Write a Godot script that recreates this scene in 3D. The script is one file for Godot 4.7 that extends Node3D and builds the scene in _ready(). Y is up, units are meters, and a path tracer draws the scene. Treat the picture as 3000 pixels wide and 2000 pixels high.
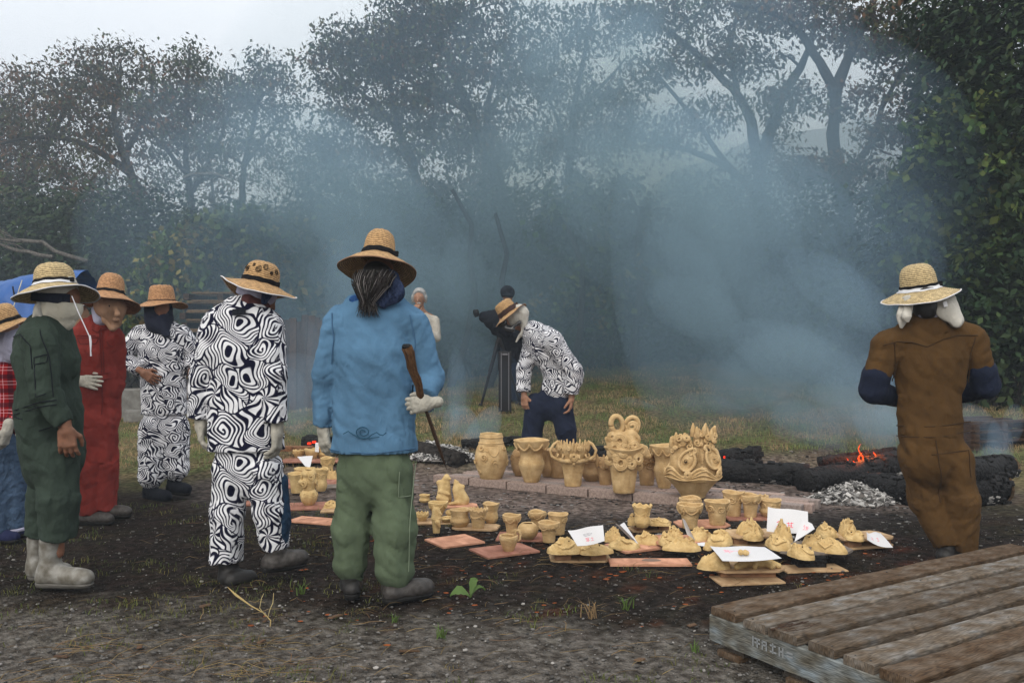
extends Node3D
# A pottery field-firing: people in straw hats round a smouldering pit, unfired pots on boards and bricks, trees in smoke.

var M := {}
var jobs: Array = []
var rng := RandomNumberGenerator.new()
var taken := {}
var fold_noise := FastNoiseLite.new()
var lump_noise := FastNoiseLite.new()
var soft_noise := FastNoiseLite.new()


class MB:
	var v := PackedVector3Array()
	var n := PackedVector3Array()
	var uv := PackedVector2Array()
	var c := PackedColorArray()
	var ix := PackedInt32Array()

	func grid(p: PackedVector3Array, nu: int, nv: int, wrap := false, flip := false, col := Color.WHITE, uvs := PackedVector2Array(), cols := PackedColorArray()) -> void:
		var at := v.size()
		for j in nv:
			for i in nu:
				var il := i - 1
				var ir := i + 1
				if wrap:
					if il < 0: il = nu - 2
					if ir > nu - 1: ir = 1
				else:
					il = maxi(il, 0)
					ir = mini(ir, nu - 1)
				var du := p[j * nu + ir] - p[j * nu + il]
				var dv := p[mini(j + 1, nv - 1) * nu + i] - p[maxi(j - 1, 0) * nu + i]
				var nn := du.cross(dv)
				if nn.length_squared() < 1e-16:
					var jj := 1 if j == 0 else nv - 2
					nn = (p[jj * nu + ir] - p[jj * nu + il]).cross(dv)
				nn = nn.normalized()
				v.push_back(p[j * nu + i])
				n.push_back(-nn if flip else nn)
				uv.push_back(uvs[j * nu + i] if uvs.size() else Vector2(float(i) / (nu - 1), float(j) / (nv - 1)))
				c.push_back(cols[j * nu + i] if cols.size() else col)
		for j in nv - 1:
			for i in nu - 1:
				var a := at + j * nu + i
				var b := a + 1
				var d := a + nu
				var e := d + 1
				if flip:
					ix.append_array(PackedInt32Array([a, b, e, a, e, d]))
				else:
					ix.append_array(PackedInt32Array([a, e, b, a, d, e]))

	func tube(path: PackedVector3Array, rad: PackedFloat32Array, seg := 6, col := Color.WHITE, flat := 1.0, up := Vector3.ZERO) -> void:
		var m := path.size()
		var pts := PackedVector3Array()
		var uvs := PackedVector2Array()
		var x := Vector3.ZERO
		var run := 0.0
		for j in range(-1, m + 1):
			var k := clampi(j, 0, m - 1)
			var t := (path[mini(k + 1, m - 1)] - path[maxi(k - 1, 0)]).normalized()
			if up != Vector3.ZERO: x = t.cross(up).normalized()
			elif x == Vector3.ZERO: x = t.cross(Vector3.UP if absf(t.y) < 0.9 else Vector3.RIGHT).normalized()
			else: x = (x - t * x.dot(t)).normalized()
			var y := t.cross(x)
			if k > 0: run += path[k].distance_to(path[k - 1])
			var r := 0.0 if j < 0 or j == m else rad[mini(k, rad.size() - 1)]
			for i in seg + 1:
				var a := TAU * i / seg
				pts.push_back(path[k] + (x * cos(a) + y * sin(a) * flat) * r)
				uvs.push_back(Vector2(float(i) / seg, run))
		grid(pts, seg + 1, m + 2, true, false, col, uvs)

	func quad(a: Vector3, b: Vector3, d: Vector3, e: Vector3, col := Color.WHITE, u := Vector2.ZERO, w := Vector2.ONE) -> void:
		# corners clockwise seen from outside
		var at := v.size()
		var nn := (e - a).cross(b - a)
		if nn.length_squared() < 1e-14: nn = (d - a).cross(b - a)
		nn = nn.normalized()
		v.append_array(PackedVector3Array([a, b, d, e]))
		for k in 4:
			n.push_back(nn)
			c.push_back(col)
		uv.append_array(PackedVector2Array([u, Vector2(w.x, u.y), w, Vector2(u.x, w.y)]))
		ix.append_array(PackedInt32Array([at, at + 1, at + 2, at, at + 2, at + 3]))

	func tri(a: Vector3, b: Vector3, d: Vector3, col := Color.WHITE) -> void:
		var at := v.size()
		var nn := (d - a).cross(b - a).normalized()
		v.append_array(PackedVector3Array([a, b, d]))
		for k in 3:
			n.push_back(nn)
			c.push_back(col)
			uv.push_back(Vector2(0, 0))
		ix.append_array(PackedInt32Array([at, at + 1, at + 2]))

	# an extruded convex outline (clockwise seen from above), with a small chamfer on the upper edge
	func slab(outline: PackedVector2Array, y0: float, y1: float, ch := 0.003, col := Color.WHITE, xf := Transform3D()) -> void:
		var m := outline.size()
		var mid := Vector2.ZERO
		for q in outline: mid += q / m
		var inner := PackedVector2Array()
		for q in outline: inner.push_back(q + (mid - q).normalized() * ch * 1.4)
		for k in m:
			var p0 := outline[k]
			var p1 := outline[(k + 1) % m]
			var i0 := inner[k]
			var i1 := inner[(k + 1) % m]
			var l := p0.distance_to(p1)
			quad(xf * Vector3(p0.x, y0, p0.y), xf * Vector3(p1.x, y0, p1.y), xf * Vector3(p1.x, y1 - ch, p1.y), xf * Vector3(p0.x, y1 - ch, p0.y), col, Vector2(0, y0), Vector2(l, y1))
			quad(xf * Vector3(p0.x, y1 - ch, p0.y), xf * Vector3(p1.x, y1 - ch, p1.y), xf * Vector3(i1.x, y1, i1.y), xf * Vector3(i0.x, y1, i0.y), col, Vector2(0, 0), Vector2(l, ch))
		for top in 2:
			var y := y1 if top else y0
			var ring := inner if top else outline
			var at := v.size()
			for q in ring:
				v.push_back(xf * Vector3(q.x, y, q.y))
				n.push_back(xf.basis * (Vector3.UP if top else Vector3.DOWN))
				uv.push_back(q)
				c.push_back(col)
			for k in range(1, m - 1):
				if top: ix.append_array(PackedInt32Array([at, at + k, at + k + 1]))
				else: ix.append_array(PackedInt32Array([at, at + k + 1, at + k]))

	func box(size: Vector3, xf := Transform3D(), col := Color.WHITE, ch := 0.003) -> void:
		var a := size.x / 2
		var b := size.z / 2
		slab(PackedVector2Array([Vector2(-a, -b), Vector2(a, -b), Vector2(a, b), Vector2(-a, b)]), -size.y / 2, size.y / 2, ch, col, xf)

	func mesh() -> ArrayMesh:
		var a := []
		a.resize(Mesh.ARRAY_MAX)
		a[Mesh.ARRAY_VERTEX] = v
		a[Mesh.ARRAY_NORMAL] = n
		a[Mesh.ARRAY_TEX_UV] = uv
		a[Mesh.ARRAY_COLOR] = c
		a[Mesh.ARRAY_INDEX] = ix
		var m := ArrayMesh.new()
		m.add_surface_from_arrays(Mesh.PRIMITIVE_TRIANGLES, a)
		return m


# A soft body: tapered capsules joined with a smooth minimum on a grid, meshed with surface nets.
# A bone is [a, b, ra, rb, k, flat_axis, q, cap, color, fold] - cap 1: cut flat at a, 2: at b; fold: 0 none, 1 long streaks, 2 rings, 3 crumple
class Blob:
	var bones: Array
	var planes: Array
	var h := 0.01
	var amp := 0.0
	var seed_at := Vector3.ZERO
	var fine: FastNoiseLite
	var v := PackedVector3Array()
	var n := PackedVector3Array()
	var c := PackedColorArray()
	var ix := PackedInt32Array()

	func run() -> void:
		var lo := Vector3.ONE * 99
		var hi := Vector3.ONE * -99
		for b in bones:
			var r: float = maxf(b[2], b[3])
			for e in 2:
				var q: Vector3 = b[e]
				lo = lo.min(q - Vector3.ONE * r)
				hi = hi.max(q + Vector3.ONE * r)
		lo -= Vector3.ONE * (h * 3 + amp + 0.004)
		hi += Vector3.ONE * (h * 3 + amp + 0.004)
		var nx := int((hi.x - lo.x) / h) + 2
		var ny := int((hi.y - lo.y) / h) + 2
		var nz := int((hi.z - lo.z) / h) + 2
		var f := PackedFloat32Array()
		f.resize(nx * ny * nz)
		f.fill(1.0)
		var who := PackedByteArray()
		who.resize(f.size())
		var near := PackedFloat32Array()
		near.resize(f.size())
		near.fill(9.0)
		for bi in bones.size():
			var b: Array = bones[bi]
			var a: Vector3 = b[0]
			var e: Vector3 = b[1]
			var ra: float = b[2]
			var rb: float = b[3]
			var k: float = maxf(b[4], 0.0005)
			var ax: Vector3 = b[5]
			var q: float = b[6]
			var cap: int = b[7]
			var m := maxf(ra, rb) + k * 1.2 + h * 3 + amp
			var l2 := a.min(e) - Vector3.ONE * m - lo
			var h2 := a.max(e) + Vector3.ONE * m - lo
			var x0 := maxi(0, int(l2.x / h))
			var y0 := maxi(0, int(l2.y / h))
			var z0 := maxi(0, int(l2.z / h))
			var x1 := mini(nx - 1, int(h2.x / h) + 1)
			var y1 := mini(ny - 1, int(h2.y / h) + 1)
			var z1 := mini(nz - 1, int(h2.z / h) + 1)
			var squash := 1.0 / q - 1.0
			var ba := e - a
			var dir := ba.normalized()
			ba += ax * (ba.dot(ax) * squash)
			var inv := 1.0 / maxf(ba.length_squared(), 1e-9)
			var ds := 0.45 + 0.55 * q
			var dr := rb - ra
			var mg := k + h * 2.5 + amp * 1.6
			var near_r := maxf(ra, rb)
			for z in range(z0, z1 + 1):
				for y in range(y0, y1 + 1):
					var i0 := (z * ny + y) * nx
					var p0 := lo + Vector3(0, y, z) * h - a
					var x := x0
					while x <= x1:
						var p := p0
						p.x += x * h
						var pa := p
						if squash > 0.0: pa += ax * (p.dot(ax) * squash)
						var t := clampf(pa.dot(ba) * inv, 0.0, 1.0)
						var d := ((pa - ba * t).length() - ra - dr * t) * ds
						if cap:
							if cap & 1: d = maxf(d, -p.dot(dir))
							if cap & 2: d = maxf(d, (p + a - e).dot(dir))
						if d > mg:
							x += 1 + int((d - mg) / h)
							continue
						if d < -mg:
							var run_n := mini(1 + int((-d - mg) / h), x1 - x + 1)
							for q2 in run_n:
								f[i0 + x] = -mg
								near[i0 + x] = -mg
								x += 1
							continue
						var i := i0 + x
						var old := f[i]
						if d < near[i]:
							near[i] = d
							who[i] = bi
						var g := k - absf(old - d)
						f[i] = minf(old, d) - (g * g / k * 0.25 if g > 0.0 else 0.0)
						x += 1
		# cloth folds
		var lim := amp * 1.3 + h * 1.6
		if amp > 0.0 or planes.size():
			for z in nz:
				for y in ny:
					var i := (z * ny + y) * nx
					for x in nx:
						var d := f[i]
						if d < lim and d > -lim:
							var p := lo + Vector3(x, y, z) * h
							if amp > 0.0:
								var b: Array = bones[who[i]]
								var o := p + seed_at
								match int(b[9]):
									1: d += amp * (0.5 * fine.get_noise_3d(o.x * 5.0 + o.y * 0.9, o.y * 1.1, o.z * 5.0) + 0.4 * fine.get_noise_3d(o.x * 5 + o.y * 6, o.y * 2.4 - o.x * 2, o.z * 7 + 9))
									2:
										var dd: Vector3 = (b[1] - b[0]).normalized()
										var al := o.dot(dd)
										var off := o - dd * al
										d += amp * (0.3 * fine.get_noise_3d(off.x * 6 + al * 5.0, al * 6.5, off.z * 6 - al * 4.0) + 0.35 * fine.get_noise_3d(off.x * 7, al * 2.0 + 5, off.z * 7))
									3: d += amp * 0.6 * fine.get_noise_3d(o.x * 6, o.y * 6, o.z * 6)
							for pl in planes:
								d = maxf(d, (p - pl[0]).dot(pl[1]))
							f[i] = d
						elif planes.size() and d < 0.0:
							var p := lo + Vector3(x, y, z) * h
							for pl in planes:
								d = maxf(d, (p - pl[0]).dot(pl[1]))
							f[i] = d
						i += 1
		# surface nets
		var cell := PackedInt32Array()
		cell.resize(f.size())
		cell.fill(-1)
		var live := PackedInt32Array()
		var sy := nx
		var sz := nx * ny
		var lim2 := h * 2.6
		for z in range(1, nz - 2):
			for y in range(1, ny - 2):
				var i := (z * ny + y) * nx
				for x in range(1, nx - 2):
					i += 1
					var v0 := f[i]
					if v0 > lim2 or v0 < -lim2: continue
					var v1 := f[i + 1]
					var v2 := f[i + sy]
					var v3 := f[i + sy + 1]
					var v4 := f[i + sz]
					var v5 := f[i + sz + 1]
					var v6 := f[i + sz + sy]
					var v7 := f[i + sz + sy + 1]
					var s := int(v0 < 0.0) + int(v1 < 0.0) + int(v2 < 0.0) + int(v3 < 0.0) + int(v4 < 0.0) + int(v5 < 0.0) + int(v6 < 0.0) + int(v7 < 0.0)
					if s == 0 or s == 8: continue
					var sum := Vector3.ZERO
					var cnt := 0
					if v0 * v1 < 0.0:
						sum += Vector3(v0 / (v0 - v1), 0, 0)
						cnt += 1
					if v2 * v3 < 0.0:
						sum += Vector3(v2 / (v2 - v3), 1, 0)
						cnt += 1
					if v4 * v5 < 0.0:
						sum += Vector3(v4 / (v4 - v5), 0, 1)
						cnt += 1
					if v6 * v7 < 0.0:
						sum += Vector3(v6 / (v6 - v7), 1, 1)
						cnt += 1
					if v0 * v2 < 0.0:
						sum += Vector3(0, v0 / (v0 - v2), 0)
						cnt += 1
					if v1 * v3 < 0.0:
						sum += Vector3(1, v1 / (v1 - v3), 0)
						cnt += 1
					if v4 * v6 < 0.0:
						sum += Vector3(0, v4 / (v4 - v6), 1)
						cnt += 1
					if v5 * v7 < 0.0:
						sum += Vector3(1, v5 / (v5 - v7), 1)
						cnt += 1
					if v0 * v4 < 0.0:
						sum += Vector3(0, 0, v0 / (v0 - v4))
						cnt += 1
					if v1 * v5 < 0.0:
						sum += Vector3(1, 0, v1 / (v1 - v5))
						cnt += 1
					if v2 * v6 < 0.0:
						sum += Vector3(0, 1, v2 / (v2 - v6))
						cnt += 1
					if v3 * v7 < 0.0:
						sum += Vector3(1, 1, v3 / (v3 - v7))
						cnt += 1
					if cnt == 0: sum = Vector3(0.5, 0.5, 0.5)
					else: sum /= cnt
					cell[i] = v.size()
					live.push_back(i)
					v.push_back(lo + (Vector3(x, y, z) + sum) * h)
					n.push_back(Vector3(v1 + v3 + v5 + v7 - v0 - v2 - v4 - v6, v2 + v3 + v6 + v7 - v0 - v1 - v4 - v5, v4 + v5 + v6 + v7 - v0 - v1 - v2 - v3).normalized())
					c.push_back(bones[who[i]][8])
		for i in live:
			var neg := f[i] < 0.0
			var a0 := cell[i]
			for axis in 3:
				var st := 1 if axis == 0 else sy if axis == 1 else sz
				if neg == (f[i + st] < 0.0): continue
				var u := sy if axis == 0 else sz if axis == 1 else 1
				var w := sz if axis == 0 else 1 if axis == 1 else sy
				var a1 := cell[i - u]
				var a2 := cell[i - u - w]
				var a3 := cell[i - w]
				if a1 < 0 or a2 < 0 or a3 < 0: continue
				if neg: ix.append_array(PackedInt32Array([a0, a2, a1, a0, a3, a2]))
				else: ix.append_array(PackedInt32Array([a0, a1, a2, a0, a2, a3]))


func B(a: Vector3, b: Vector3, ra: float, rb: float, k := 0.03, fold := 0, cap := 0, ax := Vector3.ZERO, q := 1.0, col := Color.WHITE) -> Array:
	return [a, b, ra, rb, k, ax, q, cap, col, fold]


# queue a soft body; its mesh is filled in when every job has been computed
func blob(parent: Node3D, called: String, mat: Material, bones: Array, h := 0.012, amp := 0.0, planes := []) -> MeshInstance3D:
	var o := MeshInstance3D.new()
	o.name = called
	parent.add_child(o, true)
	o.material_override = mat
	var b := Blob.new()
	b.bones = bones
	b.h = h
	b.amp = amp
	b.planes = planes
	b.fine = fold_noise
	b.seed_at = Vector3(jobs.size() * 1.7, jobs.size() * 0.9, jobs.size() * 0.4)
	jobs.append([b, o])
	return o


func finish_jobs() -> void:
	for j in jobs:
		var b: Blob = j[0]
		b.run()
		if b.v.is_empty(): continue
		var a := []
		a.resize(Mesh.ARRAY_MAX)
		a[Mesh.ARRAY_VERTEX] = b.v
		a[Mesh.ARRAY_NORMAL] = b.n
		a[Mesh.ARRAY_COLOR] = b.c
		a[Mesh.ARRAY_INDEX] = b.ix
		var m := ArrayMesh.new()
		m.add_surface_from_arrays(Mesh.PRIMITIVE_TRIANGLES, a)
		j[1].mesh = m


var seams: Array = []


# a stitched line or edge of cloth, laid on the garment's surface where it faces the front of the figure's own frame
func seam(parent: Node3D, called: String, on: MeshInstance3D, m: Material, pts: Array, r := 0.003) -> void:
	seams.append([parent, called, on, m, pts, r])


func finish_seams() -> void:
	for s in seams:
		var vs: PackedVector3Array = s[2].mesh.surface_get_arrays(0)[Mesh.ARRAY_VERTEX]
		var fine := PackedVector3Array()
		for k in s[4].size() - 1:
			for e in 5: fine.push_back(s[4][k].lerp(s[4][k + 1], e / 5.0))
		fine.push_back(s[4][s[4].size() - 1])
		for k in fine.size():
			var q := fine[k]
			var best := -9.0
			for w in vs:
				if w.z > best and absf(w.x - q.x) < 0.013 and absf(w.y - q.y) < 0.013: best = w.z
			fine[k].z = best if best > -8.0 else (fine[k - 1].z if k > 0 else q.z)
		for k in range(1, fine.size() - 1): fine[k].z = (fine[k - 1].z + fine[k].z * 2.0 + fine[k + 1].z) / 4.0
		var mb := MB.new()
		mb.tube(fine, PackedFloat32Array([s[5]]), 5)
		part(s[0], s[1], mb.mesh(), s[3])


func numbered(called: String) -> String:
	taken[called] = taken.get(called, -1) + 1
	return called if taken[called] == 0 else "%s_%03d" % [called, taken[called]]


func thing(called: String, label: String, category: String, at := Vector3.ZERO, turn := 0.0, group := "") -> Node3D:
	var o := Node3D.new()
	o.name = numbered(called)
	add_child(o)
	o.position = at
	o.rotation.y = turn
	tag(o, label, category, group)
	return o


func tag(o: Node3D, label: String, category: String, group := "") -> Node3D:
	o.set_meta("label", label)
	o.set_meta("category", category)
	if group: o.set_meta("group", group)
	return o


func part(parent: Node3D, called: String, mesh: Mesh, mat: Material) -> MeshInstance3D:
	var o := MeshInstance3D.new()
	o.name = numbered(called) if parent == self else called
	o.mesh = mesh
	o.material_override = mat
	parent.add_child(o, true)
	return o


func struct(called: String, mesh: Mesh, mat: Material) -> MeshInstance3D:
	var o := part(self, called, mesh, mat)
	o.set_meta("kind", "structure")
	return o


func stuff(o: Node3D) -> Node3D:
	o.set_meta("kind", "stuff")
	return o


func lin(r: float, g: float, b: float) -> Color:
	return Color(r, g, b).linear_to_srgb()


func sst(a: float, b: float, x: float) -> float:
	return smoothstep(a, b, x)


func rnd(a: float, b: float) -> float:
	return rng.randf_range(a, b)


func ground_y(x: float, d: float) -> float:
	var xs := [0.0, 8.3, 8.9, 11.5, 15.0, 20.0, 60.0]
	var ys := [0.0, 0.0, 0.14, 0.36, 0.55, 0.75, 1.0]
	var y := 0.0
	for k in 6:
		if d >= xs[k]: y = lerpf(ys[k], ys[k + 1], minf((d - xs[k]) / (xs[k + 1] - xs[k]), 1.0))
	y *= 0.55 + 0.45 * smoothstep(-4.0, -1.0, x)
	return y + 0.55 * exp(-pow((x - 3.2) / 3.2, 2) - pow((d - 17.0) / 3.5, 2))


func on_ground(x: float, z: float, up := 0.0) -> Vector3:
	return Vector3(x, ground_y(x, -z) + up, z)


func image_of(w: int, h: int, f: Callable) -> Image:
	var all := PackedByteArray()
	all.resize(w * h * 3)
	var i := 0
	for y in h:
		for x in w:
			var c: Color = f.call(x, y)
			all[i] = c.r8
			all[i + 1] = c.g8
			all[i + 2] = c.b8
			i += 3
	return Image.create_from_data(w, h, false, Image.FORMAT_RGB8, all)


func tex(im: Image) -> ImageTexture:
	return ImageTexture.create_from_image(im)


func noise_tex(freq: float, a: Color, b: Color, kind := FastNoiseLite.TYPE_SIMPLEX, octaves := 4, size := 256, sd := 1, mid := 0.5) -> NoiseTexture2D:
	var t := NoiseTexture2D.new()
	t.width = size
	t.height = size
	t.seamless = true
	var f := FastNoiseLite.new()
	f.noise_type = kind
	f.frequency = freq
	f.fractal_octaves = octaves
	f.seed = sd
	t.noise = f
	var g := Gradient.new()
	g.set_color(0, a)
	g.set_color(1, b)
	if mid != 0.5:
		g.add_point(mid, a.lerp(b, 0.5))
	t.color_ramp = g
	return t


func mat(col: Color, rough := 0.9, spec := 0.3) -> StandardMaterial3D:
	var m := StandardMaterial3D.new()
	m.albedo_color = col
	m.roughness = rough
	m.metallic_specular = spec
	return m


func tri_tex(m: StandardMaterial3D, t: Texture2D, scale: float, height: Texture2D = null, hs := 0.2, world := false, sharp := 4.0) -> StandardMaterial3D:
	m.albedo_texture = t
	m.uv1_triplanar = true
	m.uv1_world_triplanar = world
	m.uv1_scale = Vector3.ONE * scale
	m.uv1_triplanar_sharpness = sharp
	if height:
		m.heightmap_enabled = true
		m.heightmap_texture = height
		m.heightmap_scale = hs
	return m


func V(x: float, y: float, z: float) -> Vector3:
	return Vector3(x, y, z)


# ---------- materials: colour, grain, weave, print; light and shade come from the renderer ----------
func hash2(i: int, j: int, k := 0) -> float:
	var h := (i * 374761393 + j * 668265263 + k * 974634777) & 0x7fffffff
	h = ((h ^ (h >> 13)) * 1274126177) & 0x7fffffff
	return float((h ^ (h >> 16)) & 0xffff) / 65535.0


# the print of the working suits: spirals, drops and bent stripes in navy on white, cell by cell
func swirl_image(size: int, cells: int, sd: int, white: Color, navy: Color) -> Image:
	var seedx := PackedFloat32Array()
	var seedy := PackedFloat32Array()
	var grow := PackedFloat32Array()
	var traits := []
	for k in cells * cells:
		var i := k % cells
		var j := k / cells
		seedx.push_back(0.15 + 0.7 * hash2(i, j, sd))
		seedy.push_back(0.15 + 0.7 * hash2(i, j, sd + 1))
		grow.push_back(1.0 / (0.65 + 0.7 * hash2(i, j, sd + 2)))
		traits.push_back([hash2(i, j, sd + 3), 0.115 + 0.1 * hash2(i, j, sd + 4), TAU * hash2(i, j, sd + 5)])
	var t := TAU / cells
	var out := PackedByteArray()
	out.resize(size * size * 3)
	var o := 0
	for py in size:
		var y0 := float(py) / size * cells
		var wx := 0.16 * sin(t * 2 * y0 + 1.0)
		for px in size:
			var x := float(px) / size * cells
			var y := y0 + 0.16 * sin(t * 2 * x + 2.0) + 0.08 * sin(t * 4 * x - t * 5 * y0 + 1.0)
			x += wx + 0.08 * sin(t * 5 * y0 + t * 3 * x)
			var ci := int(floor(x))
			var cj := int(floor(y))
			var best := 99.0
			var second := 99.0
			var bx := 0.0
			var by := 0.0
			var bk := 0
			for j in range(cj - 1, cj + 2):
				var row := posmod(j, cells) * cells
				var fy := y - j
				for i in range(ci - 1, ci + 2):
					var k := row + posmod(i, cells)
					var dx := x - i - seedx[k]
					var dy := fy - seedy[k]
					var d := sqrt(dx * dx + dy * dy) * grow[k]
					if d < best:
						second = best
						best = d
						bx = dx
						by = dy
						bk = k
					elif d < second:
						second = d
			var val := swirl_value(bx, by, second - best, traits[bk])
			var col := navy.lerp(white, val)
			out[o] = col.r8
			out[o + 1] = col.g8
			out[o + 2] = col.b8
			o += 3
	return Image.create_from_data(size, size, false, Image.FORMAT_RGB8, out)


func swirl_value(bx: float, by: float, gap: float, tr: Array) -> float:
	if gap < 0.045: return 0.0
	var kind: float = tr[0]
	var lam: float = tr[1]
	var turn: float = tr[2]
	var r := sqrt(bx * bx + by * by)
	var th := atan2(by, bx) + turn
	var ph: float
	var duty := 0.58
	if kind < 0.42:  # spiral
		ph = r / lam + th / TAU * (1.0 if kind < 0.22 else -1.0)
		duty = 0.55 + 0.12 * sin(th * 2.0)
	elif kind < 0.68:  # nested drops round a dark heart
		var sx := bx * cos(turn) - by * sin(turn)
		var sy := bx * sin(turn) + by * cos(turn)
		var rr := sqrt(sx * sx * 2.2 + sy * sy) * (1.0 + 0.45 * sy / (r + 0.05))
		if rr < lam * 1.25: return 0.0 if rr < lam * 0.95 else 1.0
		ph = rr / lam
		duty = 0.62
	elif kind < 0.88:  # bent stripes that swell and taper
		var sx := bx * cos(turn) - by * sin(turn)
		var sy := bx * sin(turn) + by * cos(turn)
		ph = (sx + 0.55 * sy * sy) / (lam * 1.1)
		duty = 0.6 + 0.25 * sin(sy * 7.0 + turn)
	else:  # rays
		ph = th / TAU * 9.0 + r * 1.6
		duty = 0.45 + 0.3 * r
	ph -= floor(ph)
	var e := minf(ph, absf(ph - duty))
	return clampf(0.5 + (e if ph < duty else -e) * 9.0, 0.0, 1.0)


func stroke(im: Image, pts: Array, col: Color, w: float) -> void:
	for k in pts.size() - 1:
		var a: Vector2 = pts[k]
		var b: Vector2 = pts[k + 1]
		var m := int(a.distance_to(b)) + 1
		for s in m + 1:
			var p := a.lerp(b, float(s) / m)
			var r := w * (0.75 + 0.25 * sin(s * 0.3 + k))
			for y in range(int(p.y - r), int(p.y + r) + 1):
				for x in range(int(p.x - r), int(p.x + r) + 1):
					if x >= 0 and y >= 0 and x < im.get_width() and y < im.get_height() and Vector2(x, y).distance_to(p) <= r + 0.3:
						im.set_pixel(x, y, im.get_pixel(x, y).lerp(col, 0.8))


func strokes(im: Image, lines: Array, at: Vector2, s: float, col: Color, w: float, turn := 0.0) -> void:
	for l in lines:
		var q := []
		for k in range(0, l.size(), 2): q.push_back(at + Vector2(l[k], l[k + 1]).rotated(turn) * s)
		stroke(im, q, col, w)


const GLYPH_3 := [[0.1, 0.15, 0.45, 0.02, 0.6, 0.2, 0.3, 0.42, 0.62, 0.55, 0.5, 0.9, 0.1, 0.85]]
const GLYPH_2 := [[0.1, 0.25, 0.35, 0.02, 0.6, 0.25, 0.1, 0.9, 0.65, 0.85]]
const GLYPH_YEAR := [[0.3, 0.0, 0.1, 0.25], [0.2, 0.18, 0.9, 0.12], [0.25, 0.45, 0.85, 0.4], [0.28, 0.2, 0.26, 0.68], [0.02, 0.7, 1.0, 0.64], [0.55, 0.15, 0.55, 1.05]]
const GLYPH_GRASS := [[0.1, 0.15, 0.9, 0.12], [0.3, 0.0, 0.32, 0.28], [0.68, 0.0, 0.66, 0.28], [0.3, 0.4, 0.72, 0.4, 0.7, 0.62, 0.3, 0.62, 0.3, 0.4], [0.1, 0.78, 0.9, 0.76], [0.5, 0.62, 0.5, 1.05]]


func paper_mat(marks: Callable) -> StandardMaterial3D:
	var im := Image.create(192, 136, false, Image.FORMAT_RGB8)
	im.fill(Color(0.8, 0.8, 0.815))
	marks.call(im)
	var m := mat(Color.WHITE, 0.75, 0.3)
	m.albedo_texture = tex(im)
	m.cull_mode = BaseMaterial3D.CULL_DISABLED
	m.backlight_enabled = true
	m.backlight = Color(0.25, 0.25, 0.25)
	return m


func cloth(col: Color, scale := 2.2, depth := 0.05) -> StandardMaterial3D:
	var m := mat(col, 0.92, 0.2)
	tri_tex(m, M.cloth_tone, scale, M.wrinkle, depth * 16.0)
	m.uv1_scale = Vector3(0.75, 0.45, 0.75) * scale
	m.rim_enabled = true
	m.rim = 0.12
	m.rim_tint = 0.7
	return m


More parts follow.
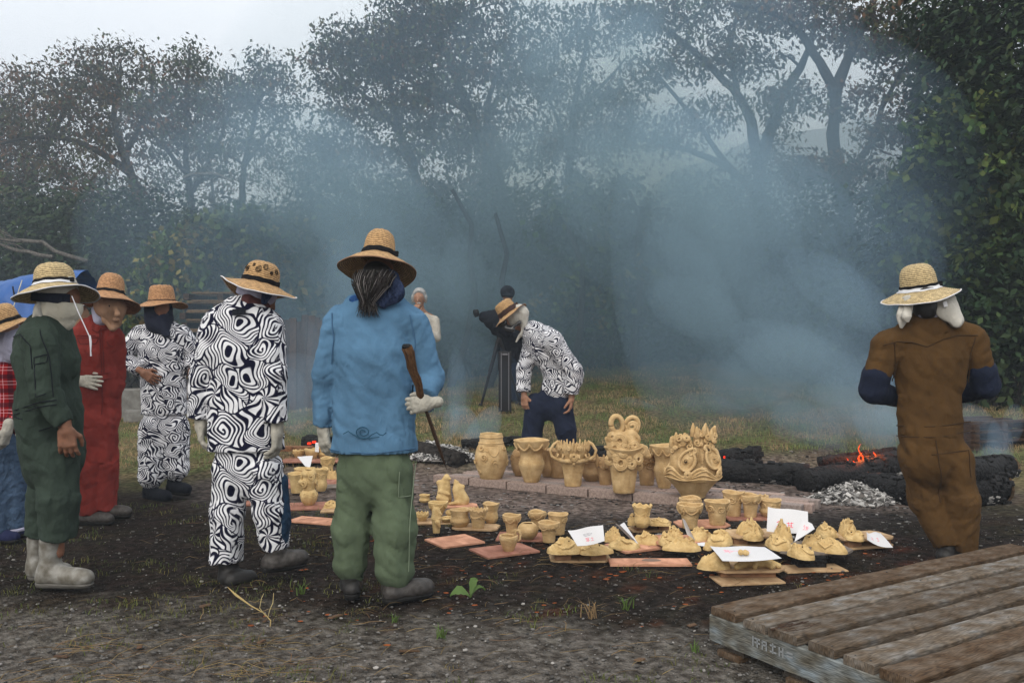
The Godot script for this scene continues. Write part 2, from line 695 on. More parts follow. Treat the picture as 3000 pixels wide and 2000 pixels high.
func make_materials() -> void:
	fold_noise.noise_type = FastNoiseLite.TYPE_SIMPLEX_SMOOTH
	fold_noise.frequency = 1.0
	fold_noise.fractal_type = FastNoiseLite.FRACTAL_RIDGED
	fold_noise.fractal_octaves = 2
	fold_noise.seed = 4
	lump_noise.noise_type = FastNoiseLite.TYPE_SIMPLEX_SMOOTH
	lump_noise.frequency = 1.0
	lump_noise.fractal_octaves = 3
	lump_noise.seed = 9
	soft_noise.noise_type = FastNoiseLite.TYPE_SIMPLEX_SMOOTH
	soft_noise.frequency = 1.0
	soft_noise.fractal_octaves = 2
	soft_noise.seed = 21
	M.cloth_tone = noise_tex(0.012, Color(0.8, 0.8, 0.8), Color(1, 1, 1), FastNoiseLite.TYPE_SIMPLEX, 5, 256, 3)
	M.weave = noise_tex(0.16, Color.BLACK, Color.WHITE, FastNoiseLite.TYPE_SIMPLEX, 2, 256, 5)
	var wr := noise_tex(0.011, Color.BLACK, Color.WHITE, FastNoiseLite.TYPE_SIMPLEX_SMOOTH, 4, 512, 15)
	var wn: FastNoiseLite = wr.noise
	wn.fractal_type = FastNoiseLite.FRACTAL_RIDGED
	wn.fractal_gain = 0.42
	wn.domain_warp_enabled = true
	wn.domain_warp_amplitude = 22.0
	wn.domain_warp_frequency = 0.012
	M.wrinkle = wr
	var white := Color(0.86, 0.865, 0.885)
	var navy := Color(0.075, 0.08, 0.16)
	M.swirl_t = tex(swirl_image(640, 5, 3, white, navy))
	M.swirl_t2 = tex(swirl_image(512, 5, 41, white, navy))
	for k in 2:
		var m := mat(Color.WHITE, 0.92, 0.2)
		tri_tex(m, M.swirl_t if k == 0 else M.swirl_t2, 1.35 if k == 0 else 1.7, M.wrinkle, 0.5, false, 16.0)
		m.uv1_offset = Vector3(0.13, 0.4, 0.27)
		m.vertex_color_use_as_albedo = true
		M["swirl" if k == 0 else "swirl2"] = m
	# straw braid: rows run round the hat (v), plaits along it (u)
	var straw := image_of(256, 128, func(x: int, y: int):
		var row := int(y / 16)
		var q := (y % 16) / 16.0
		var pl := fposmod(x / 10.0 + absf(q - 0.5) * 1.4 + row * 0.37, 1.0)
		var tone := 0.78 + 0.22 * hash2(int(x / 10.0 + absf(q - 0.5) * 1.4 + row * 0.37) % 25, row, 2)
		tone *= 0.86 + 0.14 * sin(pl * PI)
		if q < 0.14: tone *= 0.48
		return Color(tone, tone * 0.98, tone * 0.95))
	var straw_h := image_of(256, 128, func(x: int, y: int):
		var q := (y % 16) / 16.0
		var pl := fposmod(x / 10.0 + absf(q - 0.5) * 1.4 + int(y / 16) * 0.37, 1.0)
		var e := sin(q * PI) * (0.7 + 0.3 * sin(pl * PI))
		return Color(e, e, e))
	M.straw_t = tex(straw)
	M.straw_h = tex(straw_h)
	for s in [["straw_pale", lin(0.68, 0.55, 0.32)], ["straw_tan", lin(0.62, 0.4, 0.2)], ["straw_orange", lin(0.6, 0.34, 0.18)]]:
		var m := mat(s[1], 0.7, 0.35)
		m.albedo_texture = M.straw_t
		m.heightmap_enabled = true
		m.heightmap_texture = M.straw_h
		m.heightmap_scale = 0.25
		M[s[0]] = m
	M.black_band = cloth(lin(0.012, 0.012, 0.014))
	M.white_band = cloth(lin(0.75, 0.76, 0.8))
	M.brown_band = cloth(lin(0.06, 0.035, 0.03))
	M.blue_jacket = cloth(lin(0.1, 0.215, 0.355), 1.3)
	M.green_trousers = cloth(lin(0.1, 0.135, 0.085), 1.3)
	M.coverall_green = cloth(lin(0.037, 0.054, 0.043))
	M.coverall_red = cloth(lin(0.204, 0.031, 0.025))
	M.coverall_brown = cloth(lin(0.092, 0.050, 0.018), 1.6)
	M.navy = cloth(lin(0.022, 0.026, 0.045))
	M.navy_trousers = cloth(lin(0.016, 0.022, 0.045))
	M.denim = cloth(lin(0.06, 0.1, 0.17), 4.0, 0.08)
	M.dark_denim = cloth(lin(0.018, 0.045, 0.09), 4.0, 0.08)
	M.white_cloth = cloth(lin(0.561, 0.544, 0.493))
	M.cream_cloth = cloth(lin(0.6, 0.57, 0.48))
	M.lavender = cloth(lin(0.42, 0.42, 0.55))
	M.tan_cloth = cloth(lin(0.33, 0.2, 0.13))
	M.towel_blue = cloth(lin(0.03, 0.1, 0.3), 3.0, 0.2)
	M.towel_navy = cloth(lin(0.03, 0.045, 0.1), 3.0, 0.2)
	M.beige_shirt = cloth(lin(0.5, 0.47, 0.42))
	M.maroon = cloth(lin(0.11, 0.045, 0.045))
	M.glove = cloth(lin(0.425, 0.408, 0.357), 6.0, 0.03)
	M.dark_cloth = cloth(lin(0.012, 0.014, 0.02))
	var skin := mat(lin(0.36, 0.19, 0.12), 0.6, 0.4)
	tri_tex(skin, M.cloth_tone, 6.0, M.weave, 0.03)
	skin.subsurf_scatter_enabled = true
	skin.subsurf_scatter_strength = 0.1
	M.skin = skin
	var tan := skin.duplicate()
	tan.albedo_color = lin(0.24, 0.11, 0.065)
	M.skin_tan = tan
	var hair := mat(lin(0.02, 0.018, 0.018), 0.5, 0.5)
	tri_tex(hair, noise_tex(0.03, Color(0.45, 0.45, 0.45), Color(1, 1, 1), FastNoiseLite.TYPE_SIMPLEX, 3), 6.0)
	hair.uv1_scale = Vector3(30, 3, 30)
	M.hair_dark = hair
	var wh := hair.duplicate()
	wh.albedo_color = lin(0.6, 0.6, 0.6)
	M.hair_white = wh
	var plaid := image_of(128, 128, func(x: int, y: int):
		var c := Color(0.5, 0.05, 0.07)
		for q in [x, y]:
			if q % 64 < 20: c = c.lerp(Color(0.1, 0.06, 0.12), 0.45)
			if (q % 64) in [30, 31, 32, 44, 45, 46]: c = c.lerp(Color(0.85, 0.82, 0.85), 0.6)
		return c)
	M.plaid = mat(Color.WHITE, 0.9, 0.2)
	tri_tex(M.plaid, tex(plaid), 5.5, M.weave, 0.05, false, 10.0)
	M.rubber_grey = mat(lin(0.294, 0.294, 0.280), 0.45, 0.4)
	tri_tex(M.rubber_grey, noise_tex(0.015, Color(0.6, 0.57, 0.52), Color(1, 1, 1), FastNoiseLite.TYPE_SIMPLEX, 5, 256, 8), 3.0)
	M.sole_grey = mat(lin(0.12, 0.115, 0.105), 0.7)
	M.leather = mat(lin(0.022, 0.021, 0.021), 0.55, 0.45)
	tri_tex(M.leather, noise_tex(0.02, Color(0.55, 0.52, 0.5), Color(1, 1, 1), FastNoiseLite.TYPE_SIMPLEX, 5, 256, 12), 5.0, M.weave, 0.08)
	M.leather_worn = M.leather.duplicate()
	M.leather_worn.albedo_color = lin(0.06, 0.055, 0.052)
	M.sole_black = mat(lin(0.012, 0.012, 0.012), 0.8)
	M.shoe_navy = cloth(lin(0.02, 0.025, 0.07))
	M.blue_seam = mat(lin(0.05, 0.12, 0.22))
	M.green_seam = mat(lin(0.16, 0.2, 0.14))
	M.red_seam = mat(lin(0.1, 0.015, 0.014))
	M.brown_seam = mat(lin(0.04, 0.022, 0.01))
	M.black_plastic = mat(lin(0.012, 0.012, 0.014), 0.4)
	M.goggle = mat(lin(0.02, 0.022, 0.025), 0.15, 0.6)
	M.thread = mat(lin(0.6, 0.6, 0.65), 0.8)
	M.thread_blue = mat(lin(0.02, 0.07, 0.12), 0.9)
	M.silver = mat(lin(0.2, 0.2, 0.22), 0.35)
	M.silver.metallic = 0.8
	# clay
	var clay_tone := noise_tex(0.008, Color(0.8, 0.76, 0.7), Color(1, 1, 1), FastNoiseLite.TYPE_SIMPLEX, 5, 256, 30)
	var clay_h := noise_tex(0.05, Color.BLACK, Color.WHITE, FastNoiseLite.TYPE_SIMPLEX, 4, 256, 31)
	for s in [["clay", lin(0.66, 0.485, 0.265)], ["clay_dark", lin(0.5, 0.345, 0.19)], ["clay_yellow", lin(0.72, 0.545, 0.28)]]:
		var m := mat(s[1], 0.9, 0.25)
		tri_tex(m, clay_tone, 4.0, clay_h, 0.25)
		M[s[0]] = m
	M.clay_hole = mat(lin(0.07, 0.045, 0.025), 1.0, 0.1)
	# wood
	var grain := image_of(512, 128, func(x: int, y: int):
		var nx := x * TAU / 512.0
		var w := soft_noise.get_noise_3d(cos(nx) * 0.9, sin(nx) * 0.9, y * 0.06)
		var fine := soft_noise.get_noise_3d(cos(nx) * 3.0 + 9, sin(nx) * 3.0, y * 0.55)
		var blot := soft_noise.get_noise_3d(cos(nx) * 1.3 + 30, sin(nx) * 1.3, y * 0.025)
		var v := 0.66 + 0.2 * fine + 0.14 * sin((y * 0.5 + w * 14.0)) * 0.5 + 0.22 * blot
		return Color(v * (1.02 - 0.1 * blot), v, v * (0.95 + 0.12 * blot)))
	M.grain = tex(grain)
	var grain_h := image_of(512, 128, func(x: int, y: int):
		var nx := x * TAU / 512.0
		var fine := soft_noise.get_noise_3d(cos(nx) * 3.0 + 9, sin(nx) * 3.0, y * 0.55)
		var v := 0.5 + 0.5 * fine
		return Color(v, v, v))
	M.grain_h = tex(grain_h)
	for s in [["pallet_a", lin(0.216, 0.178, 0.151)], ["pallet_b", lin(0.303, 0.263, 0.236)], ["pallet_c", lin(0.208, 0.149, 0.109)], ["pallet_grey", lin(0.300, 0.323, 0.338)], ["pallet_dark", lin(0.140, 0.126, 0.119)], ["slat_dark", lin(0.117, 0.072, 0.052)], ["stick_wood", lin(0.16, 0.085, 0.045)], ["pile_wood", lin(0.3, 0.21, 0.14)], ["plank_orange", lin(0.42, 0.22, 0.13)]]:
		var m := mat(s[1], 0.85, 0.25)
		m.albedo_texture = M.grain
		m.heightmap_enabled = true
		m.heightmap_texture = M.grain_h
		m.heightmap_scale = 0.25
		M[s[0]] = m
	var ply := noise_tex(0.011, Color(0.78, 0.74, 0.72), Color(1, 1, 1), FastNoiseLite.TYPE_SIMPLEX, 5, 256, 44)
	for s in [["ply_pink", lin(0.650, 0.351, 0.234)], ["ply_red", lin(0.408, 0.204, 0.150)], ["ply_tan", lin(0.56, 0.4, 0.235)], ["ply_grey", lin(0.25, 0.225, 0.2)], ["ply_edge", lin(0.33, 0.19, 0.11)]]:
		var m := mat(s[1], 0.8, 0.25)
		tri_tex(m, ply, 1.6, M.weave, 0.05)
		m.uv1_scale = Vector3(3.0, 3.0, 1.2)
		M[s[0]] = m
	M.brick = []
	var bt := noise_tex(0.03, Color(0.78, 0.76, 0.75), Color(1, 1, 1), FastNoiseLite.TYPE_SIMPLEX, 5, 256, 50)
	for s in [lin(0.38, 0.3, 0.265), lin(0.44, 0.34, 0.3), lin(0.34, 0.29, 0.27)]:
		var m := mat(s, 0.92, 0.2)
		tri_tex(m, bt, 5.0, M.weave, 0.06)
		M.brick.push_back(m)
	# burnt wood and ash
	var crack := noise_tex(0.045, Color(0.1, 0.1, 0.1), Color(1, 1, 1), FastNoiseLite.TYPE_CELLULAR, 2, 256, 60)
	M.char = mat(lin(0.02, 0.019, 0.02), 0.75, 0.35)
	tri_tex(M.char, noise_tex(0.03, Color(0.3, 0.3, 0.32), Color(1, 1, 1), FastNoiseLite.TYPE_CELLULAR, 3, 256, 61), 3.0, crack, 1.5)
	M.ash = mat(Color.WHITE, 0.95, 0.1)
	M.ash.vertex_color_use_as_albedo = true
	M.ember = mat(lin(0.1, 0.02, 0.01), 0.9)
	M.ember.emission_enabled = true
	M.ember.emission = Color(1.0, 0.16, 0.06)
	M.ember.emission_energy_multiplier = 1.3
	M.flame = mat(lin(0.3, 0.05, 0.01), 0.9)
	M.flame.emission_enabled = true
	M.flame.emission = Color(1.0, 0.3, 0.1)
	M.flame.emission_energy_multiplier = 1.0
	M.flame.transparency = BaseMaterial3D.TRANSPARENCY_ALPHA
	M.flame.albedo_color.a = 0.6
	# plants
	var bark := noise_tex(0.03, Color(0.55, 0.55, 0.55), Color(1, 1, 1), FastNoiseLite.TYPE_SIMPLEX, 4, 256, 70)
	M.bark = mat(lin(0.05, 0.045, 0.042), 0.95, 0.15)
	tri_tex(M.bark, bark, 2.0, bark, 2.0)
	M.bark_pale = M.bark.duplicate()
	M.bark_pale.albedo_color = lin(0.2, 0.185, 0.17)
	M.leaf = mat(Color.WHITE, 0.7, 0.25)
	M.leaf.vertex_color_use_as_albedo = true
	M.leaf.cull_mode = BaseMaterial3D.CULL_DISABLED
	M.leaf.backlight_enabled = true
	M.leaf.backlight = Color(0.35, 0.35, 0.3)
	M.tint = mat(Color.WHITE, 0.9, 0.2)
	M.tint.vertex_color_use_as_albedo = true
	M.tint.cull_mode = BaseMaterial3D.CULL_DISABLED
	# ground
	var gn := noise_tex(0.02, Color(0.45, 0.43, 0.41), Color(1, 1, 1), FastNoiseLite.TYPE_SIMPLEX, 6, 1024, 80)
	var gh := noise_tex(0.05, Color.BLACK, Color.WHITE, FastNoiseLite.TYPE_SIMPLEX, 6, 1024, 81)
	M.ground = mat(Color.WHITE, 0.95, 0.15)
	M.ground.vertex_color_use_as_albedo = true
	tri_tex(M.ground, gn, 0.55, gh, 2.0, true)
	M.hill = mat(lin(0.05, 0.065, 0.05), 1.0, 0.05)
	M.tarp = mat(lin(0.015, 0.085, 0.3), 0.45, 0.4)
	M.concrete = mat(lin(0.22, 0.22, 0.21), 0.95)
	tri_tex(M.concrete, bt, 1.0, M.weave, 0.2)
	M.moss = mat(lin(0.05, 0.07, 0.012), 1.0, 0.1)
	M.rust_paint = mat(lin(0.3, 0.17, 0.02), 0.9, 0.2)
	tri_tex(M.rust_paint, noise_tex(0.03, Color(0.35, 0.4, 0.3), Color(1, 1, 1), FastNoiseLite.TYPE_SIMPLEX, 5, 256, 90), 3.0)
	M.ink = mat(lin(0.012, 0.013, 0.015), 0.9, 0.1)
	M.ink_grey = mat(lin(0.235, 0.25, 0.262), 0.9, 0.1)


# ---------- the setting: ground, hills, trees, thicket, grass, litter ----------
func ground_color(x: float, d: float) -> Color:
	var n1 := lump_noise.get_noise_2d(x * 0.9, d * 0.9)
	var n2 := lump_noise.get_noise_2d(x * 3.1 + 40, d * 3.1)
	var n3 := lump_noise.get_noise_2d(x * 8.0 + 90, d * 8.0)
	var gravel := Color(0.19, 0.176, 0.158)
	var soil := Color(0.036, 0.031, 0.027)
	var brown := Color(0.062, 0.044, 0.031)
	var ash := Color(0.31, 0.25, 0.225)
	var sooty := Color(0.07, 0.064, 0.062)
	var turf := Color(0.27, 0.215, 0.125)
	var c := gravel.lerp(soil, sst(3.55, 4.35, d + n1 * 0.6 + x * 0.08 + n2 * 0.25))
	c = c.lerp(brown, clampf(0.15 + n2 * 0.9, 0.0, 0.75) * sst(3.6, 4.4, d))
	c = c.lerp(Color(0.15, 0.045, 0.02), clampf(n3 * 1.6 - 0.62 + n2, 0.0, 0.6) * sst(3.7, 4.2, d) * (1.0 - sst(5.6, 6.4, d)) * sst(-1.6, 0.2, x))
	# the burnt ground: soot at the rim, ash inside
	var e := sqrt(pow((x - 0.9) / 4.1, 2) + pow((d - 7.9) / 1.75, 2)) + n1 * 0.16 + n2 * 0.12
	c = c.lerp(sooty, 1.0 - sst(0.9, 1.12, e))
	c = c.lerp(ash, (1.0 - sst(0.72, 0.98, e)) * clampf(0.85 + n2 * 0.9 + n3 * 0.35, 0.15, 1.0))
	var g := sst(8.6, 9.8, d + n1 * 0.8 + absf(x - 0.5) * 0.18 * (1.4 if x < 0 else 0.4) )
	g = maxf(g, sst(3.4, 5.2, x - (6.0 - d) * 0.05 + n1) * sst(5.2, 6.6, d))
	c = c.lerp(turf.lerp(Color(0.14, 0.18, 0.07), clampf(0.4 + n2 * 1.3, 0.0, 1.0)), g)
	return c


func make_ground() -> void:
	var mb := MB.new()
	var nu := 181
	var nv := 250
	var p := PackedVector3Array()
	var cols := PackedColorArray()
	for j in nv:
		var t := float(j) / (nv - 1)
		var d := -3.0 + 15.0 * t + 258.0 * pow(t, 8)
		for i in nu:
			var s := 2.0 * i / (nu - 1) - 1.0
			var x := 5.4 * s + 250.0 * pow(s, 7)
			var y := ground_y(x, d)
			var near := 1.0 - sst(8.0, 30.0, absf(d) + absf(x) * 0.5)
			y += (0.010 * lump_noise.get_noise_2d(x * 2.4, d * 2.4) + 0.007 * lump_noise.get_noise_2d(x * 8.0, d * 8.0 + 30)) * near
			p.push_back(Vector3(x, y, -d))
			cols.push_back(ground_color(x, d))
	mb.grid(p, nu, nv, false, false, Color.WHITE, PackedVector2Array(), cols)
	struct("ground", mb.mesh(), M.ground)
	# a wooded hill, almost lost in the mist
	var hb := MB.new()
	p = PackedVector3Array()
	for j in 14:
		for i in 61:
			var x := -260.0 + i * 10.0
			var ridge := 52.0 * exp(-pow((x - 85.0) / 85.0, 2)) + 14.0 * exp(-pow((x + 150.0) / 60.0, 2)) + 6.0
			ridge *= 1.0 + 0.16 * lump_noise.get_noise_1d(x * 0.05) + 0.05 * lump_noise.get_noise_1d(x * 0.3)
			p.push_back(Vector3(x, ridge * j / 13.0 - 1.0, -150.0 - j * 5.0 + 6.0 * lump_noise.get_noise_2d(x * 0.05, j)))
	hb.grid(p, 61, 14)
	struct("hill", hb.mesh(), M.hill)


func multi(parent: Node3D, called: String, mesh: Mesh, m: Material, where: Array, cols: Array) -> MultiMeshInstance3D:
	var mm := MultiMesh.new()
	mm.transform_format = MultiMesh.TRANSFORM_3D
	mm.use_colors = true
	mm.mesh = mesh
	mm.instance_count = where.size()
	for k in where.size():
		mm.set_instance_transform(k, where[k])
		mm.set_instance_color(k, cols[k])
	var o := MultiMeshInstance3D.new()
	o.name = numbered(called) if parent == self else called
	o.multimesh = mm
	o.material_override = m
	parent.add_child(o, true)
	return o


# one mesh of many leaf clumps, each turned, sized and tinted on its own
func leafage(parent: Node3D, called: String, leaf: ArrayMesh, m: Material, where: Array, cols: Array) -> MeshInstance3D:
	var src := leaf.surface_get_arrays(0)
	var bv: PackedVector3Array = src[Mesh.ARRAY_VERTEX]
	var bn: PackedVector3Array = src[Mesh.ARRAY_NORMAL]
	var bc: PackedColorArray = src[Mesh.ARRAY_COLOR]
	var tints := []
	for k in 20:
		var t := PackedColorArray()
		t.resize(bc.size())
		var c: Color = cols[int(k * (cols.size() - 1) / 19.0)]
		for i in bc.size(): t[i] = Color(bc[i].r * c.r, bc[i].g * c.g, bc[i].b * c.b)
		tints.push_back(t)
	var v := PackedVector3Array()
	var n := PackedVector3Array()
	var c := PackedColorArray()
	for k in where.size():
		var xf: Transform3D = where[k]
		v.append_array(xf * bv)
		n.append_array(Transform3D(xf.basis.orthonormalized(), Vector3.ZERO) * bn)
		c.append_array(tints[rng.randi() % 20])
	var a := []
	a.resize(Mesh.ARRAY_MAX)
	a[Mesh.ARRAY_VERTEX] = v
	a[Mesh.ARRAY_NORMAL] = n
	a[Mesh.ARRAY_COLOR] = c
	var am := ArrayMesh.new()
	am.add_surface_from_arrays(Mesh.PRIMITIVE_TRIANGLES, a)
	return part(parent, called, am, m)


func clump(leaves: int, spread: float, length: float, width: float, droop: float, flat: float, sd: int) -> ArrayMesh:
	var r := RandomNumberGenerator.new()
	r.seed = sd
	var mb := MB.new()
	for k in leaves:
		var at := Vector3(r.randfn(), r.randfn() * flat, r.randfn()) * spread * 0.5
		var dir := Vector3(r.randf_range(-1, 1), r.randf_range(-0.5, 0.35) - droop, r.randf_range(-1, 1)).normalized()
		var side := dir.cross(Vector3(r.randf_range(-0.5, 0.5), 1, r.randf_range(-0.5, 0.5))).normalized()
		var nn := side.cross(dir)
		var l := length * r.randf_range(0.7, 1.2)
		var w := width * r.randf_range(0.75, 1.2)
		var tint := r.randf_range(0.7, 1.25)
		var col := Color(tint * r.randf_range(0.9, 1.2), tint, tint * r.randf_range(0.85, 1.1))
		var a := at
		var b := at + dir * l * 0.45 + side * w * 0.5 - nn * w * 0.12
		var d := at + dir * l - nn * l * 0.15
		var e := at + dir * l * 0.45 - side * w * 0.5 - nn * w * 0.12
		mb.tri(a, b, d, col)
		mb.tri(a, d, e, col)
	return mb.mesh()


func pick(palette: Array) -> Color:
	var c: Color = palette[rng.randi() % palette.size()]
	var k := rnd(0.7, 1.3)
	return Color(c.r * k, c.g * k * rnd(0.92, 1.08), c.b * k)


func limb_path(a: Vector3, b: Vector3, sag: float, n := 5) -> PackedVector3Array:
	var out := PackedVector3Array()
	var bend := Vector3(rnd(-1, 1), rnd(-0.4, 1) + sag, rnd(-1, 1)) * a.distance_to(b) * 0.13
	for k in n:
		var t := float(k) / (n - 1)
		out.push_back(a.lerp(b, t) + bend * 4.0 * t * (1.0 - t) + Vector3(rnd(-1, 1), rnd(-1, 1), rnd(-1, 1)) * 0.03 * a.distance_to(b) * (1.0 if k > 0 and k < n - 1 else 0.0))
	return out


# a tree: trunk limbs as given, branches out to every spray of leaves
func tree(called: String, label: String, at: Vector3, limbs: Array, sprays: Array, palette: Array, leaf: ArrayMesh, bark: Material, twig := 0.018, group := "") -> void:
	var t := thing(called, label, "tree", at, 0.0, group)
	var knots := []
	var first := true
	for l in limbs:
		var mb := MB.new()
		var path := PackedVector3Array()
		for q in l[0]: path.push_back(q - at)
		if first: path.insert(0, Vector3(0, -0.15, 0))
		var fine := PackedVector3Array()
		for k in path.size() - 1:
			for s in 4:
				var tt := s / 4.0
				var p0 := path[maxi(k - 1, 0)]
				var p3 := path[mini(k + 2, path.size() - 1)]
				fine.push_back(path[k].cubic_interpolate(path[k + 1], p0, p3, tt) + Vector3(rnd(-1, 1), 0, rnd(-1, 1)) * 0.02)
		fine.push_back(path[path.size() - 1])
		var rad := PackedFloat32Array()
		for k in fine.size():
			var tt := float(k) / (fine.size() - 1)
			rad.push_back(lerpf(l[1], l[2], pow(tt, 0.8)) * rnd(0.93, 1.08))
			if tt > 0.2: knots.push_back([fine[k], rad[k]])
		mb.tube(fine, rad, 8)
		part(t, "trunk" if first else "limb", mb.mesh(), bark)
		first = false
	var where := []
	var cols := []
	var br := MB.new()
	for s in sprays:
		var c: Vector3 = s[0] - at
		var r: Vector3 = s[1]
		# a few branches reach into the spray
		for k in maxi(2, int(s[2] / 45.0)):
			var to := c + Vector3(rnd(-0.75, 0.75) * r.x, rnd(-0.6, 0.6) * r.y, rnd(-0.7, 0.7) * r.z)
			var from: Vector3 = knots[0][0]
			var fr: float = knots[0][1]
			var bd := 1e9
			for q in knots:
				var dd: float = q[0].distance_to(to) + (2.0 if q[0].y > to.y + 0.3 else 0.0) + rnd(0, 0.5)
				if dd < bd:
					bd = dd
					from = q[0]
					fr = q[1]
			var path := limb_path(from, to, 0.35, 6)
			var r0 := minf(fr * 0.6, twig * 2.2)
			br.tube(path, PackedFloat32Array([r0, r0 * 0.8, r0 * 0.62, r0 * 0.45, r0 * 0.3, 0.004]), 5)
			knots.push_back([path[3], r0 * 0.5])
			for e in 4:
				var f0 := path[2 + e % 3]
				var f1 := f0 + Vector3(rnd(-1, 1) * r.x, rnd(-0.3, 0.7) * r.y, rnd(-1, 1) * r.z) * 0.55
				br.tube(limb_path(f0, f1, 0.2, 4), PackedFloat32Array([r0 * 0.3, r0 * 0.2, r0 * 0.14, 0.003]), 4)
		# leaves lie in flat layered sprays, not in a ball
		var layers := maxi(2, int(r.y / 0.28))
		for k in int(s[2] * 1.35):
			var a := rnd(0, TAU)
			var q := sqrt(rnd(0, 1))
			var ly := rnd(-1, 1)
			ly = lerpf(ly, roundf(ly * layers) / layers, 0.75)
			var hh := sqrt(maxf(0.0, 1.0 - ly * ly * 0.8))
			var p := c + Vector3(cos(a) * q * r.x * hh, ly * r.y, sin(a) * q * r.z * hh)
			if lump_noise.get_noise_3dv((p + at) * Vector3(1.5, 2.2, 1.5)) < -0.02: continue
			p.y += -0.12 * q * q * r.y
			where.push_back(Transform3D(Basis.from_euler(Vector3(rnd(-0.4, 0.4), rnd(0, TAU), rnd(-0.4, 0.4))).scaled(Vector3.ONE * rnd(0.75, 1.25)), p))
			cols.push_back(pick(palette))
	part(t, "branches", br.mesh(), bark).set_meta("kind", "stuff")
	leafage(t, "crown", leaf, M.leaf, where, cols)


func shrub(called: String, label: String, sprays: Array, palette: Array, leaf: ArrayMesh, category := "shrub") -> void:
	var s0: Array = sprays[0]
	var at := on_ground(s0[0].x, s0[0].z)
	var t := thing(called, label, category, at, 0.0)
	var where := []
	var cols := []
	var st := MB.new()
	for s in sprays:
		var c: Vector3 = s[0] - at
		var r: Vector3 = s[1]
		for k in 4:
			var foot := Vector3(c.x + rnd(-0.4, 0.4) * r.x, 0, c.z + rnd(-0.3, 0.3) * r.z)
			foot.y = ground_y(foot.x + at.x, -(foot.z + at.z)) - at.y - 0.05
			st.tube(limb_path(foot, c + Vector3(rnd(-0.5, 0.5) * r.x, rnd(-0.2, 0.6) * r.y, rnd(-0.5, 0.5) * r.z), 0.2, 5), PackedFloat32Array([0.035, 0.03, 0.02, 0.014, 0.005]), 5)
		for k in int(s[2] * 0.7):
			var dir := Vector3(rng.randfn(), rng.randfn(), rng.randfn()).normalized()
			var q := pow(rnd(0.1, 1), 0.45)
			var bump := 1.0 + 0.35 * lump_noise.get_noise_3dv((dir * 1.1 + at + c) * 1.3)
			var p := c + dir * r * q * bump
			where.push_back(Transform3D(Basis.from_euler(Vector3(rnd(-0.8, 0.8), rnd(0, TAU), rnd(-0.8, 0.8))).scaled(Vector3.ONE * rnd(0.7, 1.3)), p))
			var cc := pick(palette)
			cols.push_back(cc)
	part(t, "stems", st.mesh(), M.bark).set_meta("kind", "stuff")
	leafage(t, "foliage", leaf, M.leaf, where, cols)


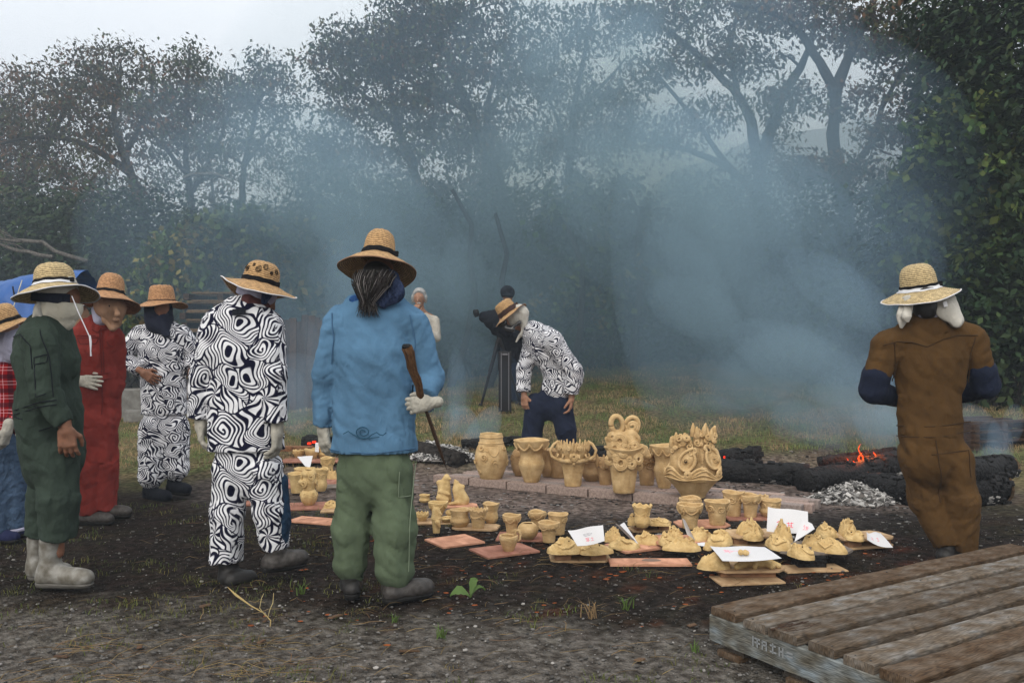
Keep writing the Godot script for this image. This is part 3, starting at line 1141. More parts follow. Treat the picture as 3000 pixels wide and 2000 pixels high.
func make_plants() -> void:
	var cherry := clump(16, 0.3, 0.12, 0.055, 0.35, 0.45, 1)
	var cherry2 := clump(13, 0.34, 0.12, 0.055, 0.4, 0.5, 2)
	var bushy := clump(15, 0.42, 0.13, 0.07, 0.1, 0.8, 3)
	var ivy := clump(14, 0.4, 0.13, 0.11, 0.3, 0.7, 4)
	var autumn := [Color(0.055, 0.055, 0.02), Color(0.075, 0.055, 0.022), Color(0.1, 0.048, 0.022), Color(0.045, 0.06, 0.022), Color(0.06, 0.05, 0.02), Color(0.12, 0.06, 0.025)]
	var olive := [Color(0.05, 0.065, 0.022), Color(0.065, 0.065, 0.02), Color(0.045, 0.07, 0.025), Color(0.09, 0.06, 0.022)]
	var greenish := [Color(0.04, 0.07, 0.025), Color(0.05, 0.075, 0.025), Color(0.035, 0.06, 0.025), Color(0.08, 0.055, 0.02)]
	var dark := [Color(0.022, 0.045, 0.02), Color(0.028, 0.05, 0.024), Color(0.018, 0.036, 0.018), Color(0.04, 0.06, 0.022)]
	var vine := [Color(0.07, 0.11, 0.03), Color(0.1, 0.13, 0.035), Color(0.05, 0.085, 0.03), Color(0.16, 0.13, 0.035)]
	# trees from left to right
	tree("cherry_tree", "autumn cherry tree at the left edge above the blue tarpaulin", V(-12.033, 0.416, -21), [[[V(-11.934, 3.108, -21), V(-12.148, 4.58, -21), V(-12.335, 6.375, -20.6)], 0.16, 0.06], [[V(-12.095, 4.37, -21), V(-10.94, 6.042, -20.5), V(-10.328, 7.014, -20.3)], 0.09, 0.04]],
		[[V(-12.577, 7.212, -21), Vector3(1.5, 0.9, 1.3), 150], [V(-11.148, 6.967, -20.5), Vector3(1.3, 0.9, 1.2), 170], [V(-12.375, 5.323, -20.5), Vector3(1.5, 0.8, 1.2), 150], [V(-10.962, 5.383, -19.8), Vector3(1.2, 0.7, 1.0), 120], [V(-12.732, 6.502, -22), Vector3(1.6, 0.8, 1.2), 150], [V(-11.142, 4.36, -19.6), Vector3(1.3, 0.7, 1), 120]], autumn, cherry, M.bark)
	tree("cherry_tree", "rust-leaved cherry tree with a low limb reaching left behind the red coverall", V(-8.41, 0.413, -20), [[[V(-8.363, 2.821, -20), V(-8.517, 4.423, -20), V(-8.921, 5.625, -20), V(-9.153, 6.527, -20), V(-9.161, 7.624, -20.3)], 0.19, 0.05], [[V(-8.769, 5.224, -20), V(-9.282, 5.636, -19.6), V(-9.862, 5.855, -19.2), V(-10.521, 5.826, -19), V(-10.951, 5.6, -18.6)], 0.1, 0.03], [[V(-8.921, 5.625, -20), V(-8.498, 6.81, -20.3), V(-8.481, 7.893, -20.5)], 0.08, 0.03]],
		[[V(-10.228, 7.624, -20.3), Vector3(1.1, 0.55, 1.0), 130], [V(-9.212, 7.828, -20.3), Vector3(1.1, 0.6, 1.0), 140], [V(-8.378, 7.481, -20.5), Vector3(1.2, 0.6, 1.0), 130], [V(-9.478, 6.574, -19.8), Vector3(1.5, 0.65, 1.1), 160], [V(-8.302, 6.226, -19.6), Vector3(1.3, 0.6, 1.0), 130], [V(-10.108, 6.247, -19.3), Vector3(1.2, 0.5, 1.0), 110], [V(-9.042, 4.989, -19.3), Vector3(1.4, 0.6, 1.0), 110], [V(-10.042, 4.741, -19), Vector3(1.3, 0.6, 1.0), 110]], autumn, cherry, M.bark)
	tree("cherry_tree", "slender cherry tree with a pointed top over the carved straw hat", V(-7.39, 0.414, -20.5), [[[V(-7.445, 3.065, -20.5), V(-7.551, 4.604, -20.5), V(-7.707, 5.631, -20.5), V(-7.678, 6.659, -20.5), V(-7.639, 7.79, -20.5), V(-7.609, 8.304, -20.5)], 0.14, 0.025], [[V(-7.675, 5.323, -20.5), V(-8.191, 5.996, -20.3), V(-8.472, 6.327, -20)], 0.06, 0.03], [[V(-7.551, 4.912, -20.5), V(-6.972, 6.065, -20.6), V(-6.728, 6.946, -20.8)], 0.07, 0.03]],
		[[V(-7.588, 7.944, -20.5), Vector3(0.5, 0.5, 0.5), 60], [V(-7.454, 7.43, -20.5), Vector3(1.1, 0.5, 0.9), 120], [V(-6.8, 7.282, -20.7), Vector3(0.9, 0.5, 0.8), 100], [V(-7.786, 6.708, -20.3), Vector3(1.0, 0.5, 0.9), 90], [V(-6.939, 6.453, -20.5), Vector3(1.1, 0.5, 0.9), 90], [V(-7.369, 5.826, -20), Vector3(1.2, 0.5, 0.9), 80]], greenish, cherry, M.bark)
	tree("cherry_tree", "greener cherry tree with a thin leading shoot left of the sky gap", V(-6.11, 0.413, -20), [[[V(-6.163, 2.821, -20), V(-6.215, 4.423, -20), V(-6.167, 5.425, -20), V(-5.918, 6.527, -20), V(-5.72, 7.531, -20)], 0.14, 0.025], [[V(-6.167, 5.425, -20), V(-5.567, 6.227, -20), V(-5.168, 6.628, -20)], 0.06, 0.025]],
		[[V(-5.71, 7.581, -20), Vector3(0.5, 0.5, 0.5), 60], [V(-5.569, 7.079, -20), Vector3(0.85, 0.5, 0.8), 110], [V(-6.069, 6.828, -20), Vector3(0.9, 0.45, 0.8), 90], [V(-5.267, 6.227, -20), Vector3(1.0, 0.5, 0.8), 70], [V(-6.044, 5.636, -19.6), Vector3(1.2, 0.5, 0.9), 80], [V(-4.866, 5.725, -20), Vector3(0.9, 0.5, 0.8), 60]], olive, cherry2, M.bark)
	tree("cherry_tree", "cherry tree leaning left with twin trunks just left of the tallest tree", V(-1.628, 0.702, -18.5), [[[V(-1.767, 2.704, -18.5), V(-1.861, 4.186, -18.5), V(-2.139, 5.113, -18.5), V(-2.418, 5.948, -18.5), V(-2.603, 6.783, -18.5), V(-3.037, 7.466, -18.6)], 0.16, 0.03], [[V(-2, 4.65, -18.5), V(-2.241, 5.507, -18.2), V(-2.789, 6.237, -18.2), V(-3.427, 6.785, -18.2)], 0.1, 0.03], [[V(-2.139, 5.113, -18.5), V(-1.639, 5.693, -18.6), V(-1.367, 6.279, -18.7)], 0.06, 0.02]],
		[[V(-3.577, 7.85, -18.5), Vector3(0.7, 0.35, 0.7), 110], [V(-3.834, 7.122, -18.4), Vector3(0.8, 0.35, 0.7), 120], [V(-2.944, 7.559, -18.6), Vector3(0.8, 0.4, 0.8), 130], [V(-3.004, 6.753, -18.4), Vector3(1.1, 0.4, 0.9), 150], [V(-3.648, 5.922, -18.4), Vector3(0.9, 0.45, 0.8), 120], [V(-2.697, 5.781, -18.2), Vector3(0.9, 0.5, 0.8), 120], [V(-2.012, 6.346, -18.6), Vector3(0.7, 0.4, 0.7), 90], [V(-3.279, 5.092, -18.4), Vector3(1.1, 0.5, 0.8), 110], [V(-4.06, 5.32, -18.6), Vector3(0.8, 0.4, 0.8), 80], [V(-1.968, 4.868, -18.2), Vector3(0.5, 0.9, 0.5), 150], [V(-1.603, 3.957, -18.2), Vector3(0.6, 0.7, 0.5), 130]], olive, cherry, M.bark)
	tree("cherry_tree", "tallest ivy-clad cherry tree in the middle, its trunk leaning left out of the thicket", V(0.351, 0.899, -18), [[[V(0.216, 2.485, -18), V(-0.054, 3.927, -18), V(-0.369, 4.829, -18), V(-0.73, 5.821, -18), V(-1.136, 6.724, -18), V(-1.587, 7.898, -18)], 0.24, 0.06], [[V(-0.234, 4.468, -18), V(-0.496, 5.479, -17.7), V(-0.452, 6.367, -17.7), V(0.036, 7.467, -17.8)], 0.12, 0.03], [[V(-0.865, 6.092, -18), V(-1.677, 6.543, -18), V(-2.371, 6.842, -17.8)], 0.07, 0.03], [[V(-1.136, 6.724, -18), V(-0.911, 7.627, -18), V(-0.776, 8.712, -18)], 0.08, 0.03]],
		[[V(-2.219, 8.26, -18), Vector3(0.9, 0.4, 0.8), 150], [V(-1.497, 7.898, -18), Vector3(1.1, 0.5, 0.9), 200], [V(-0.685, 8.079, -18), Vector3(1.1, 0.55, 0.9), 200], [V(-2.128, 7.446, -18), Vector3(0.9, 0.4, 0.8), 140], [V(-1.302, 7.021, -17.8), Vector3(1.1, 0.45, 0.9), 180], [V(-0.234, 7.266, -18), Vector3(1.0, 0.45, 0.8), 150], [V(0.036, 6.453, -18), Vector3(1.0, 0.45, 0.8), 130], [V(-1.569, 6.306, -17.8), Vector3(0.8, 0.35, 0.7), 110], [V(-0.895, 5.745, -17.7), Vector3(0.55, 0.4, 0.5), 90], [V(-0.851, 5.302, -17.7), Vector3(0.8, 0.35, 0.7), 100], [V(-0.273, 4.485, -17.6), Vector3(0.55, 0.9, 0.5), 170], [V(-0.855, 4.343, -17.8), Vector3(0.8, 0.45, 0.7), 110], [V(0.577, 5.46, -18), Vector3(0.9, 0.4, 0.8), 90]], autumn + olive, cherry, M.bark)
	tree("cherry_tree", "upright smoke-veiled cherry tree right of the tallest one", V(1.178, 0.976, -19), [[[V(1.131, 2.743, -19), V(1.179, 4.265, -19), V(1.294, 5.407, -19), V(1.37, 6.55, -19), V(1.608, 7.694, -19), V(1.847, 8.934, -19)], 0.15, 0.03], [[V(1.294, 5.407, -19), V(0.894, 6.455, -19), V(0.514, 7.313, -19)], 0.06, 0.02], [[V(1.37, 6.36, -19), V(2.036, 7.027, -19), V(2.513, 7.599, -19)], 0.06, 0.02]],
		[[V(0.8, 8.266, -19), Vector3(1.0, 0.5, 0.8), 140], [V(1.847, 8.266, -19), Vector3(1.0, 0.5, 0.8), 130], [V(0.609, 7.313, -19), Vector3(0.8, 0.4, 0.8), 100], [V(1.465, 6.932, -19), Vector3(1.0, 0.4, 0.8), 130], [V(2.131, 6.455, -19), Vector3(1.0, 0.45, 0.8), 130], [V(1.084, 5.884, -19), Vector3(1.0, 0.4, 0.8), 100], [V(2.13, 5.312, -19), Vector3(0.9, 0.5, 0.8), 80], [V(1.34, 4.575, -18.6), Vector3(0.5, 0.9, 0.5), 100]], olive, cherry2, M.bark)
	tree("cherry_tree", "wide forked cherry tree with a long low limb stretching left into the smoke", V(5.022, 1.04, -17.5), [[[V(5.025, 2.627, -17.5), V(4.983, 4.029, -17.5), V(4.958, 4.905, -17.5), V(4.723, 6.046, -17.5), V(4.067, 6.836, -17.5), V(3.016, 7.714, -17.5)], 0.24, 0.05], [[V(4.984, 4.905, -17.5), V(5.319, 6.078, -17.3), V(5.841, 7.033, -17.3), V(6.102, 7.814, -17.3)], 0.15, 0.04], [[V(5.071, 4.116, -17.5), V(4.339, 4.757, -17.2), V(3.438, 5.1, -17), V(2.557, 5.265, -16.8), V(1.968, 5.602, -16.8)], 0.1, 0.03], [[V(4.592, 6.134, -17.5), V(4.418, 7.187, -17.5), V(4.595, 8.241, -17.5)], 0.07, 0.03], [[V(4.339, 4.757, -17.2), V(3.346, 6.193, -17.4), V(2.577, 7.099, -17.5)], 0.07, 0.02]],
		[[V(2.578, 7.802, -17.5), Vector3(0.8, 0.35, 0.7), 100], [V(3.367, 7.978, -17.5), Vector3(0.9, 0.4, 0.7), 110], [V(4.419, 7.89, -17.5), Vector3(0.9, 0.4, 0.7), 100], [V(3.717, 7.099, -17.5), Vector3(0.8, 0.3, 0.7), 90], [V(2.649, 6.717, -17.4), Vector3(0.7, 0.35, 0.7), 90], [V(4.654, 6.979, -17.4), Vector3(0.8, 0.3, 0.7), 80], [V(3.098, 5.483, -17), Vector3(0.8, 0.3, 0.7), 80], [V(3.95, 5.909, -17), Vector3(0.8, 0.3, 0.7), 70], [V(2.162, 5.654, -17), Vector3(0.7, 0.4, 0.7), 80], [V(5.482, 6.08, -17), Vector3(0.7, 0.3, 0.7), 70], [V(4.769, 4.326, -17.2), Vector3(0.5, 0.8, 0.5), 110], [V(3.608, 4.376, -17), Vector3(0.8, 0.3, 0.7), 60], [V(5.201, 5.533, -17.2), Vector3(0.4, 0.8, 0.4), 90]], olive + autumn, cherry2, M.bark)
	tree("cherry_tree", "dark forked cherry tree whose two limbs make a V at the top right", V(6.221, 0.831, -16.5), [[[V(6.388, 2.384, -16.5), V(6.309, 4.036, -16.5), V(6.104, 5.028, -16.5), V(6.106, 6.062, -16.5), V(5.701, 6.815, -16.4), V(5.127, 7.474, -16.4), V(4.142, 7.721, -16.4)], 0.2, 0.05], [[V(6.106, 6.021, -16.5), V(6.519, 6.966, -16.6), V(6.937, 7.883, -16.6)], 0.13, 0.05], [[V(6.268, 4.367, -16.5), V(6.765, 5.088, -16.4), V(7.096, 5.992, -16.4), V(7.673, 6.815, -16.4)], 0.08, 0.03]],
		[[V(4.963, 7.638, -16.4), Vector3(0.8, 0.3, 0.7), 100], [V(5.903, 7.594, -16.5), Vector3(0.9, 0.35, 0.7), 120], [V(6.729, 7.346, -16.5), Vector3(0.8, 0.35, 0.7), 110], [V(7.306, 6.849, -16.5), Vector3(0.7, 0.35, 0.7), 100], [V(6.439, 5.992, -16.4), Vector3(0.8, 0.25, 0.7), 70], [V(7.09, 5.529, -16.2), Vector3(0.8, 0.4, 0.7), 110], [V(5.826, 4.656, -16.3), Vector3(0.8, 0.3, 0.7), 80], [V(6.682, 4.473, -16.2), Vector3(0.8, 0.35, 0.7), 100], [V(5.336, 4.493, -16.3), Vector3(0.6, 0.3, 0.6), 60]], autumn, cherry, M.bark)
	tree("cherry_tree", "thin dark-stemmed tree in front of the evergreen wall at the top right", V(7.006, 0.681, -15.5), [[[V(6.854, 2.472, -15.5), V(6.896, 3.713, -15.5), V(7.053, 4.645, -15.5), V(7.172, 5.578, -15.5), V(7.267, 6.433, -15.5), V(7.02, 6.978, -15.5)], 0.12, 0.03], [[V(7.211, 5.889, -15.5), V(7.64, 6.511, -15.5), V(7.952, 6.978, -15.5)], 0.06, 0.02]],
		[[V(7.02, 7.133, -15.5), Vector3(0.8, 0.4, 0.7), 120], [V(7.718, 6.744, -15.5), Vector3(0.8, 0.5, 0.7), 140], [V(7.463, 5.906, -15.3), Vector3(0.6, 0.3, 0.6), 80]], dark + autumn, cherry, M.bark)
	# the evergreen wall at the right
	tree("evergreen_tree", "dark evergreen tree filling the top right corner", V(7.52, 0.501, -13.5), [[[V(7.59, 2.317, -13.5), V(7.528, 3.939, -13.5), V(7.464, 5.293, -13.5), V(7.401, 6.919, -13.5)], 0.16, 0.06]],
		[[V(7.535, 6.512, -13.5), Vector3(0.9, 0.7, 0.9), 330], [V(7.01, 6.282, -13.8), Vector3(0.6, 0.6, 0.7), 200], [V(7.696, 5.534, -13.2), Vector3(0.7, 0.7, 0.9), 260], [V(7.261, 5.36, -13.5), Vector3(0.7, 0.6, 0.8), 260], [V(7.576, 4.361, -13), Vector3(0.8, 0.7, 0.8), 280]], dark, bushy, M.bark, 0.018)
	shrub("vine_thicket", "vine-hung evergreen thicket with yellow leaves at the right edge", [[V(6.86, 4.296, -13), Vector3(0.9, 0.9, 0.7), 420], [V(6.55, 3.5, -13.3), Vector3(0.8, 0.8, 0.7), 380], [V(7.213, 3.13, -12.6), Vector3(0.9, 0.9, 0.7), 420], [V(6.813, 2.519, -12.8), Vector3(1.0, 0.8, 0.7), 420]], dark + vine, ivy, "thicket")
	shrub("evergreen_bush", "dark evergreen bush behind the brown coverall at the right", [[V(6.497, 2.293, -13.2), Vector3(1.0, 0.8, 0.8), 400], [V(7.099, 1.977, -12.3), Vector3(1.0, 0.9, 0.8), 460], [V(6.845, 1.239, -12.4), Vector3(1.1, 0.7, 0.7), 420], [V(6.013, 1.916, -13.6), Vector3(0.9, 0.9, 0.8), 380]], dark, bushy)
	# shrubs along the back, left to right
	var n := 0
	for s in [["dark bush under the low limb at the left edge", 20, 540, 17.5, 1.5, 1.0, 0], ["dark bush just right of the blue tarpaulin", 190, 570, 17, 1.4, 1.2, 0], ["broad dark bush behind the red coverall", 330, 560, 17, 1.5, 1.2, 0], ["bush with yellow-green vine leaves behind the navy face cloth", 450, 610, 15.8, 0.9, 0.8, 1], ["yellow-green vine bush above the stacked pallets", 560, 570, 16, 1.1, 0.8, 1], ["vine bush at the right of the stacked pallets", 690, 600, 16.2, 1.1, 0.9, 2], ["dark bush left of the tall straw hat", 790, 520, 16.8, 1.3, 1.0, 0], ["blue-hazed bush right behind the tall straw hat", 940, 560, 16.5, 1.3, 1.2, 0], ["dark bush behind the white-haired man", 1060, 590, 16.2, 1.2, 1.2, 0], ["dark bush at the foot of the tallest tree", 1190, 540, 16.5, 1.3, 1.1, 0], ["bush with yellowing vine leaves above the bending man", 1370, 530, 15.6, 1.2, 1.0, 1], ["dark smoke-veiled bush in the middle", 1440, 650, 16, 1.4, 1.2, 0], ["rounded dark bush right of the bending man", 1560, 600, 16, 1.3, 1.3, 0], ["dark bush below the long low limb", 1700, 570, 15.6, 1.3, 1.2, 0], ["dark bush in the thick of the smoke", 1820, 610, 15.2, 1.3, 1.3, 0], ["dark bush left of the brown coverall's hat", 1960, 560, 14.8, 1.3, 1.2, 0], ["low dark bush behind the smoke at the right", 1880, 740, 14.6, 1.2, 0.8, 0]]:
		var pal: Array = [dark, dark + vine + vine, dark + greenish + vine][s[6]]
		var d: float = s[3]
		var c := Vector3((s[1] - 1176.0) / 2000.0 * d, 1.27 + (795.0 - s[2]) / 2000.0 * d, -d)
		shrub("bush", s[0], [[c, Vector3(s[4], s[5], 0.9), 360], [c + Vector3(rnd(-0.5, 0.5), -0.9, 0.15), Vector3(s[4] * 1.1, 1.0, 0.9), 330], [c + Vector3(rnd(-0.5, 0.5), -1.5, 0.3), Vector3(s[4] * 0.9, 0.55, 0.6), 160]], pal, ivy if s[6] else bushy)
		n += 1
	for k in 6:
		var x: float = [-15.5, -12.5, -9.3, -6.4, -3.4, 12.5][k]
		var hgt: float = [8.0, 7.4, 7.8, 6.8, 6.2, 7.5][k]
		var ft := on_ground(x, -26.5)
		tree("background_tree", ["at the far left", "second from the far left", "third from the left", "fourth from the left", "fifth, left of the leaning cherry", "at the far right"][k].insert(0, "misty tree in the row behind the cherry trees, "), ft, [[[ft + V(0, 1.5, 0), ft + V(0.3, 3.5, 0), ft + V(0.1, hgt - 1.5, 0)], 0.15, 0.04]], [[ft + V(0, hgt - 1.0, 0), V(2.0, 1.0, 1.2), 190], [ft + V(-0.8, hgt - 2.8, 0.3), V(2.0, 1.2, 1.2), 210], [ft + V(0.8, hgt - 4.4, 0), V(2.1, 1.3, 1.2), 210], [ft + V(-0.2, hgt - 5.6, 0.3), V(2.1, 0.9, 1.0), 120]], olive + autumn, cherry, M.bark)
	# a thicket further back closes the gaps between the bushes
	var where := []
	var cols := []
	for k in 4000:
		var x := rnd(-17, 17)
		var hgt := 3.0 + 1.1 * lump_noise.get_noise_1d(x * 0.5) + (0.9 if x < -2 else 0.2)
		var y := rnd(0.6, 0.7 + hgt)
		where.push_back(Transform3D(Basis.from_euler(Vector3(rnd(-0.6, 0.6), rnd(0, TAU), 0)).scaled(Vector3.ONE * rnd(1.1, 1.9)), Vector3(x, y, -rnd(19, 23.5) )))
		cols.push_back(pick(dark + olive))
	stuff(tag(leafage(self, "undergrowth", bushy, M.leaf, where, cols), "dark undergrowth closing the gaps behind the bushes", "undergrowth"))
	var stems := [[1030, 640, 800, 14.6], [1118, 700, 812, 14.2], [1455, 640, 800, 14.8], [1310, 700, 800, 15], [735, 640, 720, 16]]
	var names := ["thin dark trunk behind the white-haired man's shoulder", "thin sapling stem left of the tripod", "thin dark stem right of the bending man", "thin dark stem over the bending man's back", "thin stem above the leaning planks"]
	for k in stems.size():
		var s: Array = stems[k]
		var d: float = s[3]
		var x: float = (s[0] - 1176.0) / 2000.0 * d
		var mb := MB.new()
		var y1: float = 1.27 + (795.0 - s[1]) / 2000.0 * d
		mb.tube(limb_path(Vector3(x, ground_y(x, d) - 0.1, -d), Vector3(x + rnd(-0.2, 0.2), y1 + 1.5, -d), 0, 6), PackedFloat32Array([0.07, 0.06, 0.055, 0.05, 0.045, 0.03]), 7)
		tag(part(self, "sapling", mb.mesh(), M.bark), names[k], "sapling")
	# bare pale branches lying over the bushes at the left
	for k in 3:
		var mb := MB.new()
		var a: Vector3 = [V(-9.275, 3.209, -15.5), V(-9.257, 3.104, -15.6), V(-5.73, 4.648, -18)][k]
		var b: Vector3 = [V(-7.568, 2.782, -15.5), V(-8.136, 2.849, -15.4), V(-6.811, 4.739, -18)][k]
		var pth := limb_path(a, b, 0.3, 8)
		mb.tube(pth, PackedFloat32Array([0.012, 0.022, 0.03, 0.033, 0.036, 0.038, 0.04, 0.042]), 6)
		for e in 5: mb.tube(limb_path(pth[1 + e], pth[1 + e] + Vector3(rnd(-0.9, -0.2), rnd(0.1, 0.5), rnd(-0.2, 0.3)), 0.1, 4), PackedFloat32Array([0.012, 0.01, 0.007, 0.003]), 4)
		tag(part(self, "bare_branch", mb.mesh(), M.bark_pale), ["long pale bare branch above the blue tarpaulin", "short pale bare branch close above the blue tarpaulin", "pale bare twig across the trees behind the carved straw hat"][k], "branch")


func blades(count: int, hgt: float, spread: float, sd: int) -> ArrayMesh:
	var r := RandomNumberGenerator.new()
	r.seed = sd
	var mb := MB.new()
	for k in count:
		var a := Vector3(r.randfn(), 0, r.randfn()) * spread
		var lean := Vector3(r.randf_range(-1, 1), 0, r.randf_range(-1, 1)) * hgt * 0.8
		var side := Vector3(r.randf_range(-1, 1), 0, r.randf_range(-1, 1)).normalized() * hgt * 0.045
		var b := a + lean * 0.35 + Vector3(0, hgt * 0.6, 0)
		var d := a + lean + Vector3(0, hgt * r.randf_range(0.6, 1.0), 0)
		var t := r.randf_range(0.75, 1.25)
		var col := Color(t, t, t)
		mb.tri(a - side, b - side * 0.7, a + side, col)
		mb.tri(a + side, b - side * 0.7, b + side * 0.7, col)
		mb.tri(b - side * 0.7, d, b + side * 0.7, col)
	return mb.mesh()


func make_litter() -> void:
	# short grass on the back field
	var where := []
	var cols := []
	for k in 13000:
		var d := 8.7 + 8.5 * pow(rnd(0, 1), 1.1)
		var x := rnd(-0.62, 0.62) * d
		var g := ground_color(x, d)
		if d < 10.5 and g.r < 0.06: continue
		if lump_noise.get_noise_2d(x * 1.1, d * 1.1) < -0.22 and rnd(0, 1) < 0.8: continue
		if x > -0.9 and x < 3.4 and d < 9.2: continue
		where.push_back(Transform3D(Basis(Vector3.UP, rnd(0, TAU)).scaled(Vector3(1, rnd(0.5, 1.25), 1)), on_ground(x, -d, -0.01)))
		var dry := lump_noise.get_noise_2d(x * 0.8 + 50, d * 0.8) + rnd(-0.35, 0.35)
		cols.push_back(Color(0.15, 0.21, 0.075).lerp(Color(0.4, 0.28, 0.16), sst(-0.25, 0.25, dry)) * rnd(0.7, 1.25))
	stuff(tag(multi(self, "grass", blades(9, 0.06, 0.07, 5), M.leaf, where, cols), "short patchy grass on the field behind the fire", "grass"))
	# thin weeds on the dark soil in front
	where = []
	cols = []
	for k in 3200:
		var d := rnd(3.2, 7.5)
		var x := rnd(-0.62, 0.6) * d
		var n := lump_noise.get_noise_2d(x * 1.3 + 11, d * 1.3)
		if n < 0.05 + (0.25 if x > -0.6 else -0.08): continue
		if x > -0.4 and d > 5.0 and d < 9: continue
		where.push_back(Transform3D(Basis(Vector3.UP, rnd(0, TAU)).scaled(Vector3.ONE * rnd(0.35, 1.0)), on_ground(x, -d, -0.006)))
		cols.push_back(Color(0.075, 0.11, 0.025).lerp(Color(0.2, 0.15, 0.06), rnd(0, 1) * rnd(0.2, 1)) * rnd(0.7, 1.3))
	stuff(tag(multi(self, "weeds", blades(7, 0.05, 0.03, 6), M.leaf, where, cols), "thin weeds on the trampled dark soil", "weeds"))
	# gravel, grit, charcoal crumbs
	var peb := MB.new()
	var pts := PackedVector3Array()
	for j in 4:
		for i in 6:
			var a := TAU * i / 5.0
			var f := sin(PI * j / 3.0)
			pts.push_back(Vector3(cos(a) * f * (1.0 + 0.2 * sin(i * 2.3)), -cos(PI * j / 3.0) * 0.6, sin(a) * f))
	peb.grid(pts, 6, 4, true, true)
	where = []
	cols = []
	for k in 14000:
		var d := 2.9 + 3.6 * pow(rnd(0, 1), 1.5)
		var x := rnd(-0.65, 0.62) * d
		var s := 0.0022 + 0.008 * pow(rnd(0, 1), 5)
		if d > 4.2 and rnd(0, 1) < 0.45: continue
		where.push_back(Transform3D(Basis.from_euler(Vector3(rnd(0, 0.5), rnd(0, TAU), rnd(0, 0.5))).scaled(Vector3(s * rnd(0.8, 1.6), s, s)), on_ground(x, -d, s * 0.3 + 0.004)))
		var t := rnd(0.04, 0.17) + (0.18 if rnd(0, 1) < 0.06 else 0.0)
		cols.push_back(Color(t, t * 0.96, t * 0.92))
	stuff(tag(multi(self, "gravel", peb.mesh(), M.tint, where, cols), "fine gravel and grit scattered over the foreground soil", "gravel"))
	where = []
	cols = []
	for k in 5200:
		var d := rnd(5.6, 9.2)
		var x := rnd(-1.2, 4.0)
		var n := lump_noise.get_noise_2d(x * 1.6 + 70, d * 1.6)
		if n < -0.05: continue
		var s := 0.005 + 0.011 * pow(rnd(0, 1), 4)
		where.push_back(Transform3D(Basis.from_euler(Vector3(rnd(-0.4, 0.4), rnd(0, TAU), rnd(-0.4, 0.4))).scaled(Vector3(s * rnd(0.8, 2.4), s * 0.7, s)), on_ground(x, -d, s * 0.25)))
		var t := 0.02 if rnd(0, 1) < 0.62 else rnd(0.12, 0.34)
		cols.push_back(Color(t, t * 0.97, t * 0.95))
	stuff(tag(multi(self, "charcoal", peb.mesh(), M.tint, where, cols), "crumbs of charcoal and pale ash on the burnt ground", "charcoal"))
	# red-brown bark crumbs on the soil
	where = []
	cols = []
	for k in 700:
		var d := rnd(3.7, 5.9)
		var x := rnd(-1.2, 2.4)
		if lump_noise.get_noise_2d(x * 1.8 + 20, d * 1.8) < 0.12: continue
		var s := rnd(0.004, 0.013)
		where.push_back(Transform3D(Basis.from_euler(Vector3(rnd(-0.4, 0.4), rnd(0, TAU), 0)).scaled(Vector3(s * 1.6, s * 0.5, s)), on_ground(x, -d, s * 0.2)))
		cols.push_back(Color(0.24, 0.07, 0.025) * rnd(0.5, 1.3))
	stuff(tag(multi(self, "bark_crumbs", peb.mesh(), M.tint, where, cols), "red-brown bark crumbs on the soil in front of the boards", "bark crumbs"))
	# dry straw, at the lower left in a loose tangle, elsewhere as single stalks
	var straw := MB.new()
	for k in 520:
		var a := on_ground(rnd(-1.95, -0.85), -rnd(3.15, 3.75), 0.012)
		if k > 130: a = on_ground(rnd(-2.8, 1.6) * rnd(0.4, 1), -rnd(3.3, 6.4), 0.01)
		var l := rnd(0.04, 0.26) if k < 130 else rnd(0.03, 0.14)
		var yaw := rnd(-0.6, 0.6) + (0.0 if rnd(0, 1) < 0.7 else rnd(0, TAU))
		var b := a + Vector3(cos(yaw) * l, rnd(0.0, 0.02), sin(yaw) * l)
		b.y = maxf(b.y, ground_y(b.x, -b.z) + 0.008)
		var c := Color(0.27, 0.2, 0.09).lerp(Color(0.17, 0.1, 0.06), rnd(0, 1)) * rnd(0.4, 1.15)
		straw.tube(limb_path(a, b, 0.1, 5), PackedFloat32Array([0.0012, 0.0018, 0.0016, 0.0013, 0.0007]), 4, c, 0.6)
	stuff(tag(part(self, "straw", straw.mesh(), M.tint), "dry straw stalks scattered over the foreground", "straw"))
	# single weeds and fallen bits that stand out
	var weed := thing("dock_weed", "broad green leaf weed lying on the soil right of the green trousers' boot", "weed", V(-0.21, -0, -4.387))
	for k in 3:
		var mb := MB.new()
		var p := PackedVector3Array()
		var dir: Vector3 = [Vector3(-0.1, 0.015, 0.03), Vector3(0.03, 0.085, -0.03), Vector3(0.075, 0.03, -0.03)][k]
		var w: float = [0.026, 0.018, 0.009][k]
		var side: Vector3 = dir.cross(Vector3(0.2, 1, 0.6)).normalized()
		for j in 9:
			var t := j / 8.0
			for i in 5:
				var s := (i - 2) / 2.0
				p.push_back(dir * t + Vector3(0, 0.03 * sin(t * PI), 0) + side * s * w * sin(PI * clampf(t, 0.02, 0.98)) * (1.0 + 0.25 * (j % 2)) + Vector3(0, absf(s) * 0.012, 0))
		mb.grid(p, 5, 9, false, false, Color(0.085, 0.14, 0.045))
		part(weed, "leaf", mb.mesh(), M.leaf)
	var tuft_at := [V(-0.313, -0.001, -3.783), V(0.554, -0, -4.207), V(0.764, -0, -3.611), V(0.374, -0.001, -4.075), V(-1.084, -0.001, -4.467), V(-0.543, -0.001, -4.011)]
	var tl := ["bright green grass tuft in the middle of the foreground", "drooping grass tuft below the front pink board", "small grass tuft left of the big pallet", "dry brown weed sprig below the stand of two clay masks", "green weeds by the black boots of the printed suit", "pale green weed left of the bright tuft"]
	var tm := blades(14, 0.11, 0.02, 9)
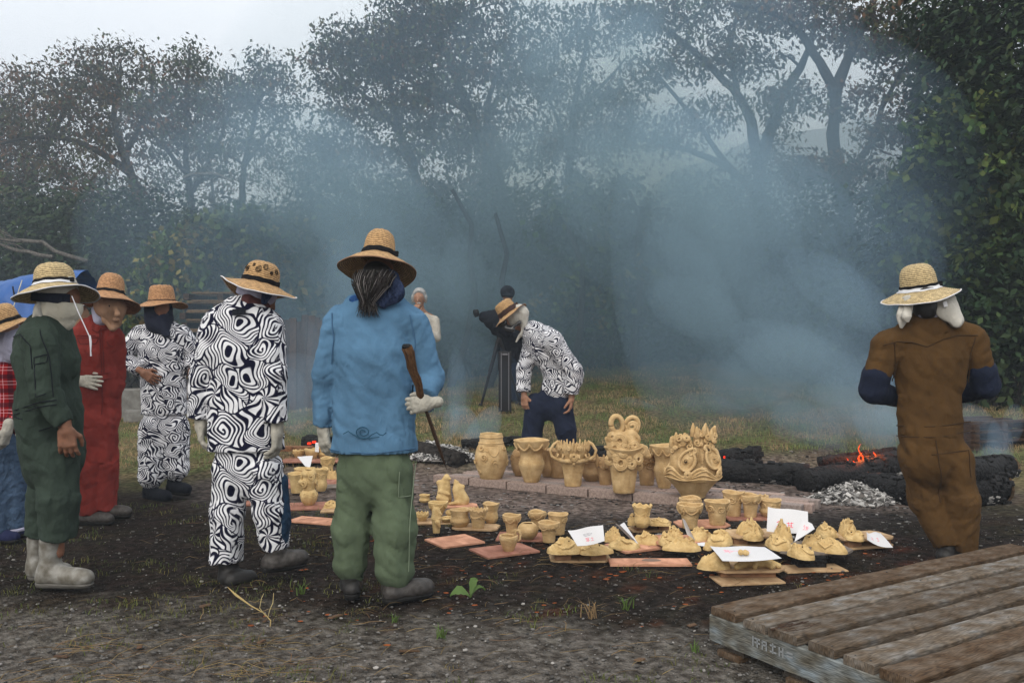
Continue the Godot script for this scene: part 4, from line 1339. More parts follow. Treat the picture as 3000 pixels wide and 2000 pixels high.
	for k in tuft_at.size():
		var m := MultiMesh.new()
		var o := part(self, "grass_tuft", tm, M.leaf if k != 3 else M.tint)
		o.position = tuft_at[k]
		o.scale = Vector3.ONE * [0.65, 0.7, 0.5, 0.9, 0.6, 0.45][k]
		o.rotation.y = k * 1.3
		o.material_override = M.leaf.duplicate()
		o.material_override.albedo_color = lin(0.085, 0.14, 0.035) if k != 3 else lin(0.25, 0.17, 0.09)
		tag(o, tl[k], "weed")
	var stalk := MB.new()
	var sp: Vector3 = V(-1.095, -0.001, -3.947)
	stalk.tube(PackedVector3Array([Vector3(0, 0, 0), Vector3(0.002, 0.03, 0), Vector3(-0.03, 0.06, -0.01), Vector3(-0.1, 0.09, -0.03), Vector3(-0.17, 0.13, -0.05), Vector3(-0.22, 0.16, -0.08)]), PackedFloat32Array([0.003, 0.003, 0.0026, 0.003, 0.006, 0.001]), 5, Color(0.38, 0.29, 0.13))
	stalk.tube(PackedVector3Array([Vector3(-0.01, 0.045, 0), Vector3(0.0, 0.08, 0.01), Vector3(0.012, 0.11, 0.0), Vector3(0.01, 0.15, -0.02)]), PackedFloat32Array([0.002, 0.002, 0.002, 0.001]), 4, Color(0.4, 0.33, 0.17))
	stalk.tube(PackedVector3Array([Vector3(-0.02, 0.05, 0), Vector3(-0.045, 0.09, 0.01), Vector3(-0.04, 0.13, 0.0), Vector3(-0.032, 0.15, -0.01)]), PackedFloat32Array([0.002, 0.002, 0.002, 0.001]), 4, Color(0.4, 0.33, 0.17))
	var so := part(self, "dry_stalk", stalk.mesh(), M.tint)
	so.position = sp
	tag(so, "pale dry forked stalk standing in front of the printed suit", "stalk")
	for k in 9:
		var at: Vector3 = [V(-1.836, -0.001, -3.551), V(-1.565, -0, -3.663), V(-1.495, -0.001, -4.243), V(-0.826, -0.001, -4.075), V(-1.133, -0.001, -4.011), V(-0.425, -0, -3.611), V(0.816, -0.001, -3.947), V(0.515, -0, -3.511), V(-1.071, -0, -3.727)][k]
		var mb := MB.new()
		mb.box(Vector3(rnd(0.04, 0.09), 0.006, rnd(0.015, 0.03)), Transform3D(Basis.from_euler(Vector3(0.1, rnd(0, TAU), 0.1)), Vector3.ZERO), Color(0.12, 0.075, 0.05) * rnd(0.6, 1.3), 0.002)
		var o := part(self, "wood_chip", mb.mesh(), M.tint)
		o.position = at + Vector3(0, 0.01, 0)
		tag(o, "small brown wood chip lying on the soil " + ["at the lower left edge", "in the straw at the lower left", "between the rubber boots and the printed suit", "left of the blue jacket's boots", "near the dry forked stalk", "right of the bright green tuft", "left of the big pallet", "low in front of the pink board", "below the dry forked stalk"][k], "wood chip")


# ---------- people ----------
const Z := Vector3(0, 0, 1)
const X := Vector3(1, 0, 0)


func lathe(profile: PackedVector2Array, seg: int, urep: float, vlen: float, warp = null) -> ArrayMesh:
	var mb := MB.new()
	lathe_into(mb, profile, seg, urep, vlen, warp)
	return mb.mesh()


func lathe_into(mb: MB, profile: PackedVector2Array, seg: int, urep: float, vlen: float, warp = null, col := Color.WHITE, xf := Transform3D()) -> void:
	var p := PackedVector3Array()
	var uvs := PackedVector2Array()
	var run := 0.0
	for j in profile.size():
		if j > 0: run += profile[j].distance_to(profile[j - 1])
		for i in seg + 1:
			var a := TAU * (i % seg) / seg
			var q := Vector3(cos(a) * profile[j].x, profile[j].y, sin(a) * profile[j].x)
			if warp != null: q = warp.call(q, a, float(j) / (profile.size() - 1))
			p.push_back(xf * q)
			uvs.push_back(Vector2(urep * i / seg, run / vlen))
	mb.grid(p, seg + 1, profile.size(), true, true, col, uvs)


# a straw hat: crown and brim in one braid, with its band and bound edge
func hat(parent: Node3D, at: Vector3, turn: Basis, r: float, hgt: float, brim: float, droop: float, style: int, straw: Material, band: Material, bandh: float, edge: Material, wave := 0.02, phase := 0.0, white_strip := false) -> void:
	var o := Node3D.new()
	o.name = "straw_hat"
	parent.add_child(o, true)
	o.transform = Transform3D(turn, at)
	var prof := PackedVector2Array()
	for k in 11:
		var t := k / 10.0
		var rho := lerpf(brim, r * 1.0, t)
		prof.push_back(Vector2(rho, -droop * pow(1.0 - t, 1.25) + 0.0))
	var crown := []
	match style:
		0: crown = [[1.0, 0.08], [0.985, 0.25], [0.965, 0.42], [0.93, 0.58], [0.87, 0.72], [0.77, 0.84], [0.62, 0.925], [0.42, 0.975], [0.2, 0.995], [0.0, 1.0]]
		1: crown = [[0.98, 0.08], [0.95, 0.22], [0.92, 0.38], [0.89, 0.54], [0.84, 0.68], [0.76, 0.8], [0.62, 0.9], [0.42, 0.965], [0.2, 0.992], [0.0, 1.0]]
		2: crown = [[1.0, 0.08], [0.975, 0.25], [0.94, 0.45], [0.9, 0.65], [0.86, 0.82], [0.78, 0.93], [0.62, 0.985], [0.4, 0.97], [0.2, 0.93], [0.0, 0.91]]
	for c in crown: prof.push_back(Vector2(r * c[0], hgt * c[1]))
	var seg := 56
	var warp := func(q: Vector3, a: float, t: float) -> Vector3:
		var rr := Vector2(q.x, q.z).length()
		var f := clampf((rr - r) / (brim - r), 0.0, 1.0)
		q.y += f * f * (wave * sin(2.0 * a + phase) + wave * 0.4 * sin(3.0 * a + phase * 2.0))
		return Vector3(q.x * 0.95, q.y + 0.0015 * sin(a * 9.0 + q.y * 60.0), q.z * 1.06)
	part(o, "straw_braid", lathe(prof, seg, 4.0, 0.088, warp), straw)
	if band:
		var bp := PackedVector2Array([Vector2(r * 1.0 + 0.004, 0.002), Vector2(r * 1.0 + 0.005, bandh * 0.5), Vector2(r * (0.985 if style != 1 else 0.95) + 0.005, bandh)])
		part(o, "hat_band", lathe(bp, seg, 4, 0.1, warp), band)
		var bow := MB.new()
		bow.box(Vector3(0.035, bandh * 0.9, 0.012), Transform3D(Basis(), Vector3(r * 0.96, bandh * 0.5, r * 0.35)), Color.WHITE, 0.002)
		part(o, "band_knot", bow.mesh(), band)
	if white_strip:
		var wp := PackedVector2Array([Vector2(r * 1.0 + 0.022, -0.004), Vector2(r * 1.0 + 0.008, 0.004), Vector2(r * 1.0 + 0.0055, bandh * 0.45)])
		part(o, "white_strip", lathe(wp, seg, 4, 0.1, warp), M.white_band)
	var ring := PackedVector3Array()
	for i in seg + 1:
		var a := TAU * i / seg
		ring.push_back(warp.call(Vector3(cos(a) * brim, -droop, sin(a) * brim), a, 0.0))
	var eb := MB.new()
	eb.tube(ring, PackedFloat32Array([0.0035]), 6)
	part(o, "edge_binding", eb.mesh(), edge)


func boot(parent: Node3D, called: String, m: Material, sole: Material, top: Vector3, ankle: Vector3, heel: Vector3, toe: Vector3, r := 0.055, lift := 0.0) -> void:
	var y := heel.y
	var f := (toe - heel).normalized()
	var s := f.cross(Vector3.UP).normalized()
	var up := Vector3(0, 0.042, 0)
	var bones := [B(top, ankle, r * 1.0, r * 0.84, 0.02, 2, 1), B(ankle, heel + up * 1.0 + f * 0.01, r * 0.82, r * 0.68, 0.03), B(heel + up * 0.9 + f * 0.02, toe - f * 0.04 + up * 0.72, r * 0.64, r * 0.72, 0.03), B(ankle - Vector3(0, 0.02, 0), toe - f * 0.09 + up * 0.9, r * 0.68, r * 0.56, 0.05)]
	blob(parent, called, m, bones, 0.01, 0.006, [[Vector3(0, y + 0.02, 0), Vector3.DOWN]])
	blob(parent, called + "_sole", sole, [B(heel + f * 0.01 + Vector3(0, 0.02, 0), toe - f * 0.043 + Vector3(0, 0.02, 0), r * 0.72, r * 0.8, 0.02)], 0.01, 0.0, [[Vector3(0, y + 0.026, 0), Vector3.UP], [Vector3(0, y - 0.004, 0), Vector3.DOWN]])


# palm, four unequal bent fingers and a thumb leaving the side of the palm
func hand_bones(wrist: Vector3, dir: Vector3, palm: Vector3, thumb: Vector3, curl := 0.35, s := 1.0, spread := 0.12, thick := 1.0) -> Array:
	dir = dir.normalized()
	palm = (palm - dir * palm.dot(dir)).normalized()
	thumb = (thumb - dir * thumb.dot(dir) - palm * thumb.dot(palm)).normalized()
	var out := [B(wrist - dir * 0.035 * s, wrist + dir * 0.02 * s, 0.027 * s * thick, 0.027 * s * thick, 0.02)]
	var lens := [0.068, 0.078, 0.072, 0.056]
	for k in 4:
		var off := thumb * (0.031 - 0.0205 * k) * s
		var kn := wrist + dir * (0.088 - (0.006 if k == 3 else 0.0)) * s + off
		out.push_back(B(wrist + dir * 0.02 * s + off * 0.75, kn, 0.0155 * s * thick, 0.0125 * s * thick, 0.016))
		var d1 := (dir + palm * curl * (1.0 + 0.12 * k) + thumb * spread * (1.3 - k)).normalized()
		var d2 := (d1 + palm * curl * 1.3 - dir * curl * 0.35).normalized()
		var d3 := (d2 + palm * curl * 1.1 - dir * curl * 0.5).normalized()
		var m1: Vector3 = kn + d1 * lens[k] * 0.46 * s
		var m2: Vector3 = m1 + d2 * lens[k] * 0.34 * s
		var m3: Vector3 = m2 + d3 * lens[k] * 0.26 * s
		out.push_back(B(kn, m1, 0.0105 * s * thick, 0.0098 * s * thick, 0.006))
		out.push_back(B(m1, m2, 0.0098 * s * thick, 0.009 * s * thick, 0.004))
		out.push_back(B(m2, m3, 0.009 * s * thick, 0.0078 * s * thick, 0.004))
	var t0 := wrist + dir * 0.028 * s + thumb * 0.026 * s + palm * 0.008 * s
	var t1 := t0 + (dir * 0.55 + thumb * 0.7 + palm * 0.35).normalized() * 0.038 * s
	var t2 := t1 + (dir * 0.85 + thumb * 0.15 + palm * (0.3 + curl * 0.5)).normalized() * 0.03 * s
	var t3 := t2 + (dir * 0.95 - thumb * 0.1 + palm * (0.3 + curl * 0.6)).normalized() * 0.022 * s
	out.push_back(B(t0, t1, 0.0165 * s * thick, 0.0125 * s * thick, 0.014))
	out.push_back(B(t1, t2, 0.0118 * s * thick, 0.0108 * s * thick, 0.006))
	out.push_back(B(t2, t3, 0.0108 * s * thick, 0.009 * s * thick, 0.004))
	return out


func hand(parent: Node3D, called: String, m: Material, wrist: Vector3, dir: Vector3, palm: Vector3, thumb: Vector3, curl := 0.35, s := 1.0, thick := 1.0) -> void:
	blob(parent, called, m, hand_bones(wrist, dir, palm, thumb, curl, s, 0.12, thick), 0.005 * s)


func head_bones(c: Vector3, f: Vector3, up: Vector3, s := 1.0) -> Array:
	f = f.normalized()
	up = (up - f * up.dot(f)).normalized()
	var r := up.cross(f).normalized()
	var out := [B(c + up * 0.025 * s - f * 0.02 * s, c + up * 0.03 * s + f * 0.015 * s, 0.088 * s, 0.082 * s, 0.02, 0, 0, r, 0.88), B(c + up * 0.0 * s + f * 0.03 * s, c - up * 0.07 * s + f * 0.045 * s, 0.066 * s, 0.043 * s, 0.03, 0, 0, r, 0.9)]
	out.push_back(B(c + up * 0.02 * s + f * 0.088 * s, c - up * 0.018 * s + f * 0.112 * s, 0.009 * s, 0.013 * s, 0.012))  # nose
	out.push_back(B(c + up * 0.036 * s + f * 0.083 * s - r * 0.035 * s, c + up * 0.036 * s + f * 0.083 * s + r * 0.035 * s, 0.011 * s, 0.011 * s, 0.014))  # brow
	out.push_back(B(c - up * 0.048 * s + f * 0.088 * s - r * 0.016 * s, c - up * 0.048 * s + f * 0.088 * s + r * 0.016 * s, 0.009 * s, 0.009 * s, 0.01))  # lips
	out.push_back(B(c - up * 0.082 * s + f * 0.078 * s, c - up * 0.078 * s + f * 0.075 * s, 0.02 * s, 0.02 * s, 0.02))  # chin
	for e in [-1.0, 1.0]:
		out.push_back(B(c + r * e * 0.079 * s + up * 0.018 * s - f * 0.008 * s, c + r * e * 0.076 * s - up * 0.022 * s, 0.014 * s, 0.009 * s, 0.008, 0, 0, r, 0.6))  # ears
	return out


# the body itself: one continuous slim figure under the clothes
func body(parent: Node3D, m: Material, J: Dictionary, face: Vector3, h := 0.014, s := 1.0) -> void:
	var b := head_bones(J.head, face, J.get("headup", J.head - J.neck), s)
	b.push_back(B(J.head - (J.head - J.neck).normalized() * 0.03, J.neck, 0.05, 0.055, 0.03))
	b.push_back(B(J.neck, J.chest, 0.055, 0.075, 0.03))
	b.push_back(B(J.chest, J.hip, 0.078, 0.08, 0.04))
	for e in ["L", "R"]:
		b.push_back(B(J.neck, J["sh" + e], 0.05, 0.045, 0.04))
		b.push_back(B(J["sh" + e], J["el" + e], 0.042, 0.034, 0.02))
		b.push_back(B(J["el" + e], J["wr" + e], 0.034, 0.025, 0.015))
		b.push_back(B(J.hip, J["kn" + e], 0.075, 0.05, 0.03))
		b.push_back(B(J["kn" + e], J["an" + e], 0.05, 0.035, 0.02))
	blob(parent, "body", m, b, h)


func make_people() -> void:
	var dwn := Vector3.DOWN
	# 1 --- blue jacket, seen from behind, holding a sharpened stick
	var t := thing("person", "person in faded blue jacket and baggy green trousers, seen from behind, tall straw hat", "person", V(-0.667, -0.001, -4.367))
	var J := {hip = V(-0.018, 0.736, 0), chest = V(-0.019, 1.26, 0), neck = V(-0.006, 1.467, 0), head = V(-0.002, 1.612, -0.03), shL = V(-0.215, 1.387, 0), elL = V(-0.276, 1.125, 0), wrL = V(-0.289, 0.875, -0.03), shR = V(0.189, 1.38, 0), elR = V(0.258, 1.084, -0.03), wrR = V(0.248, 1.002, 0.13), knL = V(-0.12, 0.431, 0), anL = V(-0.127, 0.104, 0), knR = V(0.065, 0.431, 0), anR = V(0.087, 0.072, 0)}
	body(t, M.skin, J, Vector3(0.1, -0.25, -1), 0.024)
	var w := blob(t, "jacket", M.blue_jacket, [
		B(V(-0.027, 1.326, 0), V(-0.025, 0.723, 0), 0.205, 0.222, 0.06, 1, 2, Z, 0.6), B(V(-0.019, 1.402, 0), V(-0.023, 1.26, 0), 0.15, 0.2, 0.09, 1, 0, Z, 0.65),
		B(V(-0.006, 1.452, 0), V(-0.193, 1.395, 0), 0.078, 0.078, 0.06, 1), B(V(-0.006, 1.452, 0), V(0.163, 1.391, 0), 0.078, 0.08, 0.06, 1), B(V(-0.006, 1.496, 0), V(-0.006, 1.424, 0), 0.06, 0.085, 0.04, 3, 1),
		B(V(-0.206, 1.38, 0), V(-0.267, 1.125, 0), 0.084, 0.072, 0.016, 2), B(V(-0.267, 1.125, 0), V(-0.291, 0.864, -0.03), 0.072, 0.055, 0.016, 2, 2),
		B(V(0.174, 1.369, 0), V(0.25, 1.102, -0.02), 0.088, 0.08, 0.016, 2), B(V(0.25, 1.102, -0.02), V(0.239, 1.016, 0.11), 0.08, 0.06, 0.016, 2, 2)], 0.0115, 0.020, [[V(-0.022, 0.741, 0), dwn]])
	var w2 := blob(t, "trousers", M.green_trousers, [
		B(V(-0.033, 0.758, 0), V(-0.027, 0.627, 0), 0.176, 0.182, 0.06, 1, 0, Z, 0.68), B(V(-0.114, 0.627, 0), V(-0.14, 0.366, 0), 0.110, 0.093, 0.02, 1), B(V(-0.14, 0.366, 0), V(-0.144, 0.179, 0), 0.1, 0.094, 0.05, 1), B(V(-0.144, 0.179, 0), V(-0.135, 0.122, 0), 0.09, 0.062, 0.02, 3),
		B(V(0.068, 0.63, 0.02), V(0.088, 0.374, 0.04), 0.113, 0.104, 0.02, 1), B(V(0.088, 0.374, 0.04), V(0.082, 0.163, 0.04), 0.112, 0.104, 0.05, 1), B(V(0.082, 0.163, 0.04), V(0.087, 0.1, 0.03), 0.1, 0.066, 0.02, 3)], 0.0115, 0.025)
	boot(t, "boot", M.leather, M.sole_black, V(-0.14, 0.17, 0), V(-0.14, 0.083, 0), V(-0.117, 0.038, 0.1), V(-0.157, -0.013, -0.17), 0.056)
	boot(t, "boot", M.leather_worn, M.sole_black, V(0.082, 0.158, 0.04), V(0.076, 0.08, 0.03), V(0.064, 0.016, 0.1), V(0.271, 0.04, -0.02), 0.06)
	for l in [[V(-0.238, 0.76, 0), V(-0.022, 0.749, 0), V(0.189, 0.765, 0)], [V(-0.224, 1.435, 0), V(-0.211, 1.304, 0), V(-0.224, 1.184, 0)], [V(0.165, 1.426, 0), V(0.191, 1.282, 0), V(0.161, 1.151, 0)]]: seam(t, "seam", w, M.blue_seam, l)
	for l in [[V(0.185, 0.688, 0), V(0.17, 0.431, 0), V(0.161, 0.17, 0)], [V(0.119, 0.66, 0), V(0.113, 0.536, 0), V(0.17, 0.536, 0)]]: seam(t, "seam", w2, M.green_seam, l, 0.0025)
	blob(t, "hair", M.hair_dark, [B(V(-0.004, 1.606, 0.04), V(-0.025, 1.544, 0.07), 0.09, 0.06, 0.05, 1)], 0.008, 0.01)
	var hg := MB.new()
	for k in 260:
		var q := rnd(-1, 1)
		var a: Vector3 = V(0.001, 1.617, 0.07) + Vector3(q * 0.1, rnd(-0.01, 0.03), 0.07 * sqrt(1.0 - q * q * 0.9))
		var tie_at: Vector3 = V(-0.033, 1.492, 0.15) + Vector3(q * 0.03 + rnd(-0.012, 0.012), rnd(-0.012, 0.012), rnd(-0.012, 0.012))
		var tip: Vector3 = V(-0.033, 1.438, 0.14) + Vector3(q * 0.045 + rnd(-0.02, 0.02), rnd(-0.03, 0.03), rnd(-0.02, 0.02))
		var mid := a.lerp(tie_at, 0.5) + Vector3(q * 0.025, 0.012, 0.028 + rnd(0, 0.012))
		hg.tube(PackedVector3Array([a, a.lerp(mid, 0.5) + Vector3(0, 0.004, 0.012), mid, mid.lerp(tie_at, 0.55) + Vector3(0, 0, 0.008), tie_at, tip]), PackedFloat32Array([0.0016, 0.002, 0.002, 0.0018, 0.0014, 0.0006]), 4, Color(0.03, 0.027, 0.026) * rnd(0.5, 1.6) if k % 6 else Color(0.17, 0.16, 0.16) * rnd(0.6, 1.2))
	part(t, "loose_hair", hg.mesh(), M.tint)
	var tie := MB.new()
	tie.box(Vector3(0.03, 0.008, 0.012), Transform3D(Basis(Z, 0.12), V(-0.039, 1.505, 0.155)))
	part(t, "hair_tie", tie.mesh(), M.white_band)
	blob(t, "neck_cloth", M.towel_blue, [B(V(-0.003, 1.488, 0.02), V(-0.012, 1.48, -0.04), 0.085, 0.085, 0.03, 3), B(V(-0.035, 1.48, 0.06), V(-0.119, 1.498, 0.05), 0.035, 0.03, 0.03, 3, 0, Z, 0.5), B(V(-0.087, 1.501, 0.06), V(-0.13, 1.441, 0.06), 0.026, 0.008, 0.02, 3, 0, Z, 0.5)], 0.008, 0.008)
	blob(t, "hanging_towel", M.towel_navy, [B(V(0.065, 1.604, 0.07), V(0.074, 1.542, 0.1), 0.05, 0.06, 0.03, 1, 0, Z, 0.45), B(V(0.071, 1.541, 0.11), V(0.043, 1.49, 0.12), 0.055, 0.04, 0.04, 1, 0, Z, 0.4)], 0.008, 0.008)
	hat(t, V(-0.007, 1.716, -0.02), Basis.from_euler(Vector3(-0.3, 0, -0.06)), 0.09, 0.15, 0.205, 0.075, 1, M.straw_tan, M.black_band, 0.03, M.tan_cloth, 0.012, 1.2)
	hand(t, "glove", M.glove, V(-0.287, 0.869, -0.03), Vector3(0.1, -1, 0.1), Vector3(0.7, 0, -0.6), Vector3(0.1, 0, -1), 0.4, 1.05, 1.15)
	hand(t, "glove", M.glove, V(0.276, 0.998, 0.16), Vector3(-1, -0.12, 0.25), Vector3(0.1, -0.1, -1), Vector3(0, 1, 0.1), 0.95, 0.95, 1.08)
	var em := MB.new()
	var sc := PackedVector3Array()
	for k in 30:
		var a := k * 0.42
		sc.push_back(Vector3(cos(a), sin(a) * 0.8, 0) * (0.008 + 0.0012 * k))
	for k in 5: sc.push_back(Vector3(0.05 + 0.016 * k, -0.008 + 0.008 * sin(k * 1.8), 0))
	em.tube(sc, PackedFloat32Array([0.0028]), 5)
	em.tube(PackedVector3Array([Vector3(-0.1, -0.01, 0), Vector3(-0.075, 0.004, 0), Vector3(-0.05, -0.012, 0), Vector3(-0.02, -0.028, 0), Vector3(0.03, -0.03, 0), Vector3(0.08, -0.022, 0)]), PackedFloat32Array([0.0026]), 5)
	var eo := part(t, "embroidered_spiral", em.mesh(), M.thread_blue)
	eo.position = V(-0.056, 0.854, 0.137)
	eo.rotation.y = -0.1
	# 2 --- printed suit, from behind
	t = thing("person", "person in swirl-printed suit seen from behind, straw hat drawn with black spirals", "person", V(-1.458, -0, -4.711))
	J = {hip = V(0.008, 0.717, 0), chest = V(0.007, 1.211, 0), neck = V(0.007, 1.466, 0), head = V(0.06, 1.544, -0.06), shL = V(-0.153, 1.376, 0), elL = V(-0.233, 1.117, 0), wrL = V(-0.232, 0.858, 0), shR = V(0.153, 1.371, 0), elR = V(0.177, 1.112, 0), wrR = V(0.196, 0.839, 0.05), knL = V(-0.074, 0.411, 0), anL = V(-0.073, 0.082, 0), knR = V(0.138, 0.435, 0), anR = V(0.186, 0.141, 0)}
	body(t, M.skin_tan, J, Vector3(0.75, -0.45, -0.6), 0.014)
	blob(t, "jacket", M.swirl, [
		B(V(-0.002, 1.317, 0), V(0.022, 0.689, 0), 0.19, 0.215, 0.06, 1, 2, Z, 0.6), B(V(-0.002, 1.388, 0), V(-0.002, 1.258, 0), 0.14, 0.19, 0.08, 1, 0, Z, 0.68),
		B(V(-0.002, 1.442, 0), V(-0.139, 1.395, 0), 0.075, 0.075, 0.06, 1), B(V(-0.002, 1.442, 0), V(0.139, 1.385, 0), 0.075, 0.078, 0.06, 1), B(V(-0.004, 1.509, -0.02), V(-0.002, 1.423, 0), 0.072, 0.085, 0.04, 3, 1),
		B(V(-0.153, 1.376, 0), V(-0.223, 1.117, 0), 0.082, 0.07, 0.016, 2), B(V(-0.223, 1.117, 0), V(-0.244, 0.87, 0), 0.07, 0.06, 0.016, 2, 2),
		B(V(0.145, 1.371, 0.02), V(0.179, 1.114, 0.06), 0.088, 0.08, 0.016, 2), B(V(0.179, 1.114, 0.06), V(0.197, 0.86, 0.07), 0.08, 0.07, 0.016, 2, 2)], 0.0115, 0.020, [[V(0.022, 0.707, 0), Vector3(0.02, -1, 0)]])
	var W := Color.WHITE
	blob(t, "trousers", M.swirl, [
		B(V(0.027, 0.74, 0), V(0.023, 0.599, 0), 0.168, 0.172, 0.06, 1, 0, Z, 0.66), B(V(-0.062, 0.599, 0), V(-0.085, 0.364, 0), 0.104, 0.093, 0.02, 1), B(V(-0.085, 0.364, 0), V(-0.087, 0.101, 0), 0.1, 0.092, 0.04, 1, 2),
		B(V(0.122, 0.602, 0.02), V(0.15, 0.388, 0), 0.110, 0.093, 0.02, 1), B(V(0.15, 0.388, 0), V(0.173, 0.167, -0.02), 0.1, 0.078, 0.04, 2, 2)], 0.0115, 0.022)
	blob(t, "denim_side_panel", M.dark_denim, [B(V(0.216, 0.529, 0), V(0.228, 0.341, 0), 0.052, 0.058, 0.03, 1, 0, X, 0.6), B(V(0.228, 0.341, 0), V(0.211, 0.181, -0.02), 0.058, 0.05, 0.016, 2, 2, X, 0.6)], 0.009, 0.01)
	boot(t, "boot", M.leather, M.sole_black, V(-0.075, 0.117, 0), V(-0.075, 0.023, 0), V(-0.051, -0.023, 0.06), V(0.058, -0.016, -0.06), 0.056)
	boot(t, "boot", M.leather_worn, M.sole_black, V(0.183, 0.188, 0), V(0.179, 0.106, 0), V(0.137, 0.059, 0.02), V(0.346, 0.098, -0.05), 0.058)
	blob(t, "head_cloth", M.lavender, [B(V(0.051, 1.563, -0.05), V(0.071, 1.574, -0.07), 0.102, 0.1, 0.03, 3)], 0.008, 0.006, [[V(0.066, 1.517, 0), Vector3(-0.4, -1, 0.1)]])
	blob(t, "collar_scarf", M.maroon, [B(V(0.04, 1.507, 0.03), V(0.115, 1.48, 0), 0.05, 0.035, 0.02, 3), B(V(0.003, 1.497, -0.06), V(0.106, 1.468, -0.05), 0.05, 0.035, 0.02, 3)], 0.007, 0.006)
	blob(t, "neck_towel", M.towel_navy, [B(V(0.141, 1.548, 0.04), V(0.129, 1.51, 0.05), 0.03, 0.02, 0.02, 3, 0, Z, 0.6)], 0.008, 0.004)
	var pat := MB.new()
	pat.box(Vector3(0.07, 0.036, 0.006), Transform3D(Basis(Z, -0.05), Vector3.ZERO))
	var po := part(t, "back_label", pat.mesh(), M.dark_cloth)
	po.position = V(0.016, 1.452, 0.118)
	po.rotation = Vector3(-0.45, 0, 0.15)
	var hb := Basis.from_euler(Vector3(-0.1, 0, -0.2))
	hat(t, V(0.079, 1.611, -0.05), hb, 0.103, 0.125, 0.215, 0.045, 0, M.straw_tan, M.black_band, 0.026, M.white_band, 0.028, 2.6)
	var dh := MB.new()
	for k in 7:
		var a := 0.35 + k * 0.38
		var rr: float = [0.016, 0.011, 0.018, 0.02, 0.011, 0.017, 0.014][k]
		var yy: float = [0.075, 0.06, 0.085, 0.066, 0.085, 0.06, 0.075][k]
		var sp := PackedVector3Array()
		for s in 26:
			var b := s * 0.6
			var q := Vector2(cos(b), sin(b)) * rr * (0.2 + 0.8 * s / 25.0)
			var aa := a + q.x / 0.1
			var hh := yy + q.y
			var rad := 0.103 * lerpf(0.985, 0.8, sst(0.05, 0.115, hh)) + 0.001
			sp.push_back(Vector3(cos(aa) * rad * 0.95, hh, sin(aa) * rad * 1.06))
		dh.tube(sp, PackedFloat32Array([0.0016]), 4)
	var dho := part(t, "drawn_spirals", dh.mesh(), M.black_band)
	dho.transform = Transform3D(hb, V(0.079, 1.611, -0.05))
	hand(t, "glove", M.glove, V(-0.227, 0.853, 0), Vector3(0.05, -1, 0.05), Vector3(1, 0, -0.3), Vector3(0.2, 0, -1), 0.4, 1.05, 1.15)
	hand(t, "glove", M.glove, V(0.206, 0.829, 0.07), Vector3(0.0, -1, 0.06), Vector3(-1, -0.1, -0.1), Vector3(-0.15, 0, -1), 0.42, 1.1, 1.15)
	# 3 --- green coverall in profile
	t = thing("person", "person in dark green coverall and grey rubber boots, cream cloth over nose and mouth", "person", V(-2.439, -0, -4.627))
	J = {hip = V(-0.007, 0.773, 0), chest = V(-0.022, 1.166, 0), neck = V(-0.023, 1.386, 0), head = V(0.03, 1.513, 0), shL = V(-0.113, 1.306, -0.17), elL = V(-0.108, 0.993, -0.2), wrL = V(-0.012, 0.872, -0.2), shR = V(0.018, 1.282, 0.16), elR = V(0.062, 0.982, 0.19), wrR = V(0.155, 0.848, 0.18), knL = V(-0.078, 0.479, -0.1), anL = V(-0.112, 0.149, -0.1), knR = V(0.052, 0.487, 0.08), anR = V(0.079, 0.197, 0.1)}
	body(t, M.skin_tan, J, Vector3(1, -0.25, 0.05), 0.024)
	w = blob(t, "coverall", M.coverall_green, [
		B(V(-0.041, 1.259, 0), V(-0.021, 0.912, 0), 0.2, 0.2, 0.06, 1, 0, X, 0.68), B(V(-0.021, 0.912, 0), V(-0.002, 0.681, 0), 0.205, 0.2, 0.06, 1, 0, X, 0.72), B(V(-0.027, 1.37, 0), V(-0.036, 1.213, 0), 0.085, 0.17, 0.06, 1),
		B(V(-0.021, 1.34, 0.02), V(0.023, 1.286, 0.16), 0.09, 0.085, 0.05, 1), B(V(-0.042, 1.34, -0.02), V(-0.098, 1.294, -0.16), 0.09, 0.085, 0.05, 1), B(V(-0.013, 1.409, 0), V(-0.022, 1.34, 0), 0.07, 0.085, 0.03, 3, 1),
		B(V(0.02, 1.275, 0.16), V(0.061, 1.038, 0.2), 0.088, 0.078, 0.016, 2), B(V(0.061, 1.038, 0.2), V(0.155, 0.871, 0.19), 0.078, 0.052, 0.016, 2, 2),
		B(V(-0.098, 1.282, -0.16), V(-0.094, 0.993, -0.2), 0.085, 0.075, 0.016, 2), B(V(-0.094, 0.993, -0.2), V(0, 0.872, -0.2), 0.07, 0.05, 0.016, 2, 2),
		B(V(0.068, 0.692, 0.09), V(0.079, 0.468, 0.1), 0.116, 0.098, 0.02, 1), B(V(0.079, 0.468, 0.1), V(0.079, 0.264, 0.1), 0.105, 0.094, 0.04, 2, 2),
		B(V(-0.068, 0.669, -0.09), V(-0.089, 0.432, -0.1), 0.112, 0.093, 0.02, 1), B(V(-0.089, 0.432, -0.1), V(-0.12, 0.232, -0.1), 0.1, 0.085, 0.04, 2, 2)], 0.0115, 0.022)
